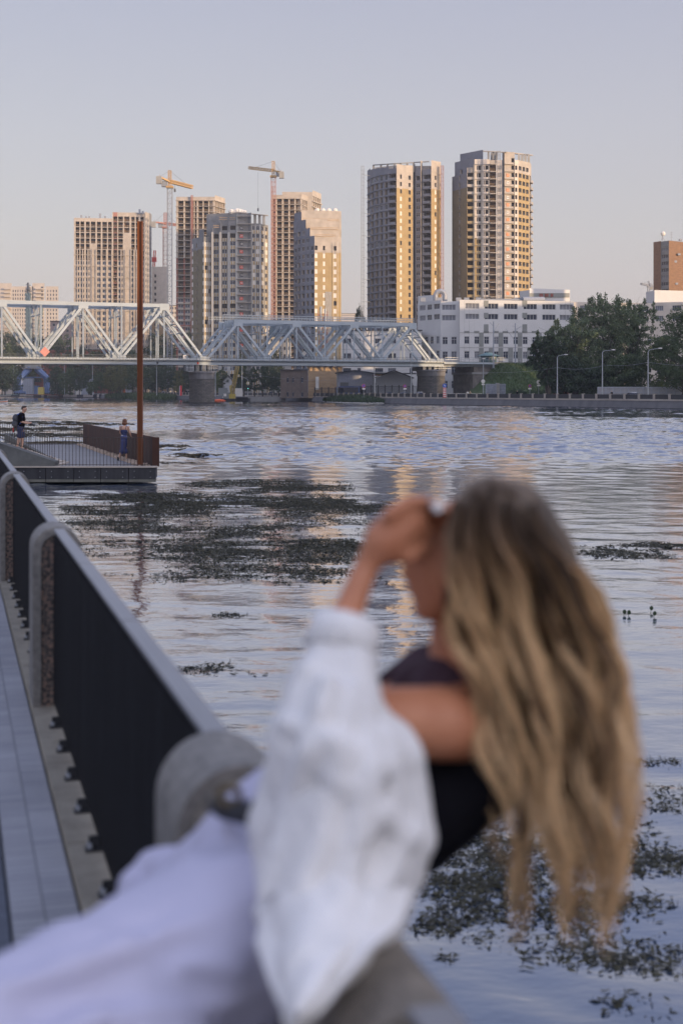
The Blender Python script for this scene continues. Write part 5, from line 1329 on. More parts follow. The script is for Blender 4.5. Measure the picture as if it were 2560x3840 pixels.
LM = {'dark': leaf_mat('leaf_dark',(.018,.035,.018),(.05,.085,.035)), 'mid': leaf_mat('leaf_mid',(.035,.06,.02),(.09,.13,.05)),
      'olive': leaf_mat('leaf_olive',(.07,.085,.03),(.16,.16,.06)), 'grey': leaf_mat('leaf_grey',(.045,.075,.035),(.15,.20,.09))}
M_bark = mat('bark', (.06,.048,.038), .95, var=.3, scale=2)
def leaves_mesh(name, centers, radii, per, size, lm, seed, droop=0, up=0):
    rg = np.random.default_rng(seed); C = np.asarray(centers, float); Rr = np.asarray(radii, float)
    n = per*len(C); ci = np.repeat(np.arange(len(C)), per)
    d = rg.normal(size=(n,3)); d /= np.linalg.norm(d,axis=1)[:,None]
    rad = rg.random(n)**.45
    p = C[ci]+d*rad[:,None]*Rr[ci]
    a = rg.normal(size=(n,3)); a[:,2] += up; a /= np.linalg.norm(a,axis=1)[:,None]
    b_ = rg.normal(size=(n,3)); b_ -= (a*b_).sum(1)[:,None]*a; b_ /= np.linalg.norm(b_,axis=1)[:,None]
    sz = size*(.55+.9*rg.random(n))[:,None]
    v = np.stack([p-a*sz, p+b_*sz*.45, p+a*sz, p-b_*sz*.45],1).reshape(-1,3)
    me = bpy.data.meshes.new(name); me.vertices.add(len(v)); me.vertices.foreach_set('co', v.ravel())
    me.loops.add(4*n); me.loops.foreach_set('vertex_index', np.arange(4*n)); me.polygons.add(n)
    me.polygons.foreach_set('loop_start', np.arange(n)*4); me.materials.append(lm); me.update(calc_edges=True)
    me.validate(); return me
def make_tree(kind, H, W, lm, seed, size=.32, per=42, clumps=70, base=.18, trunk_r=None, top='round'):
    """trunk mesh and crown mesh of a tree H high and W wide, origin at its foot"""
    r = random.Random(seed); t = MB(); cs = []; rs = []
    tr = trunk_r or H*.018
    nst = 1 if kind != 'multi' else 8
    for s_ in range(nst):
        sp = 0 if nst == 1 else W*.05
        bx, by = r.uniform(-sp,sp), r.uniform(-sp,sp)
        an_ = 6.28*(s_+r.uniform(-.25,.25))/nst; mg_ = W*(.36 if s_ else .05)*r.uniform(.75,1.1)
        lean = (math.cos(an_)*mg_, math.sin(an_)*mg_) if nst > 1 else (r.uniform(-.03,.03)*H, r.uniform(-.03,.03)*H)
        hh = H*(.92 if nst == 1 else (r.uniform(.76,.9) if s_ else .93))
        pts = [Vector((bx+lean[0]*f*f, by+lean[1]*f*f, hh*f)) for f in (0,.15,.3,.5,.7,.9,1)]
        t.tube(pts, [tr*1.25,tr,tr*.85,tr*.62,tr*.4,tr*.18,tr*.08], 7, M_bark)
        nb = int(clumps/nst)
        for i in range(nb):
            f = base+(1-base)*((i+r.random())/nb)
            if kind == 'bush': f = (i+.5)/nb*.9
            k = min(5, int(f*6)); p0 = Vector((bx+lean[0]*f*f, by+lean[1]*f*f, hh*f))
            if top == 'round': wr = math.sqrt(max(.02, 1-((f-.52)/.55)**2)) if f > .1 else .5
            elif top == 'dome': wr = math.sqrt(max(.03, 1-max(0,(f-.35)/.68)**2))*min(1,.45+f*1.6)
            elif top == 'flat': wr = min(1,.40+f*1.2)*(1 if f < .82 else 1-(f-.82)*1.6)
            else: wr = (1-f)*.9+.25
            a = r.uniform(0,2*math.pi); q = (r.random()**.6)*wr*W*.5*(1 if nst == 1 else .46)
            p1 = p0+Vector((math.cos(a)*q, math.sin(a)*q, r.uniform(.0,.12)*H*(.4+q/W)))
            if r.random() < .6 and kind != 'bush':
                mid = p0.lerp(p1,.5)+Vector((0,0,-.01*H)); t.tube([p0-Vector((0,0,H*.05)),mid,p1],[tr*.3*(1.1-f),tr*.2*(1.1-f)+.01,.02],5,M_bark,cap=False)
            if kind == 'multi':
                zl_ = H*(.50+.42*math.sqrt(max(0,1-(math.hypot(p1.x,p1.y)/(W*.53))**2)))
                if p1.z > zl_: p1.z = zl_-r.random()*.06*H
            cr = W*r.uniform(.075,.14)*(1 if nst == 1 else .58)
            cs.append(tuple(p1)); rs.append((cr*1.15,cr*1.15,cr*r.uniform(.55,.85)))
            if kind == 'multi' and f > .7 and r.random() < .35:      # upright sprays
                cs.append(tuple(p1+Vector((r.uniform(-.3,.3),0,cr*1.3)))); rs.append((cr*.4,cr*.4,cr*.9))
    cm_ = leaves_mesh('crown', cs, rs, per, size, lm, seed)
    return t.mesh('trunk'), cm_
TV = {}
for k_,a in {'broad_dark':('std',14,12,LM['dark'],1,.30,60,70,.2,None,'dome'), 'broad_mid':('std',13,12,LM['mid'],2,.30,60,70,.2,None,'dome'),
             'broad_olive':('std',12,11,LM['olive'],3,.30,60,64,.15,None,'dome'), 'oval_dark':('std',18,10,LM['dark'],4,.30,60,70,.18,None,'round'),
             'oval_grey':('std',17,11,LM['grey'],5,.30,60,70,.18,None,'round'), 'bush_mid':('bush',3,4.2,LM['mid'],6,.14,60,26,.0,.05,'dome'),
             'bush_olive':('bush',3,4.5,LM['olive'],7,.14,60,26,0,.05,'dome'), 'bush_dark':('bush',3,4.5,LM['dark'],8,.15,60,26,0,.05,'dome')}.items():
    TV[k_] = make_tree(*a)+(a[1],a[2])
tree_n = 0
def tree(kind, px, Y, ytop, wpx, label, group=None, zb=TOPZ-.1, name=None, variant=None, rz=None):
    """tree whose foot is at column px, distance Y, crown top at photo row ytop, crown about wpx columns wide"""
    global tree_n; tree_n += 1
    tm, cmh, H, W = variant or TV[kind]
    h_ = PZ(ytop,Y)-zb; wd = wpx/F*Y
    isb = kind and kind.startswith('bush')
    o = empty(name or ('bush' if isb else 'tree'), (PX(px,Y),Y,zb), rz if rz is not None else (tree_n*1.7)%6.28, label, 'bush' if isb else 'tree', group)
    o.scale = (wd/W, wd/W, h_/H)
    for nm,me in (('trunk',tm),('crown',cmh)):
        c = bpy.data.objects.new(nm,me); col.objects.link(c); c.parent = o
    return o
# the big trees right of the office block: own meshes
bigs = [ (2150,325,1175,300,'multi','grey',31,'broad airy tree, leftmost of the big ones, its crown reaching over the office wall',1.0),
         (2265,334,1086,330,'multi','grey',32,'tallest multi-stemmed tree with lit wall showing through its rounded crown',1.0),
         (2375,342,1098,250,'multi','grey',33,'spreading tree in front of the sunlit office wing, right of the tallest one',.9),
         (2055,312,1235,150,'multi','dark',35,'dark drooping tree at the left end of the big trees, over the grass slope',1),
         (2560,300,1150,230,'std','mid',36,'full green tree cut by the right edge of the photo',1),
         (2480,312,1255,170,'std','mid',37,'dense green tree in front of the full one at the right edge',1),
         (2345,316,1335,190,'std','mid',38,'low rounded green tree between the last two street lamps',1),
         (2235,318,1380,150,'std','dark',39,'low dark tree behind the lamp pole with the small boxes',1),
         (2120,316,1335,150,'std','dark',40,'dark low crowned tree hiding the brick shed',1)]
for px,Y,yt,wp,kd,lm,sd,lab,dn in bigs:
    H = PZ(yt,Y)-TOPZ; W = wp/F*Y
    v = make_tree(kd,H,W,LM[lm],sd,.26,int((80 if kd=='multi' else 96)*dn),210 if kd=='multi' else 100,.22 if kd=='multi' else .12,.24 if kd=='multi' else .3,'flat' if kd=='multi' else 'dome')+(H,W)
    tree(None,px,Y,yt,wp,lab,'big trees beyond the right embankment',variant=v,rz=0)
# wood behind the bridge on the left
ORD = ['first','second','third','fourth','fifth','sixth','seventh','eighth','ninth','tenth','eleventh','twelfth','thirteenth','fourteenth','fifteenth']
CNT = {}
def nth(label):
    CNT[label] = CNT.get(label,0)+1; return label+', '+ORD[CNT[label]-1]+' from the left'
def row(kinds, xs, Y, y0, jit, wp, label, group, seed, zb=TOPZ-.1, yj=12):
    r = random.Random(seed)
    for x in xs:
        k = r.choice(kinds); tree(k, x+r.uniform(-6,6), Y+r.uniform(-25,25), y0+r.uniform(-jit,jit), wp*r.uniform(.85,1.25), nth(label[k]), group, zb)
g_ = 'trees of the wood beyond the left span'
row(['oval_dark','oval_grey','broad_dark'], range(-20,720,42), 800, 1245, 14, 78, {'oval_dark':'tall dark tree in the back of the left wood','oval_grey':'tall greyish tree in the back of the left wood','broad_dark':'broad dark tree in the back of the left wood'}, g_, 1)
row(['broad_dark','broad_mid','oval_dark'], range(-10,730,46), 735, 1300, 14, 85, {'oval_dark':'tall dark tree midway behind the tall truss','broad_mid':'mid green tree midway behind the tall truss','broad_dark':'broad dark tree midway behind the tall truss'}, g_, 2)
g_ = 'trees along the left far bank under the span'
row(['broad_dark','broad_mid','broad_dark'], [8,55,218,262,300,340,420,455,505,545,585,625,660,700], 640, 1378, 10, 80, {'broad_mid':'mid green tree under the tall span on the far bank','broad_dark':'dark tree under the tall span on the far bank'}, g_, 3)
tree('broad_olive',20,660,1352,90,'pale olive tree at the left edge behind the white fence')
tree('broad_olive',415,610,1372,70,'sunlit olive tree left of the grey kiosk')
tree('broad_olive',455,605,1366,60,'lighter olive tree between the lamp pole and the rusty pole')
tree('broad_olive',672,560,1388,50,'small sunlit olive tree touching the left side of the river pier')
tree('broad_mid',380,620,1395,60,'rounded mid green tree behind the hopper bin')
tree('broad_mid',345,600,1430,44,'small mid green tree right of the hopper bin')
tree('broad_dark',835,470,1385,60,'dark tree right of the big river pier')
tree('broad_mid',812,462,1395,34,'small green tree touching the right side of the river pier')
for x,yt,wp in ((890,1392,50),(915,1370,70),(955,1378,60),(985,1372,70),(1020,1385,60),(1045,1395,46)):
    tree('oval_dark' if x%2 else 'broad_dark',x,468,yt,wp,nth('dark dense tree between work barge and brown building'),'dark trees behind the work barge')
tree('broad_olive',1040,520,1310,64,'sunlit olive topped tree inside the side span right of the number shaft')
tree('broad_mid',1005,525,1330,56,'mid green tree behind the first bays of the side span')
tree('broad_olive',905,530,1325,50,'yellowish tree low behind the numbered tower in the side span')
tree('broad_dark',1350,640,1150,60,'small dark tree top left of the rounded tower above the side span')
tree('broad_dark',715,650,1235,60,'dark tree between the red skinned tower and the silver tower base')
tree('broad_dark',745,600,1330,60,'dark tree at the end of the tall span')
tree('broad_mid',1090,500,1395,60,'green tree rising behind the shaded brown brick building')
# bushes
for i,(x,Y,yt,wp,k) in enumerate([(196,680,1452,30,'bush_dark'),(220,675,1447,36,'bush_dark'),(238,672,1442,40,'bush_mid'),(262,668,1448,44,'bush_mid'),(340,655,1452,30,'bush_dark'),(445,640,1440,40,'bush_dark')]):
    tree(k,x,Y,yt,wp,nth('bush on the dock under the tall span'),'bushes on the dock')
p = bank_px(2100,6)
for x,yt,wp in ((1915,1462,60),(1940,1455,50),(1960,1466,70),(2005,1462,60),(2050,1460,60)):
    tree('bush_dark',x,348,yt,wp,nth('low dark bush at the foot of the grass slope'),'bushes at the foot of the slope')
# reeds and shore plants: nobody could count them
def scatter_blades(name, pts, h0, h1, w_, lm, seed, flat=0):
    rg = np.random.default_rng(seed); P_ = np.asarray(pts,float); n = len(P_)
    h_ = (h0+(h1-h0)*rg.random(n))[:,None]; a = rg.uniform(0,2*np.pi,n); dx = np.stack([np.cos(a),np.sin(a),np.zeros(n)],1)
    lean = rg.normal(size=(n,3))*.25; lean[:,2] = 1; lean /= np.linalg.norm(lean,axis=1)[:,None]
    ww = w_*(.6+.8*rg.random(n))[:,None]
    v = np.stack([P_-dx*ww*.5, P_+dx*ww*.5, P_+lean*h_*.6+dx*ww*.6, P_+lean*h_],1).reshape(-1,3)
    me = bpy.data.meshes.new(name); me.vertices.add(len(v)); me.vertices.foreach_set('co', v.ravel())
    me.loops.add(4*n); me.loops.foreach_set('vertex_index', np.arange(4*n)); me.polygons.add(n); me.polygons.foreach_set('loop_start', np.arange(n)*4)
    me.materials.append(lm); me.update(calc_edges=True); me.validate()
    o = bpy.data.objects.new(name,me); col.objects.link(o); return o
rg = np.random.default_rng(11)
def bankpts(x0,x1,n,d0,d1,hump,seed):
    r = random.Random(seed); out_ = []
    for i in range(n):
        x = r.uniform(x0,x1); f = (x-x0)/(x1-x0); e = math.sin(math.pi*min(1,max(0,f)))**.5
        d = r.uniform(d0*e, d1); b_ = bank_px(x,d)
        if b_ is None: continue
        out_.append((b_.x,b_.y,max(0,.05+r.random()*hump*e*min(1,(d-d0*e)/3+.2))))
    return out_
tag(scatter_blades('reeds', bankpts(395,660,9000,-9,.5,1.3,1), .7,2.0,.28, LM['mid'], 1), kind='stuff')
tag(scatter_blades('reeds', bankpts(1212,1438,8000,-7,.6,1.5,2), .4,1.3,.22, LM['dark'], 2), kind='stuff')
tag(scatter_blades('shore_plants', bankpts(420,600,2500,1,4,1.6,3), .8,2.2,.3, LM['olive'], 3), kind='stuff')
m = MB()
for i in range(160):
    x = random.Random(i).uniform(1214,1436); b_ = bank_px(x,-7.2*math.sin(math.pi*(x-1212)/226)**.5); s_ = random.Random(i+999).uniform(.2,.6); m.ball((b_.x,b_.y,.05),(s_,s_,s_*.6),M_conc,6,4)
tag(m.build('shore_stones'), kind='stuff')
# grass on the slope
pts = []
r = random.Random(9)
for i in range(16000):
    x = r.uniform(1800,2210); s_ = r.uniform(-24,0); f = min(1,max(0,(s_+24)/22)); f = f*f*(3-2*f)
    topz = 11.4 if x > 1860 else max(2.0, 11.4-(1860-x)*.085); q = bpt(x,s_,0); pts.append((q.x,q.y,TOPZ-.2+(topz-TOPZ)*f))
LM['grass'] = leaf_mat('grass_blade',(.03,.065,.015),(.09,.13,.04))
tag(scatter_blades('grass', pts, .3,.8,.25, LM['grass'], 5), kind='stuff')
# ------------------------------------------------------------------ floating landing with the rusty pole
DZ = .62
M_corten = mat('rusty_steel', (.11,.035,.012), .75, c2=(.21,.068,.02), scale=.9, stretch=(2,2,.3), detail=8)
M_cortd = mat('dark_rusty_steel', (.03,.013,.010), .85, c2=(.075,.028,.015), scale=.8, stretch=(1,1,.4), detail=8)
M_deck = mat('deck_boards', (.19,.185,.19), .7, var=.14, scale=.8, stretch=(.3,3,1))
M_fas = mat('fascia_concrete', (.018,.019,.023), .8, c2=(.045,.046,.052), scale=1.2, stretch=(3,3,.35), detail=8)
M_stain = mat('fascia_foot', (.14,.14,.12), .9, var=.35, scale=2)
YF = 52.6; s = YF/F
xr = (586-CX)*s
o = empty('landing_stage', (xr-5, YF+8, 0), 0, 'low concrete landing stage in the river with dark faced panels along its front edge', 'landing stage')
L = o.location
def lx(px): return (px-CX)*s-L.x
m = MB()
back = [( (560-CX)/F*54-L.x, 54-L.y), ((313-CX)/F*75.5-L.x, 75.5-L.y), (-24-L.x, 78-L.y), (-24-L.x, YF+.25-L.y), (lx(578), YF+.25-L.y)]
# deck: a slab
m = MB(); m.prism([(lx(40), YF+.12-L.y),(lx(585),YF+.12-L.y),((590-CX)/F*53.6-L.x,53.6-L.y),((318-CX)/F*76-L.x,76-L.y),(-26-L.x,76-L.y),(-26-L.x,YF+.12-L.y)], .22, DZ, M_fas, M_deck)
m.build('deck', parent=o)
k = 0
edges_ = [40,70,173,278,379,483,586]
for i in range(len(edges_)-1):
    a, c = lx(edges_[i])+.012, lx(edges_[i+1])-.012
    m = MB(); m.box(a,c,YF-L.y-.02,YF-L.y+.1,.17,DZ-.02,M_fas); m.box(a,c,YF-L.y-.022,YF-L.y+.1,.07,.168,M_stain)
    pn = m.build('fascia_panel', parent=o)
    for fx in (.2,.8):
        for z in (.25,.47):
            mm = MB(); mm.tube([(a+(c-a)*fx,YF-L.y-.02,z),(a+(c-a)*fx,YF-L.y-.035,z)],.014,6,M_galv); mm.build('bolt', parent=pn)
m = MB(); m.box(lx(40),lx(587),YF-L.y-.06,YF-L.y+.3,DZ-.015,DZ+.035,M_concl); m.build('edge_coping', parent=o)
# stone stair block
M_marb = mat('veined_stone', (.04,.043,.045), .7, c2=(.14,.145,.14), scale=1.3, detail=9)
m = MB()
def sp(px,py,Y): q = P(px,py,Y); return (q.x-L.x,q.y-L.y,q.z)
f0 = [(-70,1752),(-70,1640),(60,1681),(208,1731),(205,1751)]
Ya, Yb_ = 52.72, 53.35
n_ = len(f0); vs = [sp(x,y,Ya) for x,y in f0]+[(sp(x,y,Ya)[0],sp(x,y,Ya)[1]+.7,sp(x,y,Ya)[2]) for x,y in f0]
m.add(vs,[tuple(range(n_))[::-1],tuple(range(n_,2*n_))]+[(i,(i+1)%n_,n_+(i+1)%n_,n_+i) for i in range(n_)],M_marb)
m.build('stair_parapet', parent=o)
m = MB()
x = 205; z = DZ; 
for i in range(14):
    xx = lx(200-i*18); m.box(-20-L.x,xx,YF-L.y+.85,YF-L.y+3.2,z+i*.055,z+(i+1)*.055,M_concl)
m.build('stair_steps', parent=o)
m = MB(); xr_ = lx(120)
n0 = [(lx(-60),YF-L.y+3.2),(lx(120),YF-L.y+3.2)]
m.hexa([(lx(-60),YF-L.y+3.2,DZ-.02),(lx(125),YF-L.y+3.2,DZ-.02),(lx(125),YF-L.y+3.7,DZ-.02),(lx(-60),YF-L.y+3.7,DZ-.02),(lx(-60),YF-L.y+3.2,DZ+1.15),(lx(125),YF-L.y+3.2,DZ+.15),(lx(125),YF-L.y+3.7,DZ+.15),(lx(-60),YF-L.y+3.7,DZ+1.15)],M_marb); m.build('stair_parapet', parent=o)
# floats under the deck
m = MB(); m.box(lx(60),lx(470),YF-L.y+.5,YF-L.y+5,-.4,.215,M_black); m.build('float', parent=o)
# corten side wall
o2 = empty('rusty_wall', ((574-CX)/F*53.2,53.2,DZ), 0, 'rusty steel plate wall running along the outer side of the landing stage', 'wall')
A_ = Vector(((574-CX)/F*53.2,53.2)); C_ = Vector(((313-CX)/F*75,75)); d = (C_-A_); Lw = d.length; d.normalize(); nn = Vector((-d.y,d.x))
m = MB(); q = [Vector((0,0)), d*Lw, d*Lw+nn*-.10, nn*-.10]
m.hexa([(p_.x,p_.y,.0) for p_ in q]+[(p_.x,p_.y,1.09) for p_ in q],M_cortd); m.build('plate', parent=o2)
m = MB(); e1 = [Vector((0,0))-nn*.11, Vector((.26,0))-nn*.0, Vector((.26,.06))]
m.box(-.02,.24,-.04,.0,.0,1.09,M_cortd); m.build('end_plate', parent=o2)
# rusty pole: an H section
yp = 53.35; xp = (526-CX)/F*yp; hp = PZ(830,yp)-DZ
o3 = empty('steel_pole', (xp,yp,DZ), 0, 'tall rust orange steel H section pole standing on the landing stage', 'pole')
m = MB(); m.box(-.095,-.075,-.11,.11,0,hp,M_corten); m.box(.075,.095,-.11,.11,0,hp,M_corten); m.box(-.075,.075,-.03,-.01,0,hp,M_corten); 
m.box(-.095,.095,-.112,-.108,0,.01,M_corten)
m.v = [(x*1.0,y,z) for x,y,z in m.v]; m.build('shaft', parent=o3)
m = MB(); m.box(-.25,.25,-.2,.25,0,.02,M_cortd); m.build('base_plate', parent=o3)
for x in (-.18,.18):
    for y in (-.14,.18): m = MB(); m.tube([(x,y,.02),(x,y,.06)],.02,6,M_galv); m.build('bolt', parent=o3)
# thin bar railings
def bars(label, pts_top, pts_bot, n, th=.016, mm=None, posts=()):
    ob = empty('bar_railing', pts_bot[0], 0, label, 'railing'); L_ = ob.location; mm = mm or M_iron
    T = [Vector(p_)-L_ for p_ in pts_top]; Bt = [Vector(p_)-L_ for p_ in pts_bot]
    m = MB(); m.beam(T[0],T[1],.025,.02,mm); m.build('top_rail', parent=ob); m = MB(); m.beam(Bt[0]+Vector((0,0,.04)),Bt[1]+Vector((0,0,.04)),.02,.02,mm); m.build('bottom_rail', parent=ob)
    for i in range(n+1):
        f = i/n; m = MB(); m.beam(Bt[0].lerp(Bt[1],f)+Vector((0,0,.0)),T[0].lerp(T[1],f),th,th,mm); bb = m.build('bar', parent=ob)
    return ob
M_bar = mat('railing_steel', (.055,.045,.04), .5, metal=.3, var=.2)
bars('front bar railing of the landing stage crossing before the standing woman',[P(222,1640,52.75),P(556,1640,52.75)],[P(222,1747,52.75),P(556,1747,52.75)],26,mm=M_bar)
bars('sloping bar railing down the near side of the landing stairs',[P(-60,1558,53.0),P(205,1640,53.0)],[P(-60,1622,53.0),P(205,1723,53.0)],30,mm=M_bar)
bars('low sloping bar railing along the far side of the landing stairs',[P(-40,1592,56.3),P(111,1622,56.3)],[P(-40,1655,56.3),P(111,1680,56.3)],17,mm=M_bar)
bars('bar railing along the far edge of the landing stage',[P(96,1590,74.4),P(312,1590,74.4)],[P(96,1668,74.4),P(312,1668,74.4)],36,mm=M_bar)
# pebbles along the rusty wall
m = MB(); r = random.Random(4)
for i in range(700):
    f = r.random(); o_ = r.uniform(.03,.55)*(1-.3*f); q = A_+d*(Lw*f)+nn*o_; s_ = r.uniform(.03,.07); m.ball((q.x,q.y,DZ+s_*.4),(s_,s_,s_*.7),None,5,3)
tag(m.build('gravel', mat('warm_gravel',(.30,.22,.16),.9,c2=(.6,.48,.38),scale=3)), kind='stuff')
# ------------------------------------------------------------------ figures
def skin_body(name, joints, bonesl, m, parent, lvl=2, root=0):
    me = bpy.data.meshes.new(name); me.from_pydata([j[0] for j in joints], bonesl, []); me.materials.append(m)
    ob = bpy.data.objects.new(name, me); col.objects.link(ob); ob.parent = parent
    md = ob.modifiers.new('skin','SKIN'); md.use_smooth_shade = True
    sv = me.skin_vertices[0].data if len(me.skin_vertices) else None
    if sv is None: 
        me.attributes.new('skin','FLOAT2','POINT')
    for i,j in enumerate(joints):
        rr = j[1]; sv[i].radius = rr if hasattr(rr,'__len__') else (rr,rr); sv[i].use_root = (i == root)
    sb = ob.modifiers.new('sub','SUBSURF'); sb.levels = lvl; sb.render_levels = lvl
    return ob
def blob(name, prims, m, parent, voxel=.01, smooth=6, mats=None, disp=None):
    """one continuous surface grown over capsules (p0,r0,p1,r1) and ellipsoids (c,(rx,ry,rz)[,rot]); remeshed"""
    b = MB()
    for p_ in prims:
        if len(p_) == 4:
            p0,r0,p1,r1 = p_; p0 = Vector(p0); p1 = Vector(p1)
            n_ = max(2,int((p1-p0).length/.05)); pts = [p0.lerp(p1,i/n_) for i in range(n_+1)]; rad = [r0+(r1-r0)*i/n_ for i in range(n_+1)]
            b.tube(pts, rad, 14); b.ball(p0, r0*.995, None, 14, 9); b.ball(p1, r1*.995, None, 14, 9)
        elif len(p_) == 3: b.ball(p_[0], p_[1], None, 16, 10, p_[2])
        else: b.ball(p_[0], p_[1], None, 16, 10)
    ob = b.build(name, m, parent, smooth=True)
    rm = ob.modifiers.new('remesh','REMESH'); rm.mode = 'VOXEL'; rm.voxel_size = voxel; rm.use_smooth_shade = True
    sm = ob.modifiers.new('smooth','SMOOTH'); sm.iterations = smooth; sm.factor = .5
    if disp:
        tx = bpy.data.textures.new(name+'_fold','CLOUDS'); tx.noise_scale = disp[1]; tx.noise_depth = 2
        dm = ob.modifiers.new('folds','DISPLACE'); dm.texture = tx; dm.strength = disp[0]; dm.mid_level = .5; dm.texture_coords = 'LOCAL'
        if len(disp) > 2:
            e_ = bpy.data.objects.new
    return ob
M_skinf = mat('skin_pale', (.50,.30,.22), .5, var=.06, scale=3)
M_black_c = mat('black_cloth', (.006,.006,.009), .9, var=.3, spec=.1)
M_navy = mat('navy_cloth', (.02,.028,.085), .85, var=.2, scale=4)
M_denim = mat('navy_dress', (.045,.055,.15), .8, var=.2, scale=4)
M_hairr = mat('auburn_hair', (.07,.02,.008), .5, c2=(.16,.06,.02), scale=12)
M_pack = mat('grey_backpack', (.06,.065,.08), .8, var=.3, scale=6); M_packb = mat('blue_strap', (.02,.07,.30), .7)
M_wh = mat('white_cloth', (.62,.60,.60), .85, var=.05)
# man with a backpack, on the steps, facing right
Ym = 54.6; zm = PZ(1690,Ym)
man = empty('person', (PX(80,Ym),Ym,zm), 0, 'man in black t-shirt and navy shorts with grey backpack holding a camera on the stairs', 'person')
V = Vector
blob('body', [((.03,.02,1.28),.10,(.02,0,1.02),.10),((.06,.0,1.40),.055,(.10,0,1.52),.05),((.13,0,1.60),(.095,.075,.12)),((.20,0,1.575),(.03,.02,.02)),((.12,.075,1.60),(.02,.01,.03)),((.12,-.075,1.60),(.02,.01,.03)),((.03,-.17,1.38),.055,(.05,-.20,1.12),.042),((.05,-.20,1.12),.042,(.28,-.12,1.05),.032),((.28,-.12,1.05),.028,(.36,-.09,1.06),.028),((.36,-.09,1.06),.012,(.42,-.08,1.09),.010),((.36,-.07,1.06),.012,(.42,-.06,1.05),.010),((.03,.17,1.38),.055,(.08,.20,1.12),.042),((.08,.20,1.12),.042,(.30,.08,1.07),.032),((.30,.08,1.07),.028,(.38,.04,1.08),.026),
      ((-.02,-.09,.60),.07,(-.10,-.09,.30),.055),((-.10,-.09,.30),.055,(-.16,-.09,.08),.038),((.03,.09,.60),.07,(.02,.09,.30),.055),((.02,.09,.30),.055,(-.0,.09,.06),.038),((0,0,1.0),.11,(0,0,.8),.11)], M_skinf, man, .012, 3)
blob('tshirt', [((.02,0,1.36),(.13,.20,.12)),((.02,0,1.22),(.14,.18,.22)),((.0,0,1.0),(.15,.17,.18)),((.03,-.19,1.36),.075,(.05,-.22,1.18),.07),((.03,.19,1.36),.075,(.06,.22,1.18),.07)], M_black_c, man, .015, 3)
blob('shorts', [((-.01,-.0,.90),(.15,.17,.12)),((-.01,-.09,.85),.11,(-.03,-.09,.56),.10),((.0,.09,.85),.11,(.03,.09,.56),.10)], M_navy, man, .015, 3)
blob('shoe', [((-.19,-.09,.03),.04,(-.05,-.09,.03),.045)], M_wh, man, .01, 2); blob('shoe', [((-.02,.09,.03),.045,(.16,.09,.035),.045)], mat('maroon_shoe',(.15,.03,.03),.7), man, .01, 2)
blob('hair', [((.115,0,1.665),(.095,.08,.065)),((.17,0,1.70),(.06,.06,.025)),((.06,0,1.63),(.05,.072,.07))], mat('dark_hair',(.03,.02,.015),.6), man, .01, 2)
m = MB(); m.tube([(.215,-.07,1.6),(.12,-.085,1.605)],.004,5,M_iron); m.tube([(.215,-.055,1.60),(.22,-.055,1.60)],.024,8,M_iron); m.build('glasses', parent=man)
pk = empty('backpack', (man.location.x-.17,man.location.y,man.location.z+1.16), 0, 'grey backpack with blue straps worn by the man on the stairs', 'backpack')
blob('bag_body', [((-.03,0,.08),(.13,.17,.17)),((-.03,0,-.14),(.13,.17,.16)),((-.13,0,-.12),(.06,.12,.10))], M_pack, pk, .015, 3)
for y in (-.13,.13): m = MB(); m.tube([(.05,y,.22),(.16,y*1.1,.26),(.26,y*1.15,.16),(.22,y*1.2,-.05),(.1,y,-.2)],.022,6,M_packb); m.build('strap', parent=pk)
m = MB(); m.ball((-.12,-.02,-.36),(.04,.05,.11),mat('red_bottle',(.30,.03,.03),.5),8,6); m.tube([(-.12,-.02,-.26),(-.06,-.02,-.20)],.008,5); m.build('hanging_pouch', parent=pk)
cm2 = empty('camera', (man.location.x+.40,man.location.y-.03,man.location.z+1.0), 0, 'black camera held in the hands of the man on the stairs', 'camera')
m = MB(); m.box(-.05,.04,-.07,.07,-.05,.05,M_iron); m.build('camera_body', parent=cm2); m = MB(); m.tube([(.04,0,-.01),(.13,0,-.03)],[.035,.04],10,M_iron); m.build('lens', parent=cm2); m = MB(); m.tube([(-.1,-.07,.05),(-.07,-.12,.0),(-.02,-.1,-.06)],.015,5,M_iron); m.build('wrist_strap', parent=cm2)
# woman leaning on the rusty wall
Yw_ = 57.6; xw = PX(466,Yw_); 
wom = empty('person', (xw,Yw_,DZ), 0, 'woman with auburn bob in a navy sleeveless dress leaning on the rusty wall', 'person')
blob('body', [((.0,0,1.30),(.16,.09,.12)),((.0,0,1.15),(.12,.09,.16)),((.02,.03,1.40),.045,(.02,.05,1.50),.042),((.02,.08,1.57),(.075,.09,.11)),((-.15,.0,1.36),.05,(-.17,.10,1.12),.038),((-.17,.10,1.12),.038,(-.08,.30,.98),.028),((-.08,.30,.98),.022,(-.02,.36,.97),.02),((.16,.0,1.36),.05,(.21,.08,1.12),.037),((.21,.08,1.12),.037,(.27,.22,.93),.026),((.27,.22,.93),.02,(.33,.25,.93),.018),((.27,.22,.93),.012,(.30,.28,.94),.01),
      ((-.04,0,.5),.075,(-.10,-.02,.40),.06),((-.10,-.02,.40),.058,(-.19,-.06,.14),.034),((.06,.02,.5),.075,(.09,0,.38),.056),((.09,0,.38),.056,(.10,-.02,.09),.032),((0,0,.9),.12,(0,0,.6),.12)], M_skinf, wom, .011, 3)
blob('dress_top', [((.0,0,1.18),(.145,.105,.12)),((.0,0,1.05),(.12,.10,.12))], M_navy, wom, .012, 3)
m = MB(); 
for x0,x1 in ((-.10,-.11),(.07,.10)): m.tube([(x0,-.09,1.26),(x1,-.075,1.38),(x1*.95,.0,1.43)],.010,5,M_navy)
m.build('shoulder_strap', parent=wom)
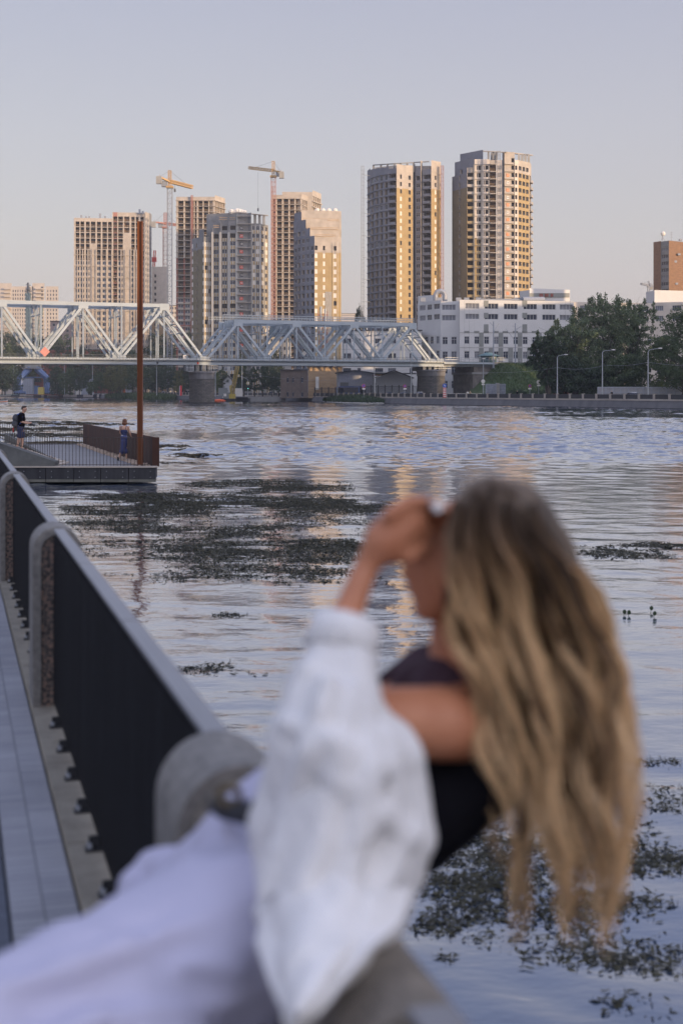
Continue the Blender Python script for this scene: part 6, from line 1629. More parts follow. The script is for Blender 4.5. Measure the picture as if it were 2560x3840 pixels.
blob('skirt', [((-.0,-.02,.92),(.16,.14,.13)),((-.01,-.01,.80),.145,(-.03,0,.44),.135),((-.04,0,.44),.10,(-.09,0,.36),.11),((.04,0,.44),.10,(.08,0,.36),.10)], M_denim, wom, .014, 3)
m = MB(); m.tube([(.12*math.cos(a),.1*math.sin(a),1.01-.02*math.cos(a)) for a in [i*math.pi/8 for i in range(17)]],.013,5,M_wh); m.build('belt', parent=wom)
blob('hair', [((.02,.05,1.60),(.095,.10,.10)),((.02,.02,1.51),(.10,.075,.09)),((.11,.03,1.49),(.05,.05,.04)),((-.05,.02,1.50),(.04,.06,.07))], M_hairr, wom, .012, 2)
blob('shoe', [((-.215,-.1,.02),.035,(-.235,-.08,.11),.04)], M_iron, wom, .01, 2); blob('shoe', [((.11,-.03,.035),.035,(.22,.02,.02),.025)], mat('cream_shoe',(.5,.42,.38),.6), wom, .01, 2)
# boat with people, left edge
Yo = 372; xo = PX(3,Yo)
bt = empty('motor_boat', (xo,Yo,0), R(8), 'small white motor boat with an orange stripe entering at the left edge', 'boat')
m = MB()
st = [(-3.2,1.0,.2),(-1.5,1.05,.15),(.3,1.0,.15),(1.4,.6,.3),(1.9,.02,.55)]
for i in range(len(st)-1):
    x0,w0,d0 = st[i]; x1,w1,d1 = st[i+1]
    for sg in (-1,1):
        m.quad((x0,sg*w0*.6,-.1),(x1,sg*w1*.5,-.1),(x1,sg*w1,.85+d1*.4),(x0,sg*w0,.85),M_wh)
        m.quad((x0,sg*(w0*.86+.03),.45),(x1,sg*(w1*.84+.03),.5+d1*.25),(x1,sg*(w1*.93+.03),.64+d1*.3),(x0,sg*(w0*.93+.03),.60),M_numo)
    m.quad((x0,-w0,.85),(x1,-w1,.85+d1*.4),(x1,w1,.85+d1*.4),(x0,w0,.85),M_wh)
m.quad((-3.2,-1,.85),(-3.2,1,.85),(-3.2,.6,-.1),(-3.2,-.6,-.1),M_wh)
m.build('hull', parent=bt)
m = MB(); m.hexa([(-.4,-.7,.85),(.5,-.5,.9),(.5,.5,.9),(-.4,.7,.85),(-.5,-.65,1.25),(.0,-.5,1.3),(.0,.5,1.3),(-.5,.65,1.25)],M_glass); m.build('windscreen', parent=bt)
for i,(x,y,lab,cl) in enumerate(((-.2,.3,'person in a red top seated at the front of the motor boat',M_sr),(-1.2,-.3,'person in orange seated behind in the motor boat',M_numo))):
    q = bt.matrix_basis @ Vector((x,y,.9)); pp = empty('person', (xo+x,Yo+y,.85), 0, lab, 'person')
    blob('body', [((0,0,.1),.15,(0,0,.42),.13),((0,0,.42),.06,(0,0,.55),.05),((0,0,.65),(.08,.09,.12)),((-.05,-.2,.4),.05,(.15,-.2,.2),.04),((-.05,.2,.4),.05,(.15,.2,.2),.04),((0,-.1,.1),.08,(.35,-.1,.1),.06),((0,.1,.1),.08,(.35,.1,.1),.06)], M_skinf, pp, .025, 2)
    blob('jacket', [((0,0,.15),.18,(0,0,.42),.16),((-.03,-.19,.42),.07,(.08,-.2,.26),.06),((-.03,.19,.42),.07,(.08,.2,.26),.06)], cl, pp, .025, 2)
# a few walkers on the far bank
for i,(x,Y,lab,cl) in enumerate([(1752,345,'tiny walker in white cap by the guard rail of the far bank',M_board),(1762,345.5,'tiny walker in pale top, second at the guard rail',M_beige),(2049,322,'head and shoulders of a walker above the fence at the grass slope',M_woolg),(2292,300,'person seen above the fence right of the middle street lamp',M_black_c),(1938,330,'dark haired passer-by behind the fence near the barrier pile',M_black_c)]):
    pp = empty('person', (PX(x,Y),Y,TOPZ+.05), 0, lab, 'person')
    blob('body', [((0,0,1.0),.13,(0,0,1.38),.14),((0,0,1.4),.06,(0,0,1.52),.05),((0,0,1.63),(.09,.10,.12)),((-.09,0,.95),.09,(-.1,.05,.5),.06),((.09,0,.95),.09,(.1,-.05,.5),.06),((-.1,.05,.5),.06,(-.1,-.03,.05),.045),((.1,-.05,.5),.06,(.1,.03,.05),.045),((-.2,0,1.38),.05,(-.24,0,1.05),.04),((.2,0,1.38),.05,(.24,.03,1.05),.04)], M_skinf, pp, .03, 2)
    blob('jacket', [((0,0,.98),.16,(0,0,1.36),.18),((-.2,0,1.38),.07,(-.24,0,1.15),.06),((.2,0,1.38),.07,(.24,.03,1.15),.06)], cl, pp, .03, 2)
    blob('trousers', [((0,0,.95),.15,(0,0,.9),.15),((-.09,0,.9),.1,(-.1,.05,.5),.08),((.09,0,.9),.1,(.1,-.05,.5),.08),((-.1,.05,.5),.08,(-.1,-.03,.1),.06),((.1,-.05,.5),.08,(.1,.03,.1),.06)], M_navy, pp, .03, 2)
# ------------------------------------------------------------------ floating weed
LM['weed'] = leaf_mat('weed',(.010,.011,.006),(.070,.065,.028)); LM['weedo'] = leaf_mat('dry_weed',(.05,.04,.015),(.16,.12,.05))
def weed_pts(patches, dens, seed, nscale=.5, thr=-.05):
    "patches: (px, py, half width, half height) in photo pixels, turned into places on the water"
    r = random.Random(seed); out_ = []
    for px,py,hw,hh in patches:
        Y0 = EZ*F/(py+hh-HY); Y1 = EZ*F/(max(py-hh,HY+25)-HY); Ymid = EZ*F/(py-HY)
        area = (Y1-Y0)*(2*hw/F*Ymid); n_ = int(area*dens)
        for i in range(n_):
            Y = r.uniform(Y0,Y1); yy = HY+EZ*F/Y; x = r.uniform(-1,1); v_ = (yy-py)/hh
            if x*x+v_*v_ > 1: continue
            X = PX(px+x*hw, Y); q = mnoise.fractal(Vector((X*.45,Y*.30,seed*7.3)),1.0,2.0,3)+.35*mnoise.noise(Vector((X*2.2,Y*1.6,5)))
            q += .55*mnoise.noise(Vector((X*.7,Y*2.6,9)))
            if q > thr+.45*(x*x+v_*v_)-.1+r.gauss(0,.2): 
                if hw > 300 and hh > 120 and r.random() < .72: continue
                out_.append((X,Y,r.uniform(.0,.012)))
    return out_
def weed(name, pts_, size, lm, seed, up=.0):
    rg = np.random.default_rng(seed); P_ = np.asarray(pts_,float); n = len(P_)*2
    P_ = np.repeat(P_,2,0)+rg.normal(size=(n,3))*[size,size,.004]; base_ = wave_h(P_[:,0],P_[:,1]); P_[:,2] = np.abs(P_[:,2])+base_+.004
    a = rg.normal(size=(n,3)); a[:,2] *= .12; a /= np.linalg.norm(a,axis=1)[:,None]
    b_ = np.stack([-a[:,1],a[:,0],rg.normal(size=n)*.25],1)
    st_ = rg.random(n) < up; a[st_] = rg.normal(size=(st_.sum(),3))*.3+[0,0,1]; b_[st_] *= .3
    sz = size*(.5+1.1*rg.random(n))[:,None]
    v = np.stack([P_-a*sz, P_+b_*sz*.32, P_+a*sz, P_-b_*sz*.32],1).reshape(-1,3); pass
    me = bpy.data.meshes.new(name); me.vertices.add(len(v)); me.vertices.foreach_set('co', v.ravel())
    me.loops.add(4*n); me.loops.foreach_set('vertex_index', np.arange(4*n)); me.polygons.add(n); me.polygons.foreach_set('loop_start', np.arange(n)*4)
    me.materials.append(lm); me.update(calc_edges=True); me.validate()
    o_ = bpy.data.objects.new(name,me); col.objects.link(o_); return tag(o_,kind='stuff')
mid = [(820,2000,640,200),(1150,1960,420,150),(500,2010,330,150),(1000,1815,330,18),(1030,1835,300,10),(900,1880,560,36),(1200,1900,300,30),(600,1905,380,26),(950,1990,560,26),(900,2040,620,40),(1150,2075,420,36),(600,2100,330,18),(900,2140,430,22),(1000,2170,450,24),(1150,2190,330,18),(520,1860,220,14),(450,1960,200,10),(1050,2030,420,26)]
weed('floating_weed', weed_pts(mid,260,1,thr=-.15), .038, LM['weed'], 1, .06)
weed('floating_weed', weed_pts([(2380,2045,200,12),(2330,2075,180,20),(2450,2085,160,14)],300,2,thr=-.2), .05, LM['weed'], 2, .06)
weed('floating_weed', weed_pts([(980,2480,260,14),(820,2510,180,24),(960,2525,130,16),(1050,2475,150,12),(860,2305,60,10)],420,3,thr=-.15), .035, LM['weed'], 3, .1)
low = [(2000,3250,560,330),(2330,3560,260,260),(2480,2860,160,14),(2540,3000,140,60),(2500,2950,110,20),(1700,3150,250,30),(1780,3230,200,30),(2200,3200,420,60),(2500,3260,150,60),(1720,3330,260,50),(1900,3400,300,60),(2350,3380,300,50),(1640,3470,130,40),(2500,3420,120,40),(2150,3600,250,50),(2400,3560,220,60),(2480,3650,150,70),(2350,3780,260,60),(1660,3600,60,16),(1900,3300,260,40),(2520,3830,100,50)]
weed('floating_weed', weed_pts(low,760,4,thr=-.20), .026, LM['weed'], 4, .10)
weed('floating_weed', weed_pts([(150,1588,200,8),(350,1592,160,5),(100,1612,220,7),(200,1632,220,9),(250,1606,180,4)],90,5,thr=-.2), .10, LM['weed'], 5, .05)
weed('floating_weed', weed_pts([(640,1675,80,5),(640,1688,60,3),(720,1708,110,5),(200,1662,120,5),(640,1735,90,3)],260,6,thr=-.3), .07, LM['weedo'], 6, .05)
# lily leaves
LM['lily'] = leaf_mat('lily_leaf',(.02,.04,.015),(.04,.07,.025))
for i,(x,y,lab) in enumerate([(2335,2310,'left upright lily leaf standing in the water right of the long hair'),(2352,2312,'right upright lily leaf of the close pair beside the long hair'),(2436,2296,'small lily leaf standing alone near the right edge, further out'),(2448,2316,'small lily leaf near the right edge, lower of two')]):
    q = P(x,y,EZ*F/(y-HY)); m = MB(); m.tube([(0,0,-.03),(.02,0,.06)],.004,4); m.ball((.02,0,.065),(.03,.008,.035),None,8,5)
    ob = m.build('water_lily', LM['lily']); ob.location = (q.x,q.y,0); tag(ob, lab, 'plant')
HAZE = .00014
SHADERS = [(-330,-60,200,34,'long added shade block outside the picture to the right, facing the near promenade'),
           (-60,98,200,31,'middle added shade block outside the picture to the right, across the river bend'),
           (100,232,200,44,'added shade block outside the picture to the right, opposite the landing'),
           (234,288,0,40,'added shade block outside the picture to the right, nearest the river'),
           (290,345,-40,47,'tall added shade block outside the picture to the right, beside the railway'),
           (345.5,354,-40,24,'low added shade block outside the picture to the right, between two taller blocks'),
           (354.5,366,-40,47,'narrow added shade block outside the picture to the right, past the low house'),
           (368,407,-60,47,'tall added shade block outside the picture to the right, behind the offices'),
           (409,421,-60,104,'slim added shade tower outside the picture to the right, tallest of the hidden ones'),
           (423,484,-60,46,'low added shade block outside the picture to the right, past the slim tower')]  # unseen blocks, placed and sized only to hold off the low sun
# ------------------------------------------------------------------ near promenade
RU = Vector((-.2738,1,0)).normalized(); RV = Vector((-RU.y,RU.x,0))          # along the railing, and to its land side
if RV.x > 0: RV = -RV
RO = Vector((-.2755,3.1,0)); RANG = math.atan2(RU.y,RU.x)
def rp(u,v,z): q = RO+RU*u+RV*v; return Vector((q.x,q.y,z))
ZS, ZP, ZT = 1.74, 1.70, 2.71
M_paver = brick_mat('paving_bricks',(.38,.395,.45),(.48,.49,.54),(.22,.23,.26),1.0,.1115,.055,.0035,.8, rotz=R(90), loc=(.363,0,0), offset=0)
M_strip = mat('granite_strip',(.22,.20,.165),.85,c2=(.36,.33,.27),scale=6,bump=.3,bscale=60,detail=8)
M_granite = bpy.data.materials.new('speckled_granite'); M_granite.use_nodes = True; n = M_granite.node_tree; b = n.nodes['Principled BSDF']; b.inputs['Roughness'].default_value = .7
t = n.nodes.new('ShaderNodeTexCoord'); vo = n.nodes.new('ShaderNodeTexNoise'); vo.inputs['Scale'].default_value = 55; vo.inputs['Detail'].default_value = 3
n.links.new(t.outputs['Object'],vo.inputs[0]); rpm = n.nodes.new('ShaderNodeValToRGB'); e = rpm.color_ramp.elements
e[0].position = .38; e[0].color = (.02,.018,.018,1); e[1].position = .62; e[1].color = (.26,.16,.125,1); x_ = e.new(.5); x_.color = (.10,.09,.085,1)
n.links.new(vo.outputs[0],rpm.inputs[0]); n.links.new(rpm.outputs[0],b.inputs['Base Color'])
M_grtop = mat('grey_granite',(.13,.125,.12),.75,c2=(.25,.24,.225),scale=28,detail=8)
M_cap = mat('brushed_cap',(.27,.275,.29),.5,metal=.3,var=.08,scale=3,stretch=(.4,6,1))
M_panel = mat('dark_railing_panel',(.004,.0045,.006),.7,c2=(.024,.025,.032),scale=5,stretch=(14,14,.25),spec=.2)
pr_ = MB()
def strip(v0,v1,u0,u1,z,mm,mb):
    mb.quad(rp(u0,v1,z),rp(u0,v0,z),rp(u1,v0,z),rp(u1,v1,z),mm)
g = MB(); 
def lb(mb,u0,u1,v0,v1,z0,z1,mm):
    mb.hexa([(u0,-v1,z0),(u1,-v1,z0),(u1,-v0,z0),(u0,-v0,z0),(u0,-v1,z1),(u1,-v1,z1),(u1,-v0,z1),(u0,-v0,z1)],mm)
def nobj(mb,name,parent=None,**k):
    "mesh given in railing coordinates (u along, -v across)"
    ob = mb.build(name,parent=parent,**k); ob.location = (RO.x,RO.y,0); ob.rotation_euler = (0,0,RANG); return ob
# local frame: x = along the railing, y = towards the land side is +y after rotation by RANG (left of travel)
def lbx(mb,u0,u1,v0,v1,z0,z1,mm): mb.box(u0,u1,v0,v1,z0,z1,mm)
g = MB(); lbx(g,-12,46,.14,.363,1.2,ZP,M_paver); tag(nobj(g,'pavement'),kind='structure')
g = MB(); lbx(g,-12,46,.371,30,1.2,ZP-.012,mat('dark_asphalt',(.10,.115,.15),.85,var=.2,scale=8)); tag(nobj(g,'promenade_path'),kind='structure')
g = MB(); u_ = -12
while u_ < 46: lbx(g,u_,u_+1.19,-.20,.132,1.2,ZS,M_strip); u_ += 1.2
tag(nobj(g,'kerb'),kind='structure')
g = MB(); lbx(g,-12,46,-.34,-.205,-1.5,1.60,M_conc); lbx(g,-12,46,-.205,30,-1.5,1.195,M_conc)
tag(nobj(g,'river_wall'),'concrete river wall carrying the near promenade and its railing','wall')
def arch_post(m, u0, u1, rad, zt, v0=0, grooves=True):
    n_ = 14; pr = [(v0-rad, ZS-.02)]+[(v0-rad*math.cos(math.pi*i/n_), zt-rad+rad*math.sin(math.pi*i/n_)) for i in range(n_+1)]+[(v0+rad, ZS-.02)]
    k_ = len(pr)
    # ends are speckled rough, the skin is grey and smooth
    m.add([(u0,y,z) for y,z in pr]+[(u1,y,z) for y,z in pr],[(i,(i+1)%k_,k_+(i+1)%k_,k_+i) for i in range(k_)],M_grtop)
    # the end facing the walker: a smooth border round a rough recessed field
    bw = .044; ri = rad-bw
    pi_ = [(v0-ri, ZS-.02)]+[(v0-ri*math.cos(math.pi*i/n_), zt-rad+ri*math.sin(math.pi*i/n_)) for i in range(n_+1)]+[(v0+ri, ZS-.02)]
    for i in range(k_-1): m.add([(u0,*pr[i]),(u0,*pr[i+1]),(u0,*pi_[i+1]),(u0,*pi_[i])],[(0,1,2,3)],M_grtop); m.add([(u0,*pi_[i]),(u0,*pi_[i+1]),(u0+.012,*pi_[i+1]),(u0+.012,*pi_[i])],[(0,1,2,3)],M_granite)
    m.add([(u0+.012,y,z) for y,z in pi_],[tuple(range(k_))],M_granite); m.add([(u1,y,z) for y,z in pr],[tuple(range(k_))[::-1]],M_granite)
posts_lab = ['round topped granite post right behind the reclining woman','round topped speckled granite post, second along the railing','round topped granite post at the left edge, third along the railing','round topped granite post cut off beyond the left edge']
PU = [0, 5.15, 10.42, 15.7]
for i,u in enumerate(PU):
    m = MB(); arch_post(m, u-.36 if i else u-.30, u, .13, ZT)
    o = nobj(m,'granite_post'); tag(o,posts_lab[i],'post','granite posts of the promenade railing')
m = MB(); arch_post(m, -1.40, -.305, .102, ZT-.026)
M_brgr = mat('brown_granite',(.11,.095,.08),.8,c2=(.25,.22,.18),scale=16,detail=9,bump=.4,bscale=90)
m.mats = [M_brgr if q_ is M_grtop else q_ for q_ in m.mats]; o = nobj(m,'granite_block'); tag(o,'long rounded granite block under the reclining woman','block')
def section(u0, u1, label, np_=3):
    o = empty('railing_section', (RO.x,RO.y,0), RANG, label, 'railing', 'dark railing sections of the promenade')
    m = MB(); m.box(u0,u1,-.012,.012,ZS+.03,ZT-.045,M_panel)
    x = u0+.01
    while x < u1-.01: m.box(x,x+.012,-.022,.022,ZS+.03,ZT-.045,M_panel); x += .03
    m.build('slat_panel', parent=o)
    for k in range(np_):
        a = u0+(u1-u0)*k/np_; c = u0+(u1-u0)*(k+1)/np_-.016
        m = MB(); m.box(a,c,-.034,.020,ZT-.022,ZT-.008,M_cap); m.build('cap_rail', parent=o)
    u = u0+.28
    while u < u1-.1:
        m = MB(); m.box(u-.026,u+.026,.012,.075,ZS,ZS+.010,M_iron); m.box(u-.005,u+.005,.012,.062,ZS+.010,ZS+.055,M_iron); br_ = m.build('bracket', parent=o)
        for dx_ in (-.017,.017):
            m = MB(); m.tube([(u+dx_,.058,ZS+.012),(u+dx_,.058,ZS+.030)],.009,6,M_gray); m.build('bolt', parent=br_)
        u += .5
    return o
section(.005,5.15-.365,'nearest dark slatted railing section with a long grey cap rail')
section(5.155,10.42-.365,'second dark slatted railing section, between the speckled post and the edge post')
section(10.425,15.7-.365,'third dark slatted railing section at the left edge')
section(-6.5,-1.405,'dark railing section passing under the camera beyond the granite block')
# ------------------------------------------------------------------ the reclining woman
M_skin = mat('tanned_skin', (.42,.155,.075), .5, c2=(.56,.25,.14), scale=9, detail=3)
M_shirt = mat('white_shirt', (.68,.67,.66), .9, c2=(.77,.76,.75), scale=14, bump=.3, bscale=40)
M_trou = mat('lilac_trousers', (.47,.465,.60), .85, var=.04)
W = empty('person', P(1100,3200,2.25), 0, 'long haired blonde woman in white shirt leaning back over the railing, hand at her forehead', 'person')
WO = W.location.copy()
def Q(px,py,Y): return P(px,py,Y)-WO
def E(px,py,Y,rx,ry,rz): return (Q(px,py,Y),(rx,ry,rz))
def Cc(a,ra,b_,rb): return (Q(*a),ra,Q(*b_),rb)
body = [E(1785,2085,2.33,.090,.076,.104), E(1690,2130,2.32,.070,.062,.085), E(1630,2235,2.32,.036,.040,.042), E(1600,2285,2.32,.022,.026,.020),
        E(1548,2120,2.315,.020,.014,.030), E(1530,2150,2.315,.014,.012,.014), E(1562,2212,2.315,.016,.022,.012), E(1575,2060,2.32,.022,.05,.03), E(1585,1980,2.32,.03,.05,.05),
        Cc((1745,2290,2.35),.055,(1735,2560,2.38),.062),
        Cc((1735,2600,2.38),.085,(1760,2800,2.40),.11), Cc((1760,2800,2.40),.105,(1250,3080,2.42),.105),
        Cc((1830,2715,2.36),.062,(1640,2712,2.25),.060), Cc((1640,2712,2.25),.060,(1180,2690,2.12),.042),
        Cc((1180,2690,2.12),.040,(1290,2330,2.17),.026), Cc((1290,2330,2.17),.026,(1375,2120,2.2),.020),
        Cc((1830,2740,2.36),.06,(1770,2790,2.41),.09), Cc((1560,2600,2.50),.055,(1700,2640,2.42),.075),
        Cc((1560,2600,2.50),.05,(1050,2950,2.55),.04), Cc((1050,2950,2.55),.038,(700,3330,2.50),.028)]
# hand: palm, four fingers bent over the hair line and a thumb
body += [Cc((1375,2120,2.2),.020,(1440,2030,2.2),.031), Cc((1440,2030,2.2),.034,(1520,1950,2.21),.033), Cc((1470,2050,2.21),.028,(1555,1985,2.23),.027)]
fing = [[(1490,1925,2.17),(1575,1868,2.18),(1650,1868,2.20),(1705,1900,2.22)], [(1510,1925,2.20),(1605,1880,2.21),(1680,1885,2.23),(1735,1920,2.25)],
        [(1530,1945,2.23),(1620,1910,2.24),(1690,1915,2.26),(1735,1950,2.27)], [(1555,1970,2.25),(1630,1945,2.27),(1685,1950,2.28),(1720,1980,2.29)]]
fing = [[(x_-42,y_+8,Y_) for x_,y_,Y_ in f] for f in fing]
for f in fing:
    for i in range(3): body.append(Cc(f[i],.0105-.001*i,f[i+1],.0095-.001*i))
body += [Cc((1450,2070,2.19),.014,(1540,2090,2.2),.0125), Cc((1540,2090,2.2),.0125,(1600,2050,2.23),.010)]
# hidden hand of the far arm and a bit of the far shin
body += [Cc((560,3400,2.46),.045,(520,3700,2.5),.04), Cc((620,3340,2.45),.05,(560,3400,2.46),.045)]
blob('body', body, M_skin, W, .0075, 4)
m = MB()
q = Q(1640,1903,2.175)
m.ball(q,(.009,.007,.009),mat('pearl',(.8,.78,.76),.2),12,8); m.tube([Q(1610,1876,2.19)+Vector((.0,.012*math.cos(a),.012*math.sin(a))) for a in [i*math.pi/5 for i in range(11)]],.002,5,M_galv); m.build('ring', parent=W, smooth=True)
M_topd = mat('dark_print_cloth',(.022,.007,.010),.8,c2=(.075,.045,.06),scale=12,spec=.15)
blob('neck_scarf', [Cc((1760,2470,2.44),.045,(1600,2530,2.50),.055), Cc((1600,2530,2.50),.055,(1460,2590,2.53),.035), Cc((1700,2500,2.35),.04,(1560,2590,2.44),.05), E(1700,2570,2.36,.075,.07,.035)], M_topd, W, .01, 4)
blob('crop_top', [Cc((1740,2890,2.37),.10,(1500,3030,2.38),.12), Cc((1745,2960,2.30),.05,(1600,3020,2.28),.07)], M_black_c, W, .01, 4)
shirt = [Cc((1268,2460,2.14),.056,(1240,2600,2.11),.070), Cc((1240,2600,2.11),.070,(1235,2760,2.08),.090),
         Cc((1230,2760,2.08),.088,(1430,2850,2.10),.070), Cc((1250,2800,2.08),.092,(1300,3180,2.08),.105), Cc((1430,2830,2.10),.066,(1490,3120,2.10),.062),
         Cc((1500,3060,2.10),.055,(1470,3260,2.10),.058), Cc((1470,3240,2.10),.055,(1390,3430,2.08),.050), Cc((1150,2850,2.12),.065,(1090,3090,2.12),.070), Cc((1090,3090,2.12),.068,(1060,3280,2.08),.045),
         Cc((1300,3180,2.08),.10,(1230,3420,2.0),.085), Cc((1240,3400,1.99),.08,(1170,3640,1.80),.048), Cc((1170,3640,1.80),.048,(1105,3830,1.72),.022), Cc((1370,3400,2.02),.055,(1250,3600,1.82),.038),
         Cc((1060,3500,2.0),.035,(1140,3600,1.86),.042), Cc((1000,3170,2.12),.03,(1080,3150,2.1),.04)]
def ridge(lst, r0, r1, dY=-.013):
    "a long fold lying on the cloth: a bent capsule"
    o = []
    for i in range(len(lst)-1):
        a = lst[i]; c = lst[i+1]; f0 = i/(len(lst)-1); f1 = (i+1)/(len(lst)-1)
        o.append(Cc((a[0],a[1],a[2]+dY),r0+(r1-r0)*f0,(c[0],c[1],c[2]+dY),r0+(r1-r0)*f1))
    return o
for lst,r0_,r1_ in (([(1150,2520,2.09),(1075,2720,2.06),(1075,2930,2.07)],.020,.026), ([(1230,2560,2.035),(1170,2800,1.99),(1110,3060,2.03)],.020,.024), ([(1310,2590,2.05),(1270,2850,1.985),(1210,3150,1.98),(1190,3380,1.95)],.018,.024),
                    ([(1370,2660,2.05),(1370,2920,1.99),(1330,3200,1.97),(1290,3420,1.95)],.018,.022), ([(1440,2740,2.05),(1480,2960,2.03),(1470,3180,2.03),(1400,3380,2.0)],.018,.022), ([(1500,2850,2.08),(1565,3040,2.08),(1545,3230,2.08),(1480,3380,2.06)],.018,.022),
                    ([(1070,2700,2.04),(1230,2770,1.98),(1430,2880,2.02)],.016,.018), ([(1080,2810,2.04),(1260,2920,1.975),(1420,3060,1.99),(1530,3130,2.05)],.014,.020), ([(1250,3300,1.97),(1120,3330,1.98),(1000,3340,2.06)],.020,.016),
                    ([(1250,3420,1.93),(1180,3620,1.78),(1110,3800,1.70)],.022,.012), ([(1330,3420,1.96),(1260,3560,1.81),(1170,3740,1.72)],.020,.012), ([(1010,3420,2.03),(1060,3560,1.90),(1100,3740,1.76)],.020,.012)):
    shirt += ridge(lst, r0_, r1_)
sh = blob('shirt', shirt, M_shirt, W, .0075, 3)
def folds(ob, amp, axis, wl, ph=0, noise=.5, seed=0):
    "long soft pleats: a displacement along the normal driven by a stretched noise texture"
    tx = bpy.data.textures.new(ob.name+'_fold','WOOD'); tx.wood_type = 'BANDNOISE'; tx.noise_basis_2 = 'SIN'; tx.noise_scale = wl; tx.turbulence = 6
    e_ = bpy.data.objects.new('fold_frame', None)
    dm = ob.modifiers.new('folds','DISPLACE'); dm.texture = tx; dm.strength = amp; dm.mid_level = .5; dm.texture_coords = 'LOCAL'
    sm = ob.modifiers.new('soft','SMOOTH'); sm.iterations = 3
    bpy.data.objects.remove(e_)
folds(sh, .012, 'X', .09)
cf = MB(); c0_ = Q(1302,2325,2.165); c1_ = Q(1272,2450,2.142)
cf.tube([c0_,c0_.lerp(c1_,.06),c0_.lerp(c1_,.94),c1_],[.046,.053,.059,.052],20,M_shirt); cf.build('sleeve_cuff', parent=W, smooth=True)
tr_ = [E(965,3270,2.32,.125,.12,.125), Cc((985,3190,2.33),.105,(1090,3060,2.36),.095), Cc((1010,3500,2.18),.155,(520,3700,2.02),.132), Cc((520,3700,2.02),.132,(0,3945,1.86),.108), Cc((0,3945,1.86),.108,(-700,4230,1.62),.095),
        Cc((920,3310,2.33),.12,(680,3400,2.40),.08), Cc((1050,3400,2.25),.15,(1060,3560,2.18),.14)]
for lst,r0_,r1_ in (([(-100,3760,1.80),(300,3620,1.88),(650,3500,1.98),(900,3460,2.05)],.016,.022), ([(0,3960,1.75),(350,3830,1.83),(700,3800,1.93),(950,3740,2.02)],.014,.020), ([(250,3980,1.75),(600,3930,1.86),(900,3920,1.95)],.014,.018),
                    ([(720,3230,2.24),(800,3350,2.20),(920,3430,2.12)],.020,.020), ([(850,3100,2.22),(900,3240,2.18),(980,3340,2.14)],.016,.020), ([(480,3560,2.0),(680,3620,1.95),(900,3640,2.0)],.014,.018), ([(700,3420,2.12),(820,3560,2.03),(980,3640,2.02)],.016,.016)):
    tr_ += ridge(lst, r0_, r1_)
to_ = blob('trousers', tr_, M_trou, W, .009, 4); folds(to_, .012, 'X', .12)
blob('trouser_cuff', [Cc((560,3290,2.42),.034,(515,3330,2.40),.036), Cc((515,3330,2.40),.036,(500,3400,2.40),.026), Cc((580,3260,2.42),.036,(640,3260,2.40),.04)], M_trou, W, .008, 3)
m = MB(); m.tube([Q(800,3010,2.21),Q(850,3035,2.17),Q(920,3050,2.15),Q(985,3030,2.14),Q(1030,2960,2.16)],[.014,.018,.019,.018,.016],8,M_iron); bt_ = m.build('belt', parent=W, smooth=True)
m = MB(); m.tube([Q(860,2985,2.155)+Vector((.016*math.cos(a),0,.014*math.sin(a))) for a in [i*math.pi/6 for i in range(13)]],.006,6,mat('dull_brass',(.10,.075,.04),.45,metal=.7)); m.build('buckle', parent=bt_)
# open shirt tails: thin sheets with their own folds
def flap(name, rows_, th=.004, wav=.010, nw=3):
    m = MB(); nu, nv = 26, 22; R_ = [[Q(*c) for c in row] for row in rows_]
    def cr(a, f):
        k = f*(len(a)-1); i = min(len(a)-2,int(k)); t_ = k-i; return a[i].lerp(a[i+1], t_*t_*(3-2*t_)*.4+t_*.6)
    for i in range(nv+1):
        f = i/nv; left = cr([q_[0] for q_ in R_], f); mid_ = cr([q_[1] for q_ in R_], f); right = cr([q_[2] for q_ in R_], f)
        for j in range(nu+1):
            g_ = j/nu; p_ = left*(1-g_)**2+mid_*2*g_*(1-g_)+right*g_*g_
            m.v.append(tuple(p_+Vector((0,-wav*math.sin(g_*nw*6.28+f*2.2)*(.3+f),0))))
    for i in range(nv):
        for j in range(nu): a = i*(nu+1)+j; m.f.append((a,a+1,a+nu+2,a+nu+1)); m.m.append(0)
    m.mats = [M_shirt]; ob = m.build(name, parent=W, smooth=True)
    so = ob.modifiers.new('thickness','SOLIDIFY'); so.thickness = th; sb2 = ob.modifiers.new('sub','SUBSURF'); sb2.render_levels = 1
    return ob
flap('shirt_tail', [[(1075,2960,2.03),(1190,2940,1.93),(1330,2990,1.97)],[(1010,3180,2.0),(1170,3170,1.90),(1350,3180,1.95)],[(965,3370,1.98),(1120,3340,1.88),(1330,3370,1.93)]], wav=.007, nw=2)
flap('shirt_tail', [[(985,3420,1.98),(1240,3360,1.84),(1540,3330,1.98)],[(960,3530,1.93),(1230,3540,1.77),(1500,3460,1.92)],[(1010,3660,1.84),(1190,3680,1.72),(1380,3560,1.82)],[(1085,3835,1.74),(1120,3850,1.70),(1180,3790,1.73)]], wav=.012, nw=3)
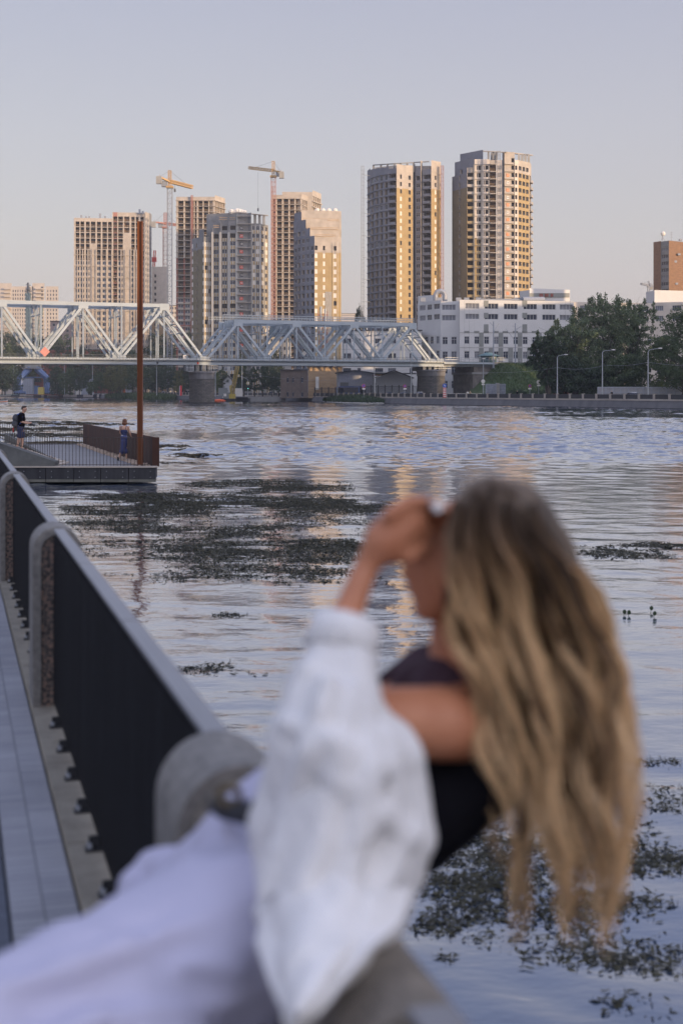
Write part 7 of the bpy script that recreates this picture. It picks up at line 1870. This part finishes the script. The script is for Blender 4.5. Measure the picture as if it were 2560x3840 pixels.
# hair
mh = bpy.data.materials.new('blond_hair'); mh.use_nodes = True; n = mh.node_tree; b = n.nodes['Principled BSDF']; b.inputs['Roughness'].default_value = .5
gi_ = n.nodes.new('ShaderNodeNewGeometry'); t = n.nodes.new('ShaderNodeTexCoord'); sp_ = n.nodes.new('ShaderNodeSeparateXYZ'); n.links.new(t.outputs['Object'],sp_.inputs[0])
rr = n.nodes.new('ShaderNodeValToRGB'); e = rr.color_ramp.elements; e[0].position = 0; e[0].color = (.06,.034,.018,1); e[1].position = 1; e[1].color = (1.0,.69,.38,1)
for p_,c_ in ((.3,(.20,.12,.065)),(.55,(.46,.28,.145)),(.8,(.74,.49,.26))): x_ = e.new(p_); x_.color = (*c_,1)
mr = n.nodes.new('ShaderNodeMapRange'); mr.inputs[1].default_value = .38; mr.inputs[2].default_value = .55; mr.inputs[3].default_value = 0.0; mr.inputs[4].default_value = .92
n.links.new(sp_.outputs[2],mr.inputs[0])
at = n.nodes.new('ShaderNodeAttribute'); at.attribute_name = 'tone'
sb_ = n.nodes.new('ShaderNodeMath'); sb_.operation = 'SUBTRACT'; sb_.use_clamp = True; n.links.new(at.outputs['Fac'],sb_.inputs[0]); n.links.new(mr.outputs[0],sb_.inputs[1])
n.links.new(sb_.outputs[0],rr.inputs[0]); n.links.new(rr.outputs[0],b.inputs['Base Color'])
def hair_mesh():
    r = random.Random(77); V_ = []; F_ = []; T_ = []
    hc = Q(1850,2060,2.33)
    spine = [((1885,2000),195),((1975,2200),255),((2045,2500),285),((2100,2800),275),((2115,3050),262),((2118,3300),240),((2120,3600),190)]
    def spx(py):
        for i in range(len(spine)-1):
            (x0,y0),w0 = spine[i]; (x1,y1),w1 = spine[i+1]
            if py <= y1: f = max(0,(py-y0)/(y1-y0)); return x0+(x1-x0)*f, w0+(w1-w0)*f
        return x1, w1
    for k in range(125):
        lat = r.uniform(-1,1); dep = r.uniform(-1,1)
        # root on the skull, end of the lock in the hanging mass
        tone = min(1,max(.0,r.choice([1,1,1.0,1,.95,.85,.6,.3,.12])+r.gauss(0,.06)));
        if False: tone = 0
        y_end = 3680-abs(r.gauss(0,1))*200-70*(1-abs(lat))*r.random()
        if lat < -.55: y_end = r.uniform(3000,3420)
        if r.random() < .35: y_end -= r.uniform(150,550)
        y_root = 1795+abs(lat+.1)*80+r.uniform(0,120)
        xr_ = 1860+lat*150; Yr = 2.33+dep*.07-.02
        amp = r.uniform(.005,.018); wl = r.uniform(.15,.30); ph = r.uniform(0,6.28)
        ctrl = []; NP = 22
        for i in range(NP):
            f = i/(NP-1); py = y_root+(y_end-y_root)*f
            cx_, w_ = spx(py); tx = cx_+lat*w_
            tx += (( -60 if lat < -.35 else (20 if lat < .3 else 10))+ (round(lat*1.4)/1.4-lat)*w_*.75)*max(0,(py-2950)/600)
            if lat < -.45: tx -= 25*max(0,math.sin(min(1,(py-1900)/700)*math.pi))
            g_ = min(1,f/.14); g_ = g_*g_*(3-2*g_); px = xr_+(tx-xr_)*g_
            # around the skull: push out on the near side
            bul = math.sqrt(max(0,1-min(1,abs(py-2080)/330)**2))
            Y_ = 2.30+dep*(.045+.055*bul) if py < 2400 else 2.30+dep*(.095-.02*f)
            Y_ = Y_ if dep > 0 else Y_-.03*bul
            q = Q(px,py,Y_); am = amp*min(1,f*3)
            q.x += am*math.sin(q.z/wl*6.28+ph); q.y += am*math.cos(q.z/wl*6.28+ph)
            ctrl.append(q)
        ns_ = 20; spread = r.uniform(.006,.017)
        for s_ in range(ns_):
            oa = r.uniform(0,6.28); orr = spread*math.sqrt(r.random()); tn = min(1,max(0,tone+r.gauss(0,.09))); rad = r.uniform(.0009,.0017); cut = r.uniform(.8,1)
            o_ = len(V_); pts = ctrl[:max(6,int(NP*cut))]
            for i,c in enumerate(pts):
                f = i/(len(pts)-1); tw = oa+f*2.5; sp2 = orr*(.5+.8*f)*(1 if f < .85 else 1-(f-.85)*3.5)
                cc_ = c+Vector((math.cos(tw),math.sin(tw),0))*sp2; ra = rad*(1-.75*f)
                for j in range(3):
                    a = j*2.0944+oa; V_.append((cc_.x+ra*math.cos(a),cc_.y+ra*math.sin(a),cc_.z)); T_.append(tn)
            for i in range(len(pts)-1):
                for j in range(3): F_.append((o_+i*3+j,o_+i*3+(j+1)%3,o_+i*3+3+(j+1)%3,o_+i*3+3+j))
    me = bpy.data.meshes.new('hair'); me.from_pydata(V_,[],F_); me.materials.append(mh)
    a = me.attributes.new('tone','FLOAT','POINT'); a.data.foreach_set('value',T_); me.polygons.foreach_set('use_smooth',[True]*len(F_)); me.update(); return me
ho = bpy.data.objects.new('hair', hair_mesh()); col.objects.link(ho); ho.parent = W
M_hd = mat('hair_underlayer',(.030,.020,.014),.6,c2=(.12,.075,.04),scale=14,stretch=(1,1,.15))
blob('hair_mass', [E(1850,1965,2.305,.073,.085,.078), E(1890,2030,2.35,.098,.088,.105), E(1930,2150,2.35,.11,.085,.12), Cc((1960,2200,2.35),.10,(2040,2500,2.36),.085), Cc((2040,2500,2.36),.085,(2110,2850,2.36),.07), Cc((1900,2300,2.35),.055,(1970,2600,2.36),.055)], M_hd, W, .01, 4)
# ------------------------------------------------------------------ made-up blocks out of view, added to shade the river and far bank
M_offw = mat('shade_block_wall',(.45,.42,.38),.9,var=.1,scale=.2)
def shade_block(q0,q1,t_,zt_,label):
    a = Vector((SH[1]*-1*0,0)); S = Vector(SH).normalized(); N_ = Vector((-S.y,S.x)) if -S.y > 0 else Vector((S.y,-S.x))
    A = S*t_+N_*q0; C = S*t_+N_*q1
    B = new_building('apartment_block', label, 'building', (A.x,A.y,TOPZ))  # no known building: added out of view to cast shade
    nf_ = int((zt_-TOPZ)/3)
    L_ = (C-A).length; nb = max(2,int(L_/9))
    # the facade that looks at the river
    d_ = (C-A).normalized(); m = MB(); bk = S*14
    m.hexa([(A.x,A.y,TOPZ-3),(A.x+bk.x,A.y+bk.y,TOPZ-3),(C.x+bk.x,C.y+bk.y,TOPZ-3),(C.x,C.y,TOPZ-3),(A.x,A.y,zt_),(A.x+bk.x,A.y+bk.y,zt_),(C.x+bk.x,C.y+bk.y,zt_),(C.x,C.y,zt_)],M_offw)
    rel(m,B['e']).build('wall', M_offw, B['e'])
    m = MB()
    for f in range(nf_):
        for k in range(nb):
            p_ = A+d_*(L_*(k+.5)/nb)-S*.03; z = TOPZ+f*3+.9
            m.hexa([(p_.x-d_.x*1.2,p_.y-d_.y*1.2,z),(p_.x+d_.x*1.2,p_.y+d_.y*1.2,z),(p_.x+d_.x*1.2+S.x*.02,p_.y+d_.y*1.2+S.y*.02,z),(p_.x-d_.x*1.2+S.x*.02,p_.y-d_.y*1.2+S.y*.02,z)]+[(p_.x-d_.x*1.2,p_.y-d_.y*1.2,z+1.5),(p_.x+d_.x*1.2,p_.y+d_.y*1.2,z+1.5),(p_.x+d_.x*1.2+S.x*.02,p_.y+d_.y*1.2+S.y*.02,z+1.5),(p_.x-d_.x*1.2+S.x*.02,p_.y-d_.y*1.2+S.y*.02,z+1.5)],M_glass)
    if m.f: tag(rel(m,B['e']).build('window', M_glass, B['e']), kind='stuff')
    m = MB(); m.hexa([(A.x-S.x*.4,A.y-S.y*.4,zt_),(A.x+bk.x,A.y+bk.y,zt_),(C.x+bk.x,C.y+bk.y,zt_),(C.x-S.x*.4,C.y-S.y*.4,zt_),(A.x-S.x*.4,A.y-S.y*.4,zt_+.6),(A.x+bk.x,A.y+bk.y,zt_+.6),(C.x+bk.x,C.y+bk.y,zt_+.6),(C.x-S.x*.4,C.y-S.y*.4,zt_+.6)],M_roofd)
    rel(m,B['e']).build('roof', M_roofd, B['e'])
    B['e'].pop('_n', None)
T_ = 260.0; tn = math.tan(R(SUN_EL))
for q0,q1,t0_,h_,lab in SHADERS: shade_block(q0,q1,t0_,h_,lab)
# ------------------------------------------------------------------ air
hz = MB(); hz.box(-1400,1350,-260,1900,-4.5,175)
ho_ = tag(hz.build('haze'), kind='stuff')
mv = bpy.data.materials.new('haze_air'); mv.use_nodes = True; n = mv.node_tree
for x in list(n.nodes):
    if x.type == 'BSDF_PRINCIPLED': n.nodes.remove(x)
pv = n.nodes.new('ShaderNodeVolumePrincipled'); pv.inputs['Color'].default_value = (.80,.84,.95,1); pv.inputs['Density'].default_value = HAZE; pv.inputs['Anisotropy'].default_value = .0
n.links.new(pv.outputs[0], n.nodes['Material Output'].inputs['Volume']); ho_.data.materials.append(mv)
